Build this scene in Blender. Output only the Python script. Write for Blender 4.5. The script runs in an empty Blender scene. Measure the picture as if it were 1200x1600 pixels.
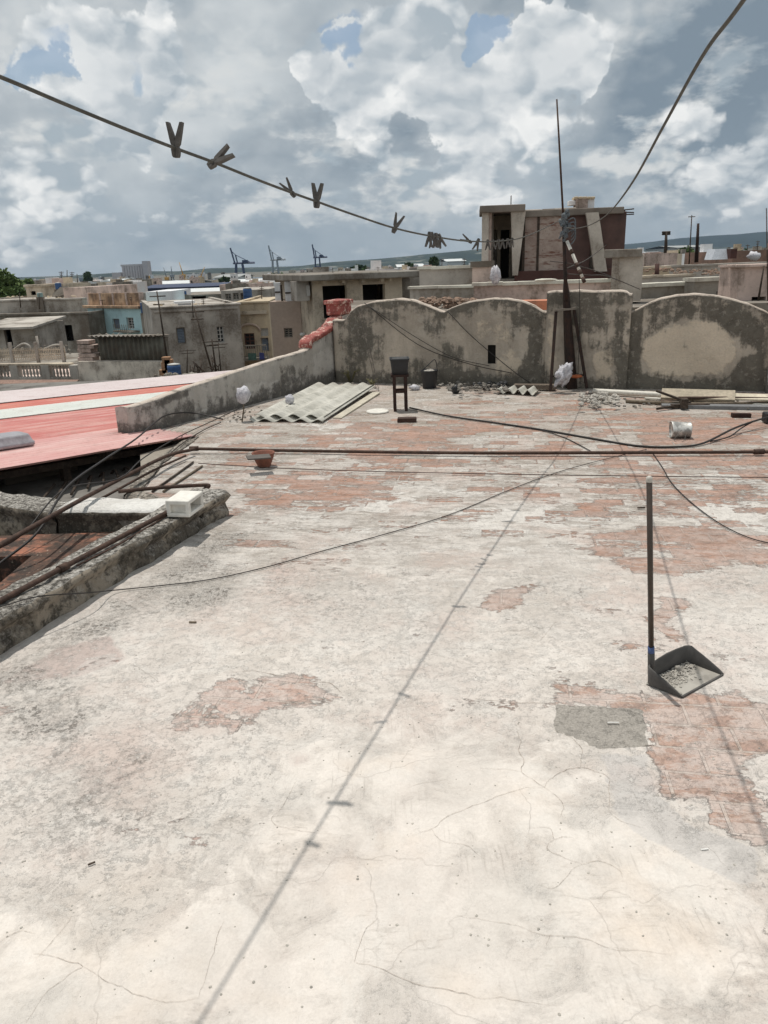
import bpy, math, random
import numpy as np
from mathutils import Vector, Matrix, noise as mnoise
random.seed(7)
USE_HAZE = True
sc = bpy.context.scene
# ------------------------------------------------------------------ camera
F = 1170.0; ROLL = 0.035; HY = 412.0; H = 1.6
_p = math.atan((800-HY)*math.cos(ROLL)/F)
FW = Vector((0, math.cos(_p), -math.sin(_p))); RT = Vector((1, 0, 0)); UP = RT.cross(FW)
CAM = Vector((0, 0, H))
cr, sr = math.cos(ROLL), math.sin(ROLL)
cx = RT*cr - UP*sr          # image right axis in the world
cy = RT*sr + UP*cr          # image up axis
cam = bpy.data.cameras.new('camera'); co = bpy.data.objects.new('camera', cam)
sc.collection.objects.link(co)
M = Matrix((cx, cy, -FW)).transposed().to_4x4(); M.translation = CAM
co.matrix_world = M
cam.sensor_fit = 'HORIZONTAL'; cam.sensor_width = 36; cam.lens = F/1200*36
cam.clip_start = .02; cam.clip_end = 40000
sc.camera = co
# ------------------------------------------------------------------ light
SUNV = Vector((-0.135, 0.203, 1)).normalized()
EL = math.asin(SUNV.z)
sc.view_settings.view_transform = 'Standard'; sc.view_settings.look = 'None'
sc.view_settings.exposure = 0.0; sc.view_settings.gamma = 1; sc.view_settings.use_curve_mapping = False
sl = bpy.data.lights.new('sun', 'SUN'); sl.energy = 3.1; sl.angle = math.radians(.53); sl.color = (1, .955, .89)
so = bpy.data.objects.new('sun', sl); sc.collection.objects.link(so)
so.rotation_euler = SUNV.to_track_quat('Z', 'Y').to_euler(); so.location = (0, 0, 30)

def ray(px, py):
    return (FW*F + cx*(px-600) + cy*(800-py)).normalized()
def G(px, py, z=0.0):
    d = ray(px, py); return CAM + d*((z-H)/d.z)
def at(px, py, Y):
    d = ray(px, py); return CAM + d*(Y/d.y)
def onpl(px, py, p0, n):
    d = ray(px, py); return CAM + d*((p0-CAM).dot(n)/d.dot(n))

# ------------------------------------------------------------------ node helpers
class NT:
    def __init__(s, tree):
        s.t = tree; s.n = tree.nodes; s.l = tree.links
    def new(s, ty, **k):
        n = s.n.new(ty)
        for a, b in k.items(): setattr(n, a, b)
        return n
    def put(s, sock, v):
        if isinstance(v, bpy.types.NodeSocket): s.l.new(v, sock)
        elif v is not None:
            if hasattr(sock, 'default_value'):
                try: sock.default_value = v
                except Exception:
                    if isinstance(v, tuple) and len(v) == 3: sock.default_value = (*v, 1)
                    else: sock.default_value = (v, v, v)
    def math(s, op, a, b=None, c=None, clamp=False):
        n = s.new('ShaderNodeMath', operation=op, use_clamp=clamp)
        s.put(n.inputs[0], a)
        if b is not None: s.put(n.inputs[1], b)
        if c is not None: s.put(n.inputs[2], c)
        return n.outputs[0]
    def vmath(s, op, a, b=None, sc=None):
        n = s.new('ShaderNodeVectorMath', operation=op); s.put(n.inputs[0], a)
        if b is not None: s.put(n.inputs[1], b)
        if sc is not None: s.put(n.inputs['Scale'], sc)
        return n.outputs['Value'] if op in ('DOT_PRODUCT', 'LENGTH', 'DISTANCE') else n.outputs[0]
    def noise(s, vec, scale, detail=4, rough=.55, lac=2.0, dist=0.0, col=False, ty=None):
        n = s.new('ShaderNodeTexNoise'); s.put(n.inputs['Vector'], vec)
        s.put(n.inputs['Scale'], scale); s.put(n.inputs['Detail'], detail); s.put(n.inputs['Roughness'], rough)
        s.put(n.inputs['Lacunarity'], lac); s.put(n.inputs['Distortion'], dist)
        if ty: n.noise_type = ty
        return n.outputs['Color' if col else 'Fac']
    def vor(s, vec, scale, feature='F1', out='Distance', rnd=1.0, smooth=None):
        n = s.new('ShaderNodeTexVoronoi', feature=feature); s.put(n.inputs['Vector'], vec)
        s.put(n.inputs['Scale'], scale); s.put(n.inputs['Randomness'], rnd)
        if smooth is not None: s.put(n.inputs['Smoothness'], smooth)
        return n.outputs[out]
    def mr(s, v, a, b, c=0.0, d=1.0, smooth=False):
        n = s.new('ShaderNodeMapRange'); n.clamp = True
        if smooth: n.interpolation_type = 'SMOOTHSTEP'
        s.put(n.inputs[0], v); s.put(n.inputs[1], a); s.put(n.inputs[2], b); s.put(n.inputs[3], c); s.put(n.inputs[4], d)
        return n.outputs[0]
    def mix(s, f, a, b, mode='MIX'):
        n = s.new('ShaderNodeMix', data_type='RGBA', blend_type=mode)
        s.put(n.inputs[0], f); s.put(n.inputs[6], a if not isinstance(a, tuple) else (*a[:3], 1)); s.put(n.inputs[7], b if not isinstance(b, tuple) else (*b[:3], 1))
        return n.outputs[2]
    def attr(s, name):
        return s.new('ShaderNodeAttribute', attribute_name=name).outputs['Fac']
    def pos(s):
        return s.new('ShaderNodeNewGeometry').outputs['Position']
    def mapping(s, v, loc=(0, 0, 0), rot=(0, 0, 0), sc=(1, 1, 1)):
        n = s.new('ShaderNodeMapping'); s.put(n.inputs[0], v)
        n.inputs[1].default_value = loc; n.inputs[2].default_value = rot; n.inputs[3].default_value = sc
        return n.outputs[0]
    def bump(s, h, dist=.01, strength=1.0, nrm=None):
        n = s.new('ShaderNodeBump'); s.put(n.inputs['Height'], h)
        n.inputs['Distance'].default_value = dist; n.inputs['Strength'].default_value = strength
        if nrm is not None: s.put(n.inputs['Normal'], nrm)
        return n.outputs[0]
def S(r, g=None, b=None):        # sRGB 0-255 to linear
    if g is None: g = b = r
    f = lambda c: ((c/255+.055)/1.055)**2.4 if c > 10 else c/255/12.92
    return (f(r), f(g), f(b))
MATS = {}
def newmat(name):
    m = bpy.data.materials.new(name); m.use_nodes = True
    nt = NT(m.node_tree); b = m.node_tree.nodes['Principled BSDF']
    b.inputs['Roughness'].default_value = .9; b.inputs['Specular IOR Level'].default_value = .25
    MATS[name] = m
    return m, nt, b

# ------------------------------------------------------------------ sky
w = bpy.data.worlds.new('World'); sc.world = w; w.use_nodes = True
nt = NT(w.node_tree); w.node_tree.nodes.clear()
out = nt.new('ShaderNodeOutputWorld')
sky = nt.new('ShaderNodeTexSky', sky_type='NISHITA'); sky.sun_disc = False
sky.sun_elevation = EL; sky.sun_rotation = math.atan2(SUNV.x, SUNV.y)
sky.dust_density = 2.0; sky.air_density = 1.2
bg1 = nt.new('ShaderNodeBackground'); nt.l.new(sky.outputs[0], bg1.inputs[0]); bg1.inputs[1].default_value = .10
D = nt.new('ShaderNodeTexCoord').outputs['Generated']
sep = nt.new('ShaderNodeSeparateXYZ'); nt.l.new(D, sep.inputs[0])
z = nt.math('MAXIMUM', sep.outputs[2], 0.0)
den = nt.math('ADD', z, .16)
inv = nt.math('DIVIDE', 1.0, den)
Pv = nt.vmath('SCALE', D, sc=inv)                   # cloud deck seen in perspective
Pw = nt.vmath('SCALE', D, sc=nt.math('DIVIDE', 1.0, nt.math('ADD', z, .55)))
def bumps(lst):
    acc = None
    for px, py, r, a in lst:
        d = ray(px, py)
        dt = nt.vmath('DOT_PRODUCT', D, tuple(d))
        v = nt.mr(dt, math.cos(r/F), 1.0, 0.0, a, True)
        acc = v if acc is None else nt.math('ADD', acc, v)
    return acc
warp = nt.noise(D, 7.0, 6, .58, col=True)
wv = nt.vmath('SCALE', nt.vmath('SUBTRACT', warp, (.5, .5, .5)), sc=.20)
D0 = D
D = nt.vmath('NORMALIZE', nt.vmath('ADD', D0, wv))
white = bumps([(120,115,90,.75),(225,105,65,.55),(190,185,75,.45),(485,88,50,.75),(530,150,75,.75),(575,225,70,.35),(640,60,130,.75),(600,100,60,.4),(715,165,75,.8),(775,125,75,.7),
    (760,240,95,.45),(885,98,62,.85),(865,180,75,.4),(20,285,70,.4),(125,300,65,.4),(180,330,60,.25),(965,10,90,.4),(1180,250,70,.35),(230,170,60,.3),
    (60,375,60,.3),(240,335,50,.3),(620,320,70,.25),(1080,210,70,.25),(430,295,60,.2),(0,140,60,-.2),(980,180,60,.15)])
blue = bumps([(62,88,42,.95),(60,125,34,.8),(530,72,46,.95),(552,102,40,.9),(578,132,34,.9),(740,70,44,.9),(775,62,48,.9),(745,100,30,.7),(580,0,52,.55),(187,112,26,.85),(855,145,40,.6),(815,45,34,.5)])
dark = bumps([(1110,130,170,.40),(1190,60,120,.22),(250,40,120,.14),(60,240,120,.22),(240,300,120,.14),(610,290,110,.10),(400,215,110,.06),(930,250,80,.14),(850,20,110,.20),(450,370,140,.08),(1100,250,90,.12),(330,380,120,.08),(420,60,120,-.12),(330,160,100,-.10),(640,200,90,-.08)])
D = D0
# cumulus puffs: heaps of billows, lit from above through the difference of two samples
def puff(vec):
    a = nt.noise(vec, 4.6, 6, .50)
    b = nt.vor(vec, 13.0, 'F1'); c = nt.vor(vec, 34.0, 'F1')
    b = nt.math('MULTIPLY', b, b); c = nt.math('MULTIPLY', c, c)
    v = nt.math('MULTIPLY_ADD', b, -.30, a)
    return nt.math('MULTIPLY_ADD', c, -.13, v)
Pc = nt.vmath('ADD', Pw, nt.vmath('SCALE', wv, sc=.45))
p0 = puff(Pc)
p1 = puff(nt.vmath('ADD', Pc, (-.012, .0, .034)))
relief = nt.math('SUBTRACT', p0, p1)
n8 = nt.noise(D0, 5.5, 6, .50)
n4 = nt.noise(nt.mapping(D0, sc=(1, 1, 1.6)), 2.6, 5, .46, dist=.2)
tone = nt.math('SUBTRACT', nt.math('MULTIPLY_ADD', n4, .7, nt.math('MULTIPLY', n8, .3)), nt.math('MULTIPLY', dark, .62))
tone = nt.math('MULTIPLY_ADD', relief, .28, tone)
gcol = nt.mix(nt.mr(tone, .24, .62), S(128,143,156), S(212,217,219))
low = nt.mr(z, .0, .17, 1, 0, True)
gcol = nt.mix(nt.math('MULTIPLY', low, .52), gcol, S(166,180,190))
# small flat heaps towards the horizon
heap = nt.noise(nt.mapping(D0, sc=(1, 1, 2.4)), 9.0, 7, .60)
hm = nt.math('MULTIPLY', nt.mr(heap, .46, .60, 0, 1, True), nt.mr(z, .0, .04, .35, 1.0))
hm = nt.math('MULTIPLY', hm, nt.mr(z, .14, .28, 1, .15))
gcol = nt.mix(hm, gcol, nt.mix(nt.mr(relief, -.07, .09), S(172,184,192), S(222,224,223)))
wm = nt.math('MULTIPLY_ADD', nt.math('SUBTRACT', p0, .43), .95, nt.math('MULTIPLY_ADD', nt.math('SUBTRACT', n8, .5), .5, white))
wmask = nt.mr(wm, .20, .36, 0, 1, True)
sh_ = nt.math('MULTIPLY_ADD', nt.math('SUBTRACT', n4, .5), -.35, nt.math('MULTIPLY_ADD', nt.math('SUBTRACT', n8, .5), .35, relief))
wcol = nt.mix(nt.mr(sh_, -.10, .13), S(174,185,193), S(252,252,250))
wcol = nt.mix(nt.mr(wm, .45, 1.0, .0, .55), wcol, S(196,203,208))
ccol = nt.mix(nt.math('MULTIPLY', wmask, .94), gcol, wcol)
# blue gaps
gap = nt.math('SUBTRACT', nt.math('MULTIPLY', blue, .88), nt.math('MULTIPLY', wmask, .30))
gm = nt.mr(nt.math('MULTIPLY_ADD', p0, 1.5, nt.math('SUBTRACT', gap, 1.02)), .0, .38, 0, .85, True)
bg2 = nt.new('ShaderNodeBackground'); nt.l.new(ccol, bg2.inputs[0]); bg2.inputs[1].default_value = 1.0
mx = nt.new('ShaderNodeMixShader'); nt.l.new(gm, mx.inputs[0]); nt.l.new(bg2.outputs[0], mx.inputs[1]); nt.l.new(bg1.outputs[0], mx.inputs[2])
nt.l.new(mx.outputs[0], out.inputs[0])
w.cycles.sampling_method = 'MANUAL'; w.cycles.sample_map_resolution = 512

# ------------------------------------------------------------------ object helpers
COL = sc.collection
def tag(o, label=None, cat=None, group=None, kind=None):
    if label: o['label'] = label
    if cat: o['category'] = cat
    if group: o['group'] = group
    if kind: o['kind'] = kind
    return o
def empty(name, loc, label, cat, group=None, rz=0.0):
    o = bpy.data.objects.new(name, None); COL.objects.link(o)
    o.location = loc; o.rotation_euler = (0, 0, rz); o.empty_display_size = .1
    return tag(o, label, cat, group)
class MB:
    """collects geometry in world coordinates (or thing coordinates with local=True)"""
    def __init__(s): s.v = []; s.f = []; s.m = []; s.sm = []
    def add(s, vs, fs, smooth=False, mi=0):
        o = len(s.v); s.v += [tuple(p) for p in vs]
        for f in fs: s.f.append(tuple(i+o for i in f)); s.m.append(mi); s.sm.append(smooth)
        return s
    def box(s, a, b, mi=0):
        x0, y0, z0 = a; x1, y1, z1 = b
        return s.add([(x0,y0,z0),(x1,y0,z0),(x1,y1,z0),(x0,y1,z0),(x0,y0,z1),(x1,y0,z1),(x1,y1,z1),(x0,y1,z1)],
              [(0,3,2,1),(4,5,6,7),(0,1,5,4),(1,2,6,5),(2,3,7,6),(3,0,4,7)], mi=mi)
    def obox(s, c, ax, hx, ay, hy, az, hz, bev=0.0, mi=0):
        """oriented box, centre c, axes and half sizes; bev chamfers every edge"""
        c = Vector(c); ax = Vector(ax).normalized(); ay = Vector(ay).normalized(); az = Vector(az).normalized()
        if bev <= 0:
            vs = [c+ax*(hx*i)+ay*(hy*j)+az*(hz*k) for k in (-1,1) for j in (-1,1) for i in (-1,1)]
            return s.add(vs, [(0,2,3,1),(4,5,7,6),(0,1,5,4),(1,3,7,5),(3,2,6,7),(2,0,4,6)], mi=mi)
        vs = []; idx = {}
        for i in (-1,1):
            for j in (-1,1):
                for k in (-1,1):
                    idx[i,j,k,0] = len(vs); vs.append(c+ax*(hx*i)+ay*((hy-bev)*j)+az*((hz-bev)*k))
                    idx[i,j,k,1] = len(vs); vs.append(c+ax*((hx-bev)*i)+ay*(hy*j)+az*((hz-bev)*k))
                    idx[i,j,k,2] = len(vs); vs.append(c+ax*((hx-bev)*i)+ay*((hy-bev)*j)+az*(hz*k))
        fs = []
        def q(l, flip): fs.append(tuple(l if not flip else l[::-1]))
        for i in (-1,1):
            q([idx[i,-1,-1,0],idx[i,1,-1,0],idx[i,1,1,0],idx[i,-1,1,0]], i < 0)
            q([idx[-1,i,-1,1],idx[1,i,-1,1],idx[1,i,1,1],idx[-1,i,1,1]], i > 0)
            q([idx[-1,-1,i,2],idx[1,-1,i,2],idx[1,1,i,2],idx[-1,1,i,2]], i < 0)
        for i in (-1,1):
            for j in (-1,1):
                q([idx[i,j,-1,0],idx[i,j,1,0],idx[i,j,1,1],idx[i,j,-1,1]], i*j > 0)
                q([idx[i,-1,j,0],idx[i,1,j,0],idx[i,1,j,2],idx[i,-1,j,2]], i*j < 0)
                q([idx[-1,i,j,1],idx[1,i,j,1],idx[1,i,j,2],idx[-1,i,j,2]], i*j > 0)
                for k in (-1,1): q([idx[i,j,k,0],idx[i,j,k,1],idx[i,j,k,2]], i*j*k < 0)
        return s.add(vs, fs, mi=mi)
    def tube(s, pts, r, n=8, cap=True, mi=0, smooth=True):
        pts = [Vector(p) for p in pts]; R = r if isinstance(r, (list, tuple)) else [r]*len(pts)
        t0 = (pts[1]-pts[0]).normalized(); ref = Vector((0,0,1)) if abs(t0.z) < .9 else Vector((1,0,0))
        u = t0.cross(ref).normalized(); vs = []; m = len(pts)
        for i, p in enumerate(pts):
            t = (pts[min(i+1, m-1)]-pts[max(i-1, 0)]).normalized()
            u = (u-t*u.dot(t)).normalized(); v = t.cross(u)
            for k in range(n):
                a = 2*math.pi*k/n; vs.append(p+(u*math.cos(a)+v*math.sin(a))*R[i])
        fs = [(i*n+k, i*n+(k+1)%n, (i+1)*n+(k+1)%n, (i+1)*n+k) for i in range(m-1) for k in range(n)]
        s.add(vs, fs, smooth, mi)
        if cap:
            o = len(s.v)-len(vs)
            s.f.append(tuple(o+k for k in range(n))[::-1]); s.m.append(mi); s.sm.append(False)
            s.f.append(tuple(o+(m-1)*n+k for k in range(n))); s.m.append(mi); s.sm.append(False)
        return s
    def lathe(s, base, prof, n=24, mi=0, ax=(0,0,1), smooth=True):
        base = Vector(base); az = Vector(ax).normalized(); ref = Vector((1,0,0)) if abs(az.x) < .9 else Vector((0,1,0))
        u = az.cross(ref).normalized(); v = az.cross(u); vs = []
        for r, h in prof:
            for k in range(n):
                a = 2*math.pi*k/n; vs.append(base+az*h+(u*math.cos(a)+v*math.sin(a))*max(r, 1e-4))
        fs = [(i*n+k, i*n+(k+1)%n, (i+1)*n+(k+1)%n, (i+1)*n+k) for i in range(len(prof)-1) for k in range(n)]
        return s.add(vs, fs, smooth, mi)
    def build(s, name, mats, parent=None, origin=None, local=False):
        V = np.array(s.v, dtype=float).reshape(-1, 3)
        if not isinstance(mats, (list, tuple)): mats = [mats]
        if local: off = np.zeros(3)
        elif parent is not None:
            p = parent; off = np.zeros(3)
            while p is not None: off = off+np.array(p.location); p = p.parent
        elif origin is not None: off = np.array(origin, dtype=float)
        else: off = np.array([(V[:,0].min()+V[:,0].max())/2, (V[:,1].min()+V[:,1].max())/2, V[:,2].min()])
        me = bpy.data.meshes.new(name); me.from_pydata((V-off).tolist(), [], s.f); 
        for m in mats: me.materials.append(m)
        me.polygons.foreach_set('material_index', s.m); me.polygons.foreach_set('use_smooth', s.sm)
        me.update()
        o = bpy.data.objects.new(name, me); COL.objects.link(o)
        if parent is not None: o.parent = parent
        elif not local: o.location = off
        return o
def crv(pts, n=6):
    """Catmull-Rom through points"""
    P = [Vector(p) for p in pts]; P = [P[0]*2-P[1]]+P+[P[-1]*2-P[-2]]; out = []
    for i in range(1, len(P)-2):
        a, b, c, d = P[i-1:i+3]
        for k in range(n):
            t = k/n; out.append(.5*((2*b)+(c-a)*t+(2*a-5*b+4*c-d)*t*t+(3*b-a-3*c+d)*t**3))
    out.append(P[-2]); return out
def fbm(x, y, z=0.0, o=4):
    v = 0; a = 1; t = 0
    for i in range(o):
        v += a*mnoise.noise(Vector((x, y, z+i*7.3))); t += a; a *= .5; x *= 2.03; y *= 2.03; z *= 2.03
    return v/t
def rag(obj, amp, fr, seed=0.0):
    """roughen a mesh's vertices"""
    me = obj.data
    for v in me.vertices:
        c = v.co
        v.co = c+Vector((fbm(c.x*fr, c.y*fr, c.z*fr+seed, 3), fbm(c.x*fr+9, c.y*fr, c.z*fr+seed, 3), fbm(c.x*fr, c.y*fr+9, c.z*fr+seed, 3)))*amp

# ------------------------------------------------------------------ shared materials
def weather(name, a, b, dirt=S(62,58,52), amt=.5, sc_=1.5, streak=1.0, bump=.006, rough=.92, speck=.3):
    m, t, bs = newmat(name); P = t.pos()
    n1 = t.noise(P, sc_, 6, .62)
    n2 = t.noise(t.mapping(P, sc=(1, 1, .28)), sc_*2.6, 6, .65)
    n3 = t.noise(P, sc_*22, 5, .65)
    c = t.mix(t.mr(n1, .36, .62), a, b)
    k = t.math('MULTIPLY_ADD', n2, .65*streak, t.math('MULTIPLY', n1, .4))
    k = t.math('MULTIPLY_ADD', n3, .25, k)
    th = .25+.32*(streak)+.07
    dm = t.mr(k, th+.12-.22*amt, th+.28-.22*amt, 0, 1, True)
    c = t.mix(t.math('MULTIPLY', dm, .85), c, dirt)
    c = t.mix(t.mr(n3, .3, .7, speck, 0), c, tuple(x*.45 for x in a))
    t.put(bs.inputs['Base Color'], c); bs.inputs['Roughness'].default_value = rough
    h = t.math('ADD', t.noise(P, sc_*12, 6, .7), t.math('MULTIPLY', n1, 1.2))
    t.put(bs.inputs['Normal'], t.bump(h, bump))
    return m
def plain(name, c, rough=.6, metal=0.0, var=.25, sc_=30, bump=.0008, spec=.4):
    m, t, bs = newmat(name); P = t.new('ShaderNodeTexCoord').outputs['Object']
    n = t.noise(P, sc_, 6, .6); n2 = t.noise(P, sc_*.2, 3, .6)
    k = t.math('MULTIPLY', t.mr(n, .3, .7, 1-var, 1+var*.4), t.mr(n2, .3, .7, 1-var*.6, 1+var*.3))
    cc = t.vmath('SCALE', tuple(c), sc=k)
    t.put(bs.inputs['Base Color'], cc); bs.inputs['Metallic'].default_value = metal
    t.put(bs.inputs['Roughness'], t.mr(n, .3, .7, max(rough-.12, .05), min(rough+.12, 1))); bs.inputs['Specular IOR Level'].default_value = spec
    t.put(bs.inputs['Normal'], t.bump(n, bump))
    return m
def rusty(name, a=S(70,52,42), b=S(118,74,50), rough=.8):
    m, t, bs = newmat(name); P = t.pos()
    n = t.noise(P, 18, 7, .65); n2 = t.noise(P, 90, 4, .6)
    c = t.mix(t.mr(n, .38, .62), a, b); c = t.mix(t.mr(n2, .3, .6, .5, 0), c, S(40,32,28))
    t.put(bs.inputs['Base Color'], c); bs.inputs['Roughness'].default_value = rough
    t.put(bs.inputs['Normal'], t.bump(n2, .001))
    return m
# ------------------------------------------------------------------ numpy helpers for wear masks
def sdpoly(X, Y, poly):
    """signed distance to polygon, positive inside"""
    P = np.array(poly, dtype=float); n = len(P); d = np.full(X.shape, 1e9); ins = np.zeros(X.shape, bool)
    for i in range(n):
        ax, ay = P[i]; bx, by = P[(i+1) % n]; ex, ey = bx-ax, by-ay
        t = np.clip(((X-ax)*ex+(Y-ay)*ey)/(ex*ex+ey*ey+1e-12), 0, 1)
        d = np.minimum(d, np.hypot(X-ax-t*ex, Y-ay-t*ey))
        c = ((ay > Y) != (by > Y)) & (X < (bx-ax)*(Y-ay)/(by-ay+1e-12)+ax)
        ins ^= c
    return np.where(ins, d, -d)
def gp(poly): return [tuple(G(x, y))[:2] for x, y in poly]
def rowdist(a, b, s): # helper list of coordinates from a to b with growing step
    out = [a]; 
    while out[-1] < b: out.append(out[-1]+s(out[-1]))
    return out
# ------------------------------------------------------------------ terrace floor
TB = math.radians(-9.5)              # direction of the tile courses
# left boundary of the terrace (from near to far)
EDGE = [(-2.9,-1.5), (-2.0,2.5), (-1.80,2.95), (-1.34,4.40), (-1.30,4.80), (-1.90,5.45), (-1.98,6.3), (-1.9,7.43), (-2.62,7.56), (-.55,11.3)]
def zfl(x, y): return .007*fbm(x*.8, y*.8, 0, 3)+.003*fbm(x*4, y*4, 3, 2)
def make_floor():
    xs = rowdist(-3.0, 8.0, lambda x: .03 if abs(x) < 3.4 else .08)
    ys = rowdist(-1.5, 11.45, lambda y: .02 if 1 < y < 5.2 else .035)
    X, Y = np.meshgrid(np.array(xs), np.array(ys)); ny, nx = X.shape
    # image position of each vertex, used only to look up where the wear lies
    def pxy(X, Y, z=0):
        d = np.stack([X-CAM.x, Y-CAM.y, np.full(X.shape, z-CAM.z)], -1)
        f = d@np.array(FW); u = d@np.array(cx); v = d@np.array(cy); f = np.where(f < .05, .05, f)
        return 600+u/f*F, 800-v/f*F
    brick = np.zeros(X.shape)
    # how often bare tile shows, in metres from the near end of the terrace
    rg = np.interp(Y, [0, 1.6, 2.6, 3.6, 4.6, 6, 8, 9.2, 12], [.05, .08, .13, .18, .26, .34, .31, .18, .08])
    rg = rg+np.where(X > .9, .07, 0)*np.clip((Y-2)/2, 0, 1)-np.clip(-X-.2, 0, 1)*.04
    brick += rg
    hard = [([(940,700),(1200,700),(1200,800),(940,790)], .12), ([(860,1100),(1010,1100),(1010,1240),(1060,1300),(1200,1330),(1200,1060),(860,1050)], .12), ([(280,1040),(560,1040),(560,1160),(250,1170)], .08),
     ([(925,845),(960,832),(1000,826),(1120,826),(1195,838),(1230,850),(1220,875),(1190,884),(1100,893),(1010,897),(960,880),(930,865)], .36),
     ([(1025,930),(1085,940),(1100,950),(1060,958),(1035,975),(1060,985),(1075,1008),(1030,1012),(1015,985)], .45),
     ([(1000,1085),(1060,1080),(1150,1090),(1195,1105),(1230,1130),(1215,1165),(1160,1190),(1180,1235),(1200,1255),(1200,1320),(1140,1310),(1095,1285),(1100,1262),(1060,1245),(1030,1240),(1018,1180),(1008,1120)], .55),
     ([(855,1060),(930,1065),(990,1085),(1003,1106),(940,1106),(870,1096)], .36),
     ([(740,950),(775,925),(835,915),(820,945),(780,955)], .5),
     ([(268,1122),(310,1085),(370,1052),(450,1055),(520,1068),(542,1090),(500,1108),(445,1108),(415,1152),(350,1140),(270,1145)], .33),
     ([(275,1305),(345,1288),(345,1310),(305,1332),(275,1325)], .5), ([(190,1297),(220,1290),(212,1308)], .5), ([(250,1278),(292,1266),(300,1285),(258,1297)], .42),
     ([(452,1325),(460,1300),(482,1298),(468,1318)], .5),
     ([(730,1090),(870,1098),(862,1120),(780,1116),(720,1108)], .30), ([(630,1105),(700,1095),(720,1112),(640,1125)], .22),
     ([(1190,1440),(1230,1430),(1230,1500),(1175,1478)], .5), ([(905,788),(948,790),(942,804),(908,803)], .55),
     ([(958,1003),(985,1000),(996,1008),(975,1016),(960,1012)], .5),
     ([(1170,700),(1230,700),(1230,740),(1160,730)], .2), ([(370,760),(470,742),(600,752),(620,778),(520,800),(430,792),(380,785)], .26),
     ([(470,690),(560,660),(700,655),(790,665),(700,695),(560,715)], .24), ([(370,850),(430,835),(470,860),(400,872)], .2),
     ([(0,1145),(20,1150),(15,1175),(-40,1170)], .4), ([(0,1100),(20,1105),(-20,1125)], .45), ([(530,872),(548,874),(540,882)], .4),
     ([(560,700),(700,720),(690,735),(540,730)], .18), ([(380,690),(450,700),(420,735),(350,730)], .2), ([(1010,640),(1200,660),(1200,690),(990,690)], .22),
     ([(840,690),(900,695),(880,735),(820,730)], .16), ([(640,1225),(700,1235),(690,1250),(630,1245)], .1)]
    for poly, a in hard:
        sd = sdpoly(X, Y, gp(poly)); brick += a*np.clip(.5+sd/.10, 0, 1)
    def soft(lst, w_=.25):
        o = np.zeros(X.shape)
        for poly, a in lst:
            sd = sdpoly(X, Y, gp(poly)); o = np.maximum(o, a*np.clip(.5+sd/w_, 0, 1))
        return o
    smooth = soft([([(400,1290),(470,1160),(640,1110),(860,1140),(905,1165),(955,1190),(955,1260),(1100,1300),(1200,1330),(1300,1700),(-200,1800),(-150,1500),(0,1370),(200,1390),(330,1340),(400,1310)], 1.0)], .55)
    nob = soft([([(430,1290),(480,1160),(640,1120),(860,1140),(900,1165),(1000,1195),(1010,1260),(1090,1300),(1180,1335),(1170,1700),(0,1800),(-150,1500),(0,1440),(300,1440),(420,1400)], 1.0)], .12)
    brick = brick*(1-.8*nob)
    mould = soft([([(0,1040),(90,1050),(150,1090),(200,1130),(120,1165),(0,1170)], .75), ([(60,1160),(230,1150),(330,1230),(300,1290),(170,1330),(40,1260)], .6),
       ([(0,1200),(200,1320),(250,1400),(120,1400),(0,1330)], .5), ([(220,1330),(330,1340),(400,1420),(330,1440),(230,1400)], .5), ([(240,900),(380,880),(400,930),(290,970),(230,950)], .8),
       ([(380,860),(600,900),(620,1000),(560,1000),(400,940)], .45), ([(620,800),(660,900),(650,1010),(600,1010),(600,860)], .5), ([(760,880),(930,900),(950,1000),(800,1010)], .45),
       ([(1070,880),(1200,880),(1200,950),(1090,940)], .5), ([(430,660),(560,690),(380,740),(300,720)], .5), ([(1100,740),(1200,740),(1200,800),(1100,790)], .6), ([(300,700),(390,740),(360,850),(330,830)], .5),
       ([(540,1330),(640,1350),(620,1400),(560,1390)], .3), ([(400,1370),(480,1380),(430,1480),(380,1470)], .35), ([(560,1440),(720,1440),(720,1520),(560,1530)], .3),
       ([(-100,960),(0,1050),(240,900),(340,830),(400,830),(280,930),(100,1030),(0,1090)], .95), ([(640,930),(720,960),(700,1040),(640,1010)], .45)], .3)
    mould = np.maximum(mould, np.interp(Y, [0, 2.4, 4, 7, 12], [.02, .06, .22, .38, .48]))
    mould = mould*(1-.6*smooth)
    cement = soft([([(868,1101),(935,1104),(1005,1108),(1012,1166),(935,1170),(905,1155),(866,1142)], 1.0)], .02)
    lime = soft([([(1080,970),(1220,960),(1220,1010),(1100,1000)], .8), ([(1100,742),(1170,745),(1170,752),(1100,752)], 1.0), ([(560,790),(620,760),(690,770),(600,800)], .4),
       ([(640,940),(700,950),(700,1000),(620,1010)], .5), ([(700,800),(860,790),(900,830),(760,840)], .4), ([(1080,780),(1200,780),(1200,830),(1100,820)], .7), ([(410,610),(640,690),(520,700)], .3),
       ([(0,1330),(90,1260),(110,1300),(30,1350)], .4)], .2)
    patch = soft([([(925,1175),(1010,1180),(1030,1245),(1090,1290),(1190,1330),(1190,1400),(1000,1300),(955,1260),(950,1195)], 1.0)], .08)  # cooler grey skim
    pink = np.interp(X+.0*Y, [-1, .3, 1.2], [.75, .4, .2])*np.interp(Y, [1, 3.4, 4.6], [1, .6, .0])
    pink = np.maximum(pink, soft([([(90,1012),(170,995),(190,1025),(120,1052),(20,1060)], .9), ([(60,1160),(260,1180),(240,1250),(80,1250)], .35)], .1))
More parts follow.
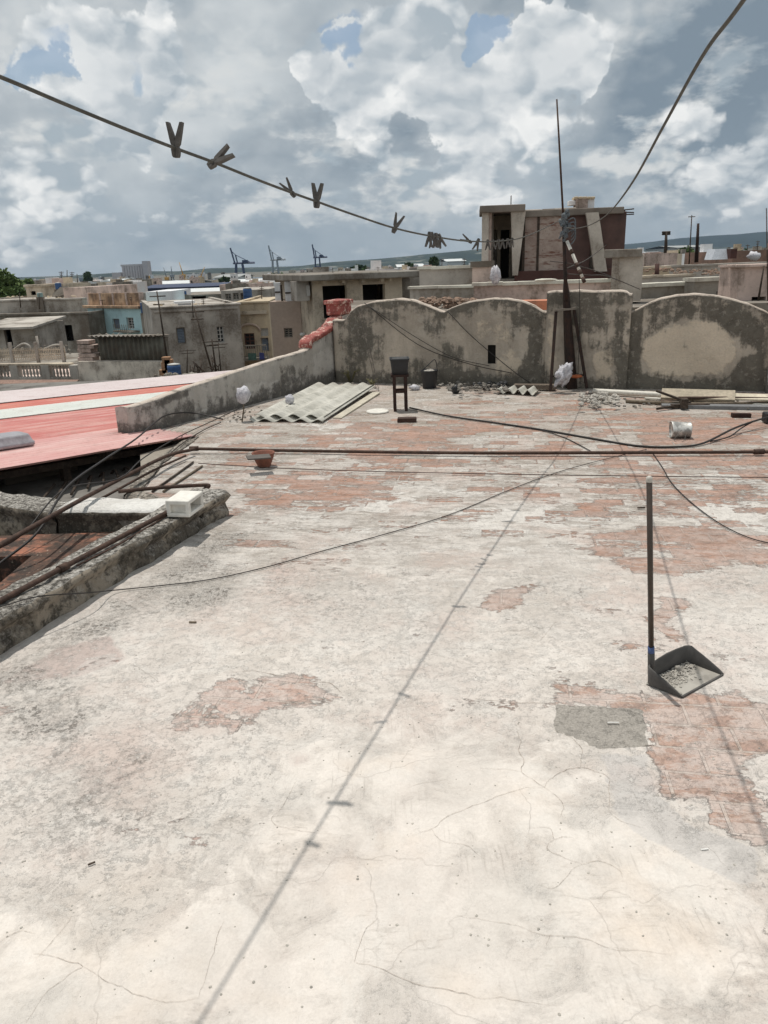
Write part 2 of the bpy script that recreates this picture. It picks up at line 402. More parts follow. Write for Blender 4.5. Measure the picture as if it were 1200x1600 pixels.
    mauve = soft([([(90,1012),(170,995),(190,1030),(120,1055),(10,1065)], 1.2), ([(90,1190),(240,1180),(230,1250),(100,1260)], .5), ([(400,890),(450,870),(470,900),(410,920)], .5), ([(440,1175),(500,1170),(500,1200),(450,1205)], .5)], .12)
    # gentle unevenness
    Z = np.zeros(X.shape)
    for iy in range(ny):
        for ix in range(nx):
            if ix % 3 == 0 and iy % 3 == 0: Z[iy, ix] = zfl(X[iy, ix], Y[iy, ix])
    # interpolate skipped nodes
    for iy in range(0, ny, 3): Z[iy] = np.interp(np.arange(nx), np.arange(0, nx, 3), Z[iy, ::3])
    k = np.arange(0, ny, 3)
    for ix in range(nx): Z[:, ix] = np.interp(np.arange(ny), k, Z[::3, ix])
    inside = np.ones((ny-1, nx-1), bool)
    cxm = (X[:-1,:-1]+X[1:,1:])/2; cym = (Y[:-1,:-1]+Y[1:,1:])/2
    E = np.array(EDGE)
    poly = EDGE+[(8.3, 11.5-.0), (8.3,-1.6)]
    poly = [(p[0], p[1]) for p in poly]
    inside = sdpoly(cxm, cym, poly) > 0
    V = np.stack([X, Y, Z], -1).reshape(-1, 3)
    fy, fx = np.nonzero(inside); i0 = fy*nx+fx
    Fc = np.stack([i0, i0+1, i0+nx+1, i0+nx], -1)
    used = np.unique(Fc); rem = np.full(len(V), -1); rem[used] = np.arange(len(used))
    me = bpy.data.meshes.new('roof_floor'); me.from_pydata(V[used].tolist(), [], rem[Fc].tolist())
    me.polygons.foreach_set('use_smooth', [True]*len(me.polygons))
    for nm, arr in dict(brick=brick, smoothp=smooth, mould=mould, cement=cement, lime=lime, skim=patch, pink=pink, mauve=mauve).items():
        a = me.attributes.new(nm, 'FLOAT', 'POINT'); a.data.foreach_set('value', arr.reshape(-1)[used].astype(np.float32))
    o = bpy.data.objects.new('roof_floor', me); COL.objects.link(o)
    return tag(o, kind='structure')
def floor_mat():
    m, t, b = newmat('terrace floor'); P = t.pos()
    Q = t.mapping(P, rot=(0, 0, -TB))                 # along the tile courses
    Qs = t.mapping(Q, sc=(.42, 1.0, 1.0))             # stretched along the courses
    far = t.mr(t.vmath('DOT_PRODUCT', P, (0, 1, 0)), 2.6, 5.0, 0, 1, True)
    nA = t.noise(P, 1.1, 5, .6); nB = t.noise(P, 4.5, 9, .68, dist=.6); nBs = t.noise(Qs, 6.0, 9, .66, dist=.4)
    nM = t.mix(far, nB, nBs)
    nC = t.noise(P, 26, 7, .7); nD = t.noise(P, 120, 4, .7); nE = t.noise(Qs, 2.0, 6, .6); nF = t.noise(Qs, 38, 6, .7)
    # plaster tones
    c = t.mix(t.mr(nB, .40, .60, 0, 1, True), S(217,208,198), S(242,233,223))
    c = t.mix(t.mr(nA, .38, .62, 0, .6), c, S(228,219,211))
    hard_ = t.mr(t.noise(P, 8.0, 8, .72, dist=.8), .49, .56, 0, .5, True)       # layered flakes of skim
    c = t.mix(t.math('MULTIPLY', hard_, .35), c, S(206,197,188))
    c = t.mix(t.math('MULTIPLY', t.mr(t.noise(t.mapping(P, loc=(5,2,0)), 3.2, 8, .7, dist=1.0), .52, .58, 0, 1, True), .45), c, S(232,226,218))
    sm = t.mr(t.math('MULTIPLY_ADD', t.math('SUBTRACT', nB, .5), 2.4, t.attr('smoothp')), .15, .95, 0, 1, True)
    # far strip: dirty, streaked along the courses
    st1 = t.noise(Qs, 5.0, 8, .72, dist=.5); st2 = t.noise(Qs, 17, 6, .72)
    fc_ = t.mix(t.mr(st1, .42, .56, 0, 1, True), S(160,151,141), S(212,205,197))
    fc_ = t.mix(t.mr(st2, .50, .60, 0, .75), fc_, S(118,108,97))
    fc_ = t.mix(t.mr(st2, .38, .46, .8, 0), fc_, S(226,220,211))
    c = t.mix(t.math('MULTIPLY', far, .78), c, fc_)
    fr2 = t.mr(t.vmath('DOT_PRODUCT', P, (.1, 1, 0)), 4.8, 8.6, 0, 1, True)
    c = t.mix(t.math('MULTIPLY', fr2, t.mr(st1, .38, .60, .92, .35)), c, t.mix(t.mr(st2, .42, .58), S(136,123,110), S(182,169,155)))
    sg = t.math('MULTIPLY', t.mr(t.noise(t.mapping(P, loc=(1,7,0)), 1.9, 8, .66, dist=.5), .47, .60), .55)
    c = t.mix(t.math('MULTIPLY', sg, t.mr(t.attr('smoothp'), 0, 1, .25, 1)), c, S(206,200,192))
    sw = t.math('MULTIPLY', t.mr(t.noise(t.mapping(P, rot=(0,0,.35), sc=(14, 60, 1)), 1.0, 5, .7), .54, .66), t.mr(t.noise(t.mapping(P, loc=(4,1,0)), 2.6, 4, .6), .50, .60))
    c = t.mix(t.math('MULTIPLY', sw, .45), c, S(166,158,148))
    # warm ochre breath in the smooth skim
    oc = t.math('MULTIPLY', t.mr(t.noise(P, 2.2, 4, .6), .52, .72), t.attr('smoothp'))
    c = t.mix(t.math('MULTIPLY', sm, .26), c, t.mix(t.mr(nA, .35, .65), S(221,213,203), S(213,206,197)))
    c = t.mix(t.math('MULTIPLY', oc, .40), c, S(228,207,184))
    skim = t.mr(t.math('MULTIPLY_ADD', t.math('SUBTRACT', nB, .5), 1.6, t.attr('skim')), .42, .58, 0, 1, True)
    c = t.mix(t.math('MULTIPLY', skim, .6), c, S(203,199,195))
    mv = t.mr(t.math('MULTIPLY_ADD', t.math('SUBTRACT', nB, .5), .9, t.attr('mauve')), .36, .66, 0, .7, True)
    c = t.mix(mv, c, S(196,176,168))
    # faint brick dust glowing through thin skim
    gd = t.math('MULTIPLY', t.mr(t.noise(t.mapping(P, loc=(9,4,0)), 1.7, 6, .65), .5, .66), t.mr(sm, 0, 1, .6, .12))
    c = t.mix(t.math('MULTIPLY', gd, .8), c, S(212,188,176))
    # old whitewash flakes
    fl = t.math('MULTIPLY_ADD', t.attr('lime'), .30, nM)
    flm = t.mr(fl, .56, .585, 0, 1, True)
    flk = t.math('MULTIPLY', flm, t.mr(far, 0, 1, .35, .9)); flk = t.math('MULTIPLY', flk, t.mr(sm, 0, 1, 1, .12))
    c = t.mix(flk, c, S(230,224,216))
    # mould and dirt
    mo = t.attr('mould')
    k1 = t.math('MULTIPLY_ADD', nC, .55, t.math('MULTIPLY', nM, .55))
    k1 = t.math('MULTIPLY_ADD', nD, .22, k1)
    dm = t.mr(t.math('MULTIPLY_ADD', mo, .32, k1), .76, .93, 0, 1, True)
    dcol = t.mix(t.mr(nD, .42, .58), S(112,107,100), S(192,186,178))
    c = t.mix(t.math('MULTIPLY', dm, t.mr(far, 0, 1, .50, .72)), c, dcol)
    wash = t.math('MULTIPLY', t.mr(t.math('MULTIPLY_ADD', mo, .35, nE), .70, 1.0), .20)
    c = t.mix(wash, c, S(190,182,174))
    cr_ = t.math('MULTIPLY', t.mr(t.noise(P, 34, 8, .80), .53, .575), t.mr(mo, .10, .9, 0, .95)); cr_ = t.math('MULTIPLY', cr_, t.mr(nB, .40, .56))
    c = t.mix(cr_, c, t.mix(t.mr(nD, .4, .6), S(88,81,74), S(140,131,121)))
    wf = t.math('MULTIPLY', t.mr(t.noise(t.mapping(P, loc=(3,8,0)), 24, 8, .78), .54, .60), t.mr(sm, 0, 1, .55, .1))
    c = t.mix(wf, c, S(236,230,222))
    # pits
    pits = t.math('MULTIPLY', t.mr(t.noise(P, 62, 4, .75), .61, .69), t.mr(sm, 0, 1, .28, .08))
    c = t.mix(pits, c, S(112,104,95))
    # bare tiles
    bt = t.new('ShaderNodeTexBrick'); t.put(bt.inputs['Vector'], Q); bt.offset = .5
    for nme, v in (('Scale', 1.0), ('Mortar Size', .007), ('Mortar Smooth', .3), ('Brick Width', .27), ('Row Height', .135), ('Bias', 0.0)): bt.inputs[nme].default_value = v
    bt.inputs['Color1'].default_value = (1, 1, 1, 1); bt.inputs['Color2'].default_value = (0, 0, 0, 1); bt.inputs['Mortar'].default_value = (.5, .5, .5, 1)
    bf = bt.outputs['Fac']; bc = bt.outputs['Color']
    tc = t.mix(bc, S(190,146,126), S(170,130,114))
    tc = t.mix(t.mr(nC, .4, .66), tc, S(196,154,130))
    tc = t.mix(t.mr(t.noise(P, 9, 5, .6), .5, .66, 0, .8), tc, S(118,92,80))
    tcp = t.mix(t.mr(nC, .35, .65), S(226,196,184), S(218,182,168))
    tc = t.mix(t.mr(t.math('MULTIPLY_ADD', t.math('SUBTRACT', nA, .5), .8, t.attr('pink')), .25, .6, 0, .9), tc, tcp)
    tc = t.mix(t.math('MULTIPLY', bf, t.mr(nC, .3, .6, 1.0, .5)), tc, S(206,192,178))
    # mask: plaster tends to break off tile by tile
    tile = t.math('MULTIPLY', t.math('SUBTRACT', t.vmath('DOT_PRODUCT', bc, (.333, .333, .333)), .5), t.mr(far, 0, 1, .12, .52))
    bm = t.math('MULTIPLY_ADD', t.math('SUBTRACT', nM, .5), t.mr(far, 0, 1, 1.7, 1.25), t.attr('brick'))
    bm = t.math('MULTIPLY_ADD', t.math('SUBTRACT', nF, .5), t.mr(far, 0, 1, .60, 1.05), bm)
    bm = t.math('ADD', bm, tile)
    bmask = t.mr(bm, .42, .52, 0, 1, True)
    film = t.mr(t.noise(Qs, 11, 8, .74, dist=.4), .44, .52, 0, .88, True)      # thin lime left on the tiles
    film = t.math('MULTIPLY', film, t.mr(bm, .45, 1.05, 1.0, .55))
    filc = t.mix(t.mr(nC, .35, .65), S(226,212,203), S(212,192,181))
    tc = t.mix(film, tc, filc)
    tc = t.mix(t.math('MULTIPLY', t.mr(far, 0, 1, 0, .40), t.mr(nC, .4, .6)), tc, S(120,98,84))
    tc = t.mix(t.math('MULTIPLY', t.mr(nD, .52, .66), .5), tc, S(120,92,78))
    tc = t.mix(t.math('MULTIPLY', far, .55), tc, t.mix(t.mr(t.noise(Qs, 7, 4, .6), .4, .6), S(190,132,104), S(146,112,96)))
    c = t.mix(t.math('MULTIPLY', bmask, t.mr(far, 0, 1, .76, .80)), c, tc)
    # grey cement patch
    ce = t.mr(t.math('MULTIPLY_ADD', t.math('SUBTRACT', nC, .5), .35, t.attr('cement')), .45, .55, 0, 1, True)
    c = t.mix(ce, c, t.mix(t.mr(nD, .35, .65), S(158,152,143), S(184,177,168)))
    # crazing cracks in the smooth skim
    Pw_ = t.vmath('ADD', P, t.vmath('SCALE', t.vmath('SUBTRACT', t.noise(P, 3.5, 4, .55, col=True), (.5, .5, .5)), sc=.22))
    ed = t.vor(Pw_, 2.3, 'DISTANCE_TO_EDGE')
    ck = t.mr(ed, .0, .006, 1, 0)
    gate = t.math('MULTIPLY', t.mr(t.noise(P, 2.3, 3, .6), .42, .52), t.mr(sm, 0, 1, .25, .95))
    ck = t.math('MULTIPLY', ck, gate)
    c = t.mix(t.math('MULTIPLY', ck, .16), c, S(150,138,126))
    # fine scratches / brushing
    br = t.noise(t.mapping(P, rot=(0, 0, .5), sc=(90, 6, 1)), 1.0, 3, .6)
    brm = t.math('MULTIPLY', t.mr(br, .56, .68), t.mr(t.noise(P, 3.3, 3, .5), .52, .64))
    c = t.mix(t.math('MULTIPLY', brm, .28), c, S(140,132,122))
    # dots
    dots = t.mr(t.vor(P, 9, 'F1'), .0, .045, 1, 0); dg = t.mr(t.noise(P, 5, 2, .5), .56, .6)
    c = t.mix(t.math('MULTIPLY', t.math('MULTIPLY', dots, dg), .6), c, S(84,76,68))
    c = t.mix(t.mr(nD, .3, .7, .16, 0), c, S(120,112,104))
    t.put(b.inputs['Base Color'], t.vmath('SCALE', c, sc=FLOOR_K))
    b.inputs['Roughness'].default_value = .95
    h = t.math('MULTIPLY', t.math('SUBTRACT', 1.0, bmask), .6)
    h = t.math('MULTIPLY_ADD', flk, .3, h)
    rough_ = t.mr(sm, 0, 1, 1.0, .22)
    h = t.math('MULTIPLY_ADD', t.math('MULTIPLY', nC, rough_), 1.1, h)
    h = t.math('MULTIPLY_ADD', t.math('MULTIPLY', nD, rough_), .45, h)
    h = t.math('MULTIPLY_ADD', t.math('MULTIPLY', nB, rough_), 1.2, h)
    h = t.math('MULTIPLY_ADD', t.math('MULTIPLY', bf, bmask), -.5, h)
    h = t.math('MULTIPLY_ADD', ck, -.15, h)
    h = t.math('MULTIPLY_ADD', pits, -.5, h)
    h = t.math('MULTIPLY_ADD', wf, .35, h)
    h = t.math('MULTIPLY_ADD', cr_, -.35, h)
    h = t.math('MULTIPLY_ADD', t.math('MULTIPLY', hard_, rough_), .35, h)
    t.put(b.inputs['Normal'], t.bump(h, .008))
    return m
FLOOR_K = .90
CR = [([(365,1051),(400,1049),(440,1056),(480,1062),(515,1068),(535,1082)], 5), ([(660,872),(680,866),(715,868)], 3.5), ([(622,967),(650,970),(680,975)], 3.5), ([(658,962),(668,958),(680,960),(672,968)], 2.5),
 ([(808,1143),(813,1160),(810,1175),(818,1190),(817,1208),(838,1225),(852,1232)], 3.5), ([(851,1232),(858,1219),(880,1206),(908,1199),(930,1205),(950,1216),(951,1240),(951,1268)], 3.5), ([(868,1142),(895,1155),(909,1172),(907,1198)], 2.5),
 ([(852,1232),(870,1246),(880,1262),(877,1278)], 2), ([(852,1232),(820,1232),(780,1245),(735,1263),(700,1278),(676,1298),(645,1308)], 2.2), ([(676,1298),(690,1315),(730,1325),(760,1345)], 1.6), ([(816,1206),(790,1203),(750,1202)], 1.8),
 ([(823,1297),(857,1297),(865,1312),(880,1310),(895,1309)], 2), ([(865,1312),(855,1328),(880,1340),(908,1353)], 2), ([(908,1353),(930,1347),(955,1352),(974,1368)], 2.6), ([(908,1353),(885,1372),(865,1390),(845,1386)], 1.8), ([(951,1268),(970,1285),(1000,1294)], 2),
 ([(715,1433),(765,1440),(805,1449),(850,1462),(880,1464),(925,1472),(960,1485),(1050,1492)], 2), ([(860,1462),(856,1480)], 1.6), ([(555,1505),(600,1517),(650,1537),(720,1552),(750,1560)], 2.4), ([(750,1560),(800,1563),(880,1575)], 1.4),
 ([(590,1435),(570,1455),(553,1503)], 2.2), ([(462,1222),(445,1255),(425,1285),(470,1300),(530,1305)], 2), ([(40,1600),(70,1555),(105,1525),(130,1510),(92,1500),(55,1490)], 2.4), ([(130,1510),(160,1530),(215,1555),(260,1567),(310,1560)], 1.8), ([(55,1500),(85,1470),(115,1430)], 1.6), ([(0,1475),(30,1455),(55,1460)], 1.6),
 ([(310,1560),(340,1465),(350,1440)], 1.6), ([(740,1092),(800,1097),(870,1100)], 4), ([(750,988),(800,986),(830,983)], 3), ([(845,1000),(868,972)], 3), ([(1105,1235),(1130,1238),(1168,1240)], 4.5), ([(1110,1172),(1140,1177),(1195,1181)], 3.5), ([(1003,1165),(1025,1164)], 3),
 ([(190,600+450),(210,1040),(270,1085)], 1.5), ([(5,1050),(60,1015),(110,985),(170,960)], 3), ([(268,1125),(290,1105),(312,1088)], 2.6), ([(540,1340),(600,1345)], 1.4), ([(160,1062),(200,1052)],1.5), ([(640,833+400),(660,1225),(700,1222)],1.5), ([(820,850),(835,846)],3), ([(735,935),(765,925),(780,922)],3.5), ([(782,918),(835,914)], 3.5)]
def cracks():
    mb = MB(); rr = random.Random(2)
    for pts, w_ in CR:
        P_ = crv([G(*p) for p in pts], 9); P2 = []
        for p in P_: P2.append(Vector((p.x+.012*fbm(p.x*18, p.y*18, 0, 4), p.y+.012*fbm(p.x*18+5, p.y*18, 0, 4), 0)))
        n = len(P2); vs = []
        for i, p in enumerate(P2):
            t_ = (P2[min(i+1, n-1)]-P2[max(i-1, 0)]).normalized(); s_ = Vector((-t_.y, t_.x, 0)); k = w_*.00019*(.25+.75*math.sin(math.pi*min(.97, max(.03, i/(n-1))))**.6)*rr.uniform(.5, 1.5); z_ = zfl(p.x, p.y)+.0022
            vs += [Vector((p.x, p.y, z_))-s_*k, Vector((p.x, p.y, z_))+s_*k]
        mb.add(vs, [(2*i, 2*i+2, 2*i+3, 2*i+1)[::-1] for i in range(n-1)])
    m, t, b = newmat('crack grime'); n = t.noise(t.pos(), 40, 4, .6); t.put(b.inputs['Base Color'], t.mix(t.mr(n, .4, .6), S(126,112,100), S(178,166,154))); b.inputs['Roughness'].default_value = 1
    o = mb.build('cracks', m, floor_); return o
floor_ = make_floor(); floor_.data.materials.append(floor_mat())

cracks()
# ------------------------------------------------------------------ near walls with wear masks
def wall_sheet(name, mat, A, B, pxtop, thick, masks, label, step=.035, base=-.02, baseB=None, skew=0, holes=(), uext=(0, 0), amp=.012, cat='wall'):
    """upright wall from A to B (base points, world).  pxtop: skyline picked on its front plane as (px,py).
    masks: name -> list of (px polygon, amount, softness) or a callable f(U,Z)"""
    A = Vector(A); B = Vector(B); d = (B-A); d.z = 0; L = d.length; d.normalize(); n = Vector((d.y, -d.x, 0))  # n towards the viewer
    if n.dot(CAM-A) < 0: n = -n
    tops = []
    for q in pxtop:
        P = onpl(q[0], q[1], A, n); tops.append(((P-A).dot(d), P.z))
    tu = [t[0] for t in tops]; tz = [t[1] for t in tops]
    nu = max(2, int((L+uext[0]+uext[1])/step)); us = np.linspace(-uext[0], L+uext[1], nu+1)
    top = np.interp(us, tu, tz); nz = max(3, int((max(tz)-base)/step))
    U = np.repeat(us[None], nz+1, 0); Z = base+(top[None]-base)*np.linspace(0, 1, nz+1)[:, None]
    V = []; N = Vector(n)
    for j in range(nz+1):
        for i in range(nu+1):
            u, z_ = U[j, i], Z[j, i]; o = amp*fbm(u*2.2, z_*2.2, A.x, 4)+amp*.35*fbm(u*11, z_*11, A.y, 2)
            e = amp*.9*fbm(u*6, 0, A.x*3, 3) if j == nz else 0
            V.append(A+d*u+N*o+Vector((0, 0, z_+e)))
    F_ = []; w = nu+1
    hb = []
    for hx0, hy0, hx1, hy1 in holes:
        a = onpl(hx0, hy0, A, n); b = onpl(hx1, hy1, A, n); hb.append(((a-A).dot(d), (b-A).dot(d), b.z, a.z))
    for j in range(nz):
        for i in range(nu):
            um = (U[j, i]+U[j, i+1])/2; zm = (Z[j, i]+Z[j+1, i])/2
            if any(h[0] < um < h[1] and h[2] < zm < h[3] for h in hb): continue
            F_.append((j*w+i, j*w+i+1, (j+1)*w+i+1, (j+1)*w+i))
    nf = len(V)
    # top and back, ends
    bk = {}
    for i in range(nu+1):
        t_ = V[nz*w+i]; bk[i] = len(V); V.append(Vector(t_)-N*thick*.5+Vector((0,0,.006+.01*fbm(us[i]*5, 3)))); V.append(Vector(t_)-N*thick+Vector((0, 0, -.012))); V.append(A+d*us[i]-N*thick+Vector((0, 0, base)))
    for i in range(nu):
        a, b = nz*w+i, nz*w+i+1
        F_ += [(a, b, bk[i+1], bk[i]), (bk[i], bk[i+1], bk[i+1]+1, bk[i]+1), (bk[i]+1, bk[i+1]+1, bk[i+1]+2, bk[i]+2)]
    F_.append(tuple([j*w for j in range(nz+1)]+[bk[0], bk[0]+1, bk[0]+2])); F_.append(tuple([bk[nu]+2, bk[nu]+1, bk[nu]]+[j*w+nu for j in range(nz, -1, -1)]))
    mb = MB(); mb.add(V, F_, True); 
    for k_ in range(len(mb.f)-2, len(mb.f)): mb.sm[k_] = False
    o = mb.build(name, mat, origin=((A.x+B.x)/2, (A.y+B.y)/2, base))
    px = np.zeros(len(V)); 
    Ui = np.array([(v-A).dot(d) for v in V]); Zi = np.array([v.z for v in V])
    topi = np.interp(Ui, tu, tz)
    for nm, lst in masks.items():
        arr = np.zeros(len(V))
        for it in lst:
            if callable(it): arr = np.maximum(arr, it(Ui, Zi, topi)); continue
            poly, a, s_ = it
            pp = [onpl(x, y, A, n) for x, y in poly]; pp = [((p-A).dot(d), p.z) for p in pp]
            sd = sdpoly(Ui, Zi, pp); arr = np.maximum(arr, a*np.clip(.5+sd/s_, 0, 1))
        at_ = o.data.attributes.new(nm, 'FLOAT', 'POINT'); at_.data.foreach_set('value', arr.astype(np.float32))
    tag(o, label, cat)
    return o, A, d, N
def wallmat(name, base_a, base_b, clean, dark, dens=1.0, strk=.9, wet=.11):
    m, t, b = newmat(name); P = t.pos()
    n1 = t.noise(P, 1.8, 5, .62); n2 = t.noise(P, 7, 7, .66, dist=.3); n3 = t.noise(P, 45, 5, .7); n4 = t.noise(t.mapping(P, sc=(1, 1, .25)), 9, 6, .65)
    c = t.mix(t.mr(n1, .38, .62), base_a, base_b)
    c = t.mix(t.mr(n4, .48, .66, 0, .55), c, tuple(x*.6 for x in base_a)); c = t.mix(t.mr(t.noise(P, 3.4, 7, .68), .54, .60, 0, .35), c, S(196,188,176))
    cl = t.mr(t.math('MULTIPLY_ADD', t.math('SUBTRACT', n2, .5), 2.0, t.attr('clean')), .36, .70, 0, 1, True)
    c = t.mix(cl, c, t.mix(t.mr(n1, .4, .6), clean, tuple(x*.85 for x in clean)))
    mo = t.math('MULTIPLY_ADD', t.math('SUBTRACT', n2, .5), 1.5*dens, t.attr('mould'))
    mo = t.math('MULTIPLY_ADD', t.math('SUBTRACT', n3, .5), .5, mo)
    mo = t.math('MULTIPLY_ADD', t.math('SUBTRACT', n4, .5), .5, mo)
    n5 = t.noise(t.mapping(P, sc=(1, 1, .10)), 13, 5, .6); mo = t.math('MULTIPLY_ADD', t.math('SUBTRACT', n5, .5), strk, mo)
    mo = t.math('ADD', mo, t.math('MULTIPLY', t.math('SUBTRACT', 1.0, cl), wet)); mo = t.math('MULTIPLY_ADD', t.math('SUBTRACT', t.noise(P, 2.6, 7, .66), .5), 1.3, mo)
    mm = t.mr(mo, .28, .66, 0, 1, True)
    c = t.mix(t.math('MULTIPLY', mm, .88), c, t.mix(t.mr(n2, .38, .62), dark, tuple(min(x*2.4, 1) for x in dark)))
    # light flaking crust inside the mould
    fl = t.mr(t.noise(P, 16, 6, .7), .56, .62, 0, .7)
    c = t.mix(t.math('MULTIPLY', fl, mm), c, S(150,144,134))
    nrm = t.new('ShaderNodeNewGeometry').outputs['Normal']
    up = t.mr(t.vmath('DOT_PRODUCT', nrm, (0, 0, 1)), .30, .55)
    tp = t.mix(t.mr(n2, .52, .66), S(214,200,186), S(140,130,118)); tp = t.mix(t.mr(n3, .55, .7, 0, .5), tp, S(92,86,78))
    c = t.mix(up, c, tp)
    c = t.mix(t.mr(n3, .3, .7, .3, 0), c, tuple(x*.4 for x in base_a))
    t.put(b.inputs['Base Color'], c); b.inputs['Roughness'].default_value = .95
    h = t.math('MULTIPLY_ADD', n2, 1.3, t.math('MULTIPLY', n3, .6)); h = t.math('MULTIPLY_ADD', cl, .3, h)
    t.put(b.inputs['Normal'], t.bump(h, .016))
    return m
M_back = wallmat('aged render', S(200,188,172), S(164,154,141), S(222,207,186), S(62,60,54))
M_par = wallmat('aged lime render', S(200,195,187), S(170,164,156), S(212,207,199), S(62,59,55), dens=.85, strk=.45, wet=.03)
WA = Vector((-.46, 11.28, 0)).lerp(Vector((-.39, 10.81, 0)), .5); 
W0 = Vector(G(550,598)); W1 = Vector(G(1195,612)); W0.z = W1.z = 0
sky_back = [(540,500),(548,486),(558,478),(578,472),(600,469),(625,467),(645,469),(662,475),(678,482),(693,488),(704,481),(722,474),(745,469),(770,466),(795,467),(815,470),(835,478),(850,488),
            (862,486),(975,488),(990,487),(1008,476),(1030,467),(1058,461),(1085,459),(1112,461),(1140,466),(1168,474),(1197,487),(1260,530)]
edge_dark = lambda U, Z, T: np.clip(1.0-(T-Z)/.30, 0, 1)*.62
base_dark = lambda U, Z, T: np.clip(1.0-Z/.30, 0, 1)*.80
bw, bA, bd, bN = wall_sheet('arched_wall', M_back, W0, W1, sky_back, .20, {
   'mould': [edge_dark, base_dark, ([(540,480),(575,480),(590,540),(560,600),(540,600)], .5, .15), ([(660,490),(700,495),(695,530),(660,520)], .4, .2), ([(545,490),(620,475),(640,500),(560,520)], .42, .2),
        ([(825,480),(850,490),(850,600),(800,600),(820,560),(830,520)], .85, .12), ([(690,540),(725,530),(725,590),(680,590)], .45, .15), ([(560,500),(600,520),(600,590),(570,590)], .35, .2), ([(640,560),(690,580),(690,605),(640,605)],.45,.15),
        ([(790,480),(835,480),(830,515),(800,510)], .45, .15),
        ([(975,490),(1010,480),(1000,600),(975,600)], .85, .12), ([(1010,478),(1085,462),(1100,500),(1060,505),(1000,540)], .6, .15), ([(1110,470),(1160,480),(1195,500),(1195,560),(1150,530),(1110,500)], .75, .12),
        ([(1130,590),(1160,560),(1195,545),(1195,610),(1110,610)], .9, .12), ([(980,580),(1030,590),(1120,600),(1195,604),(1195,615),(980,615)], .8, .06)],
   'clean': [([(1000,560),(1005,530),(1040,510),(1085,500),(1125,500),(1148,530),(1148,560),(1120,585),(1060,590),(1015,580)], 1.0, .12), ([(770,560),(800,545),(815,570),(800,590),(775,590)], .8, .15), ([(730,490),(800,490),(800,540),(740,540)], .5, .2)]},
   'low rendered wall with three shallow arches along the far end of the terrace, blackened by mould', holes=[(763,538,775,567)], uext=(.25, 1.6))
# arch rims and niche back are parts of the wall
mb = MB(); a = onpl(763,538,bA,bN); b = onpl(775,567,bA,bN)
mb.obox((a+b)/2-bN*.09, bd, (b-a).dot(bd)/2+.03, bN, .02, (0,0,1), (a.z-b.z)/2+.03)
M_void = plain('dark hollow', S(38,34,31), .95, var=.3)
mb.build('niche', M_void, bw)
# pier: the straight topped block between the arches, standing 6 cm proud
p0 = onpl(851,606,bA,bN); p1 = onpl(978,611,bA,bN); p0.z = p1.z = 0
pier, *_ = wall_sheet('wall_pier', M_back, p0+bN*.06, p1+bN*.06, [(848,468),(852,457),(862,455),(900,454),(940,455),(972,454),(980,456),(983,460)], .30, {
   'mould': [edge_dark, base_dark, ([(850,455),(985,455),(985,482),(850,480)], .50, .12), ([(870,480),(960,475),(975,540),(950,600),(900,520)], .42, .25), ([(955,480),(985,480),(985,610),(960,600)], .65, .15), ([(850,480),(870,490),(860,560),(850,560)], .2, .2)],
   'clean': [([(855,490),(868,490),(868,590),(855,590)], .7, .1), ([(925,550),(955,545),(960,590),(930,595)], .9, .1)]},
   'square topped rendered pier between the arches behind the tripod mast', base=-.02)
# right hand pilaster at the frame edge
q0 = bA+bd*((onpl(1196,600,bA,bN)-bA).dot(bd)); q0.z = 0
pil, *_ = wall_sheet('wall_pilaster', M_par, q0+bN*.10, q0+bN*.10+bd*.5, [(1190,430),(1260,430)], .45, {'mould': [base_dark], 'clean': [lambda U, Z, T: .5+0*U]},
   'pale rendered pillar at the right hand end of the arched wall', base=-.02)
# parapet on the left
PA = Vector(G(203,684)); PB = Vector(G(541,592)); PA.z = PB.z = 0
pd = (PB-PA).normalized()
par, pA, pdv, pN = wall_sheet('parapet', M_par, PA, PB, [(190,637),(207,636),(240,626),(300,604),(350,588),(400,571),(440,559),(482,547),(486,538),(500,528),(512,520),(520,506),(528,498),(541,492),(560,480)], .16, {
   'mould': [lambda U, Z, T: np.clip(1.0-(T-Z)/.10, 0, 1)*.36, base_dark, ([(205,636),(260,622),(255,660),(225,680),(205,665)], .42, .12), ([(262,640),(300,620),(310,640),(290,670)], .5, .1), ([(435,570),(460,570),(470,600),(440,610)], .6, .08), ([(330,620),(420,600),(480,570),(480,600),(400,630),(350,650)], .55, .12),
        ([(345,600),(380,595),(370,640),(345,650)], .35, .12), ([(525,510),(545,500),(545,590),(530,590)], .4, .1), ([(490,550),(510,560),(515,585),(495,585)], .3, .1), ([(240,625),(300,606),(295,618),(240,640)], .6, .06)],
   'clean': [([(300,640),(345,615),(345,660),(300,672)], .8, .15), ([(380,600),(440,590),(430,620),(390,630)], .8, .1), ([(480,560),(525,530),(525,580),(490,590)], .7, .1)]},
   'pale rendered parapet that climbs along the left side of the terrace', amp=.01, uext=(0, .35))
par.location.z += 0
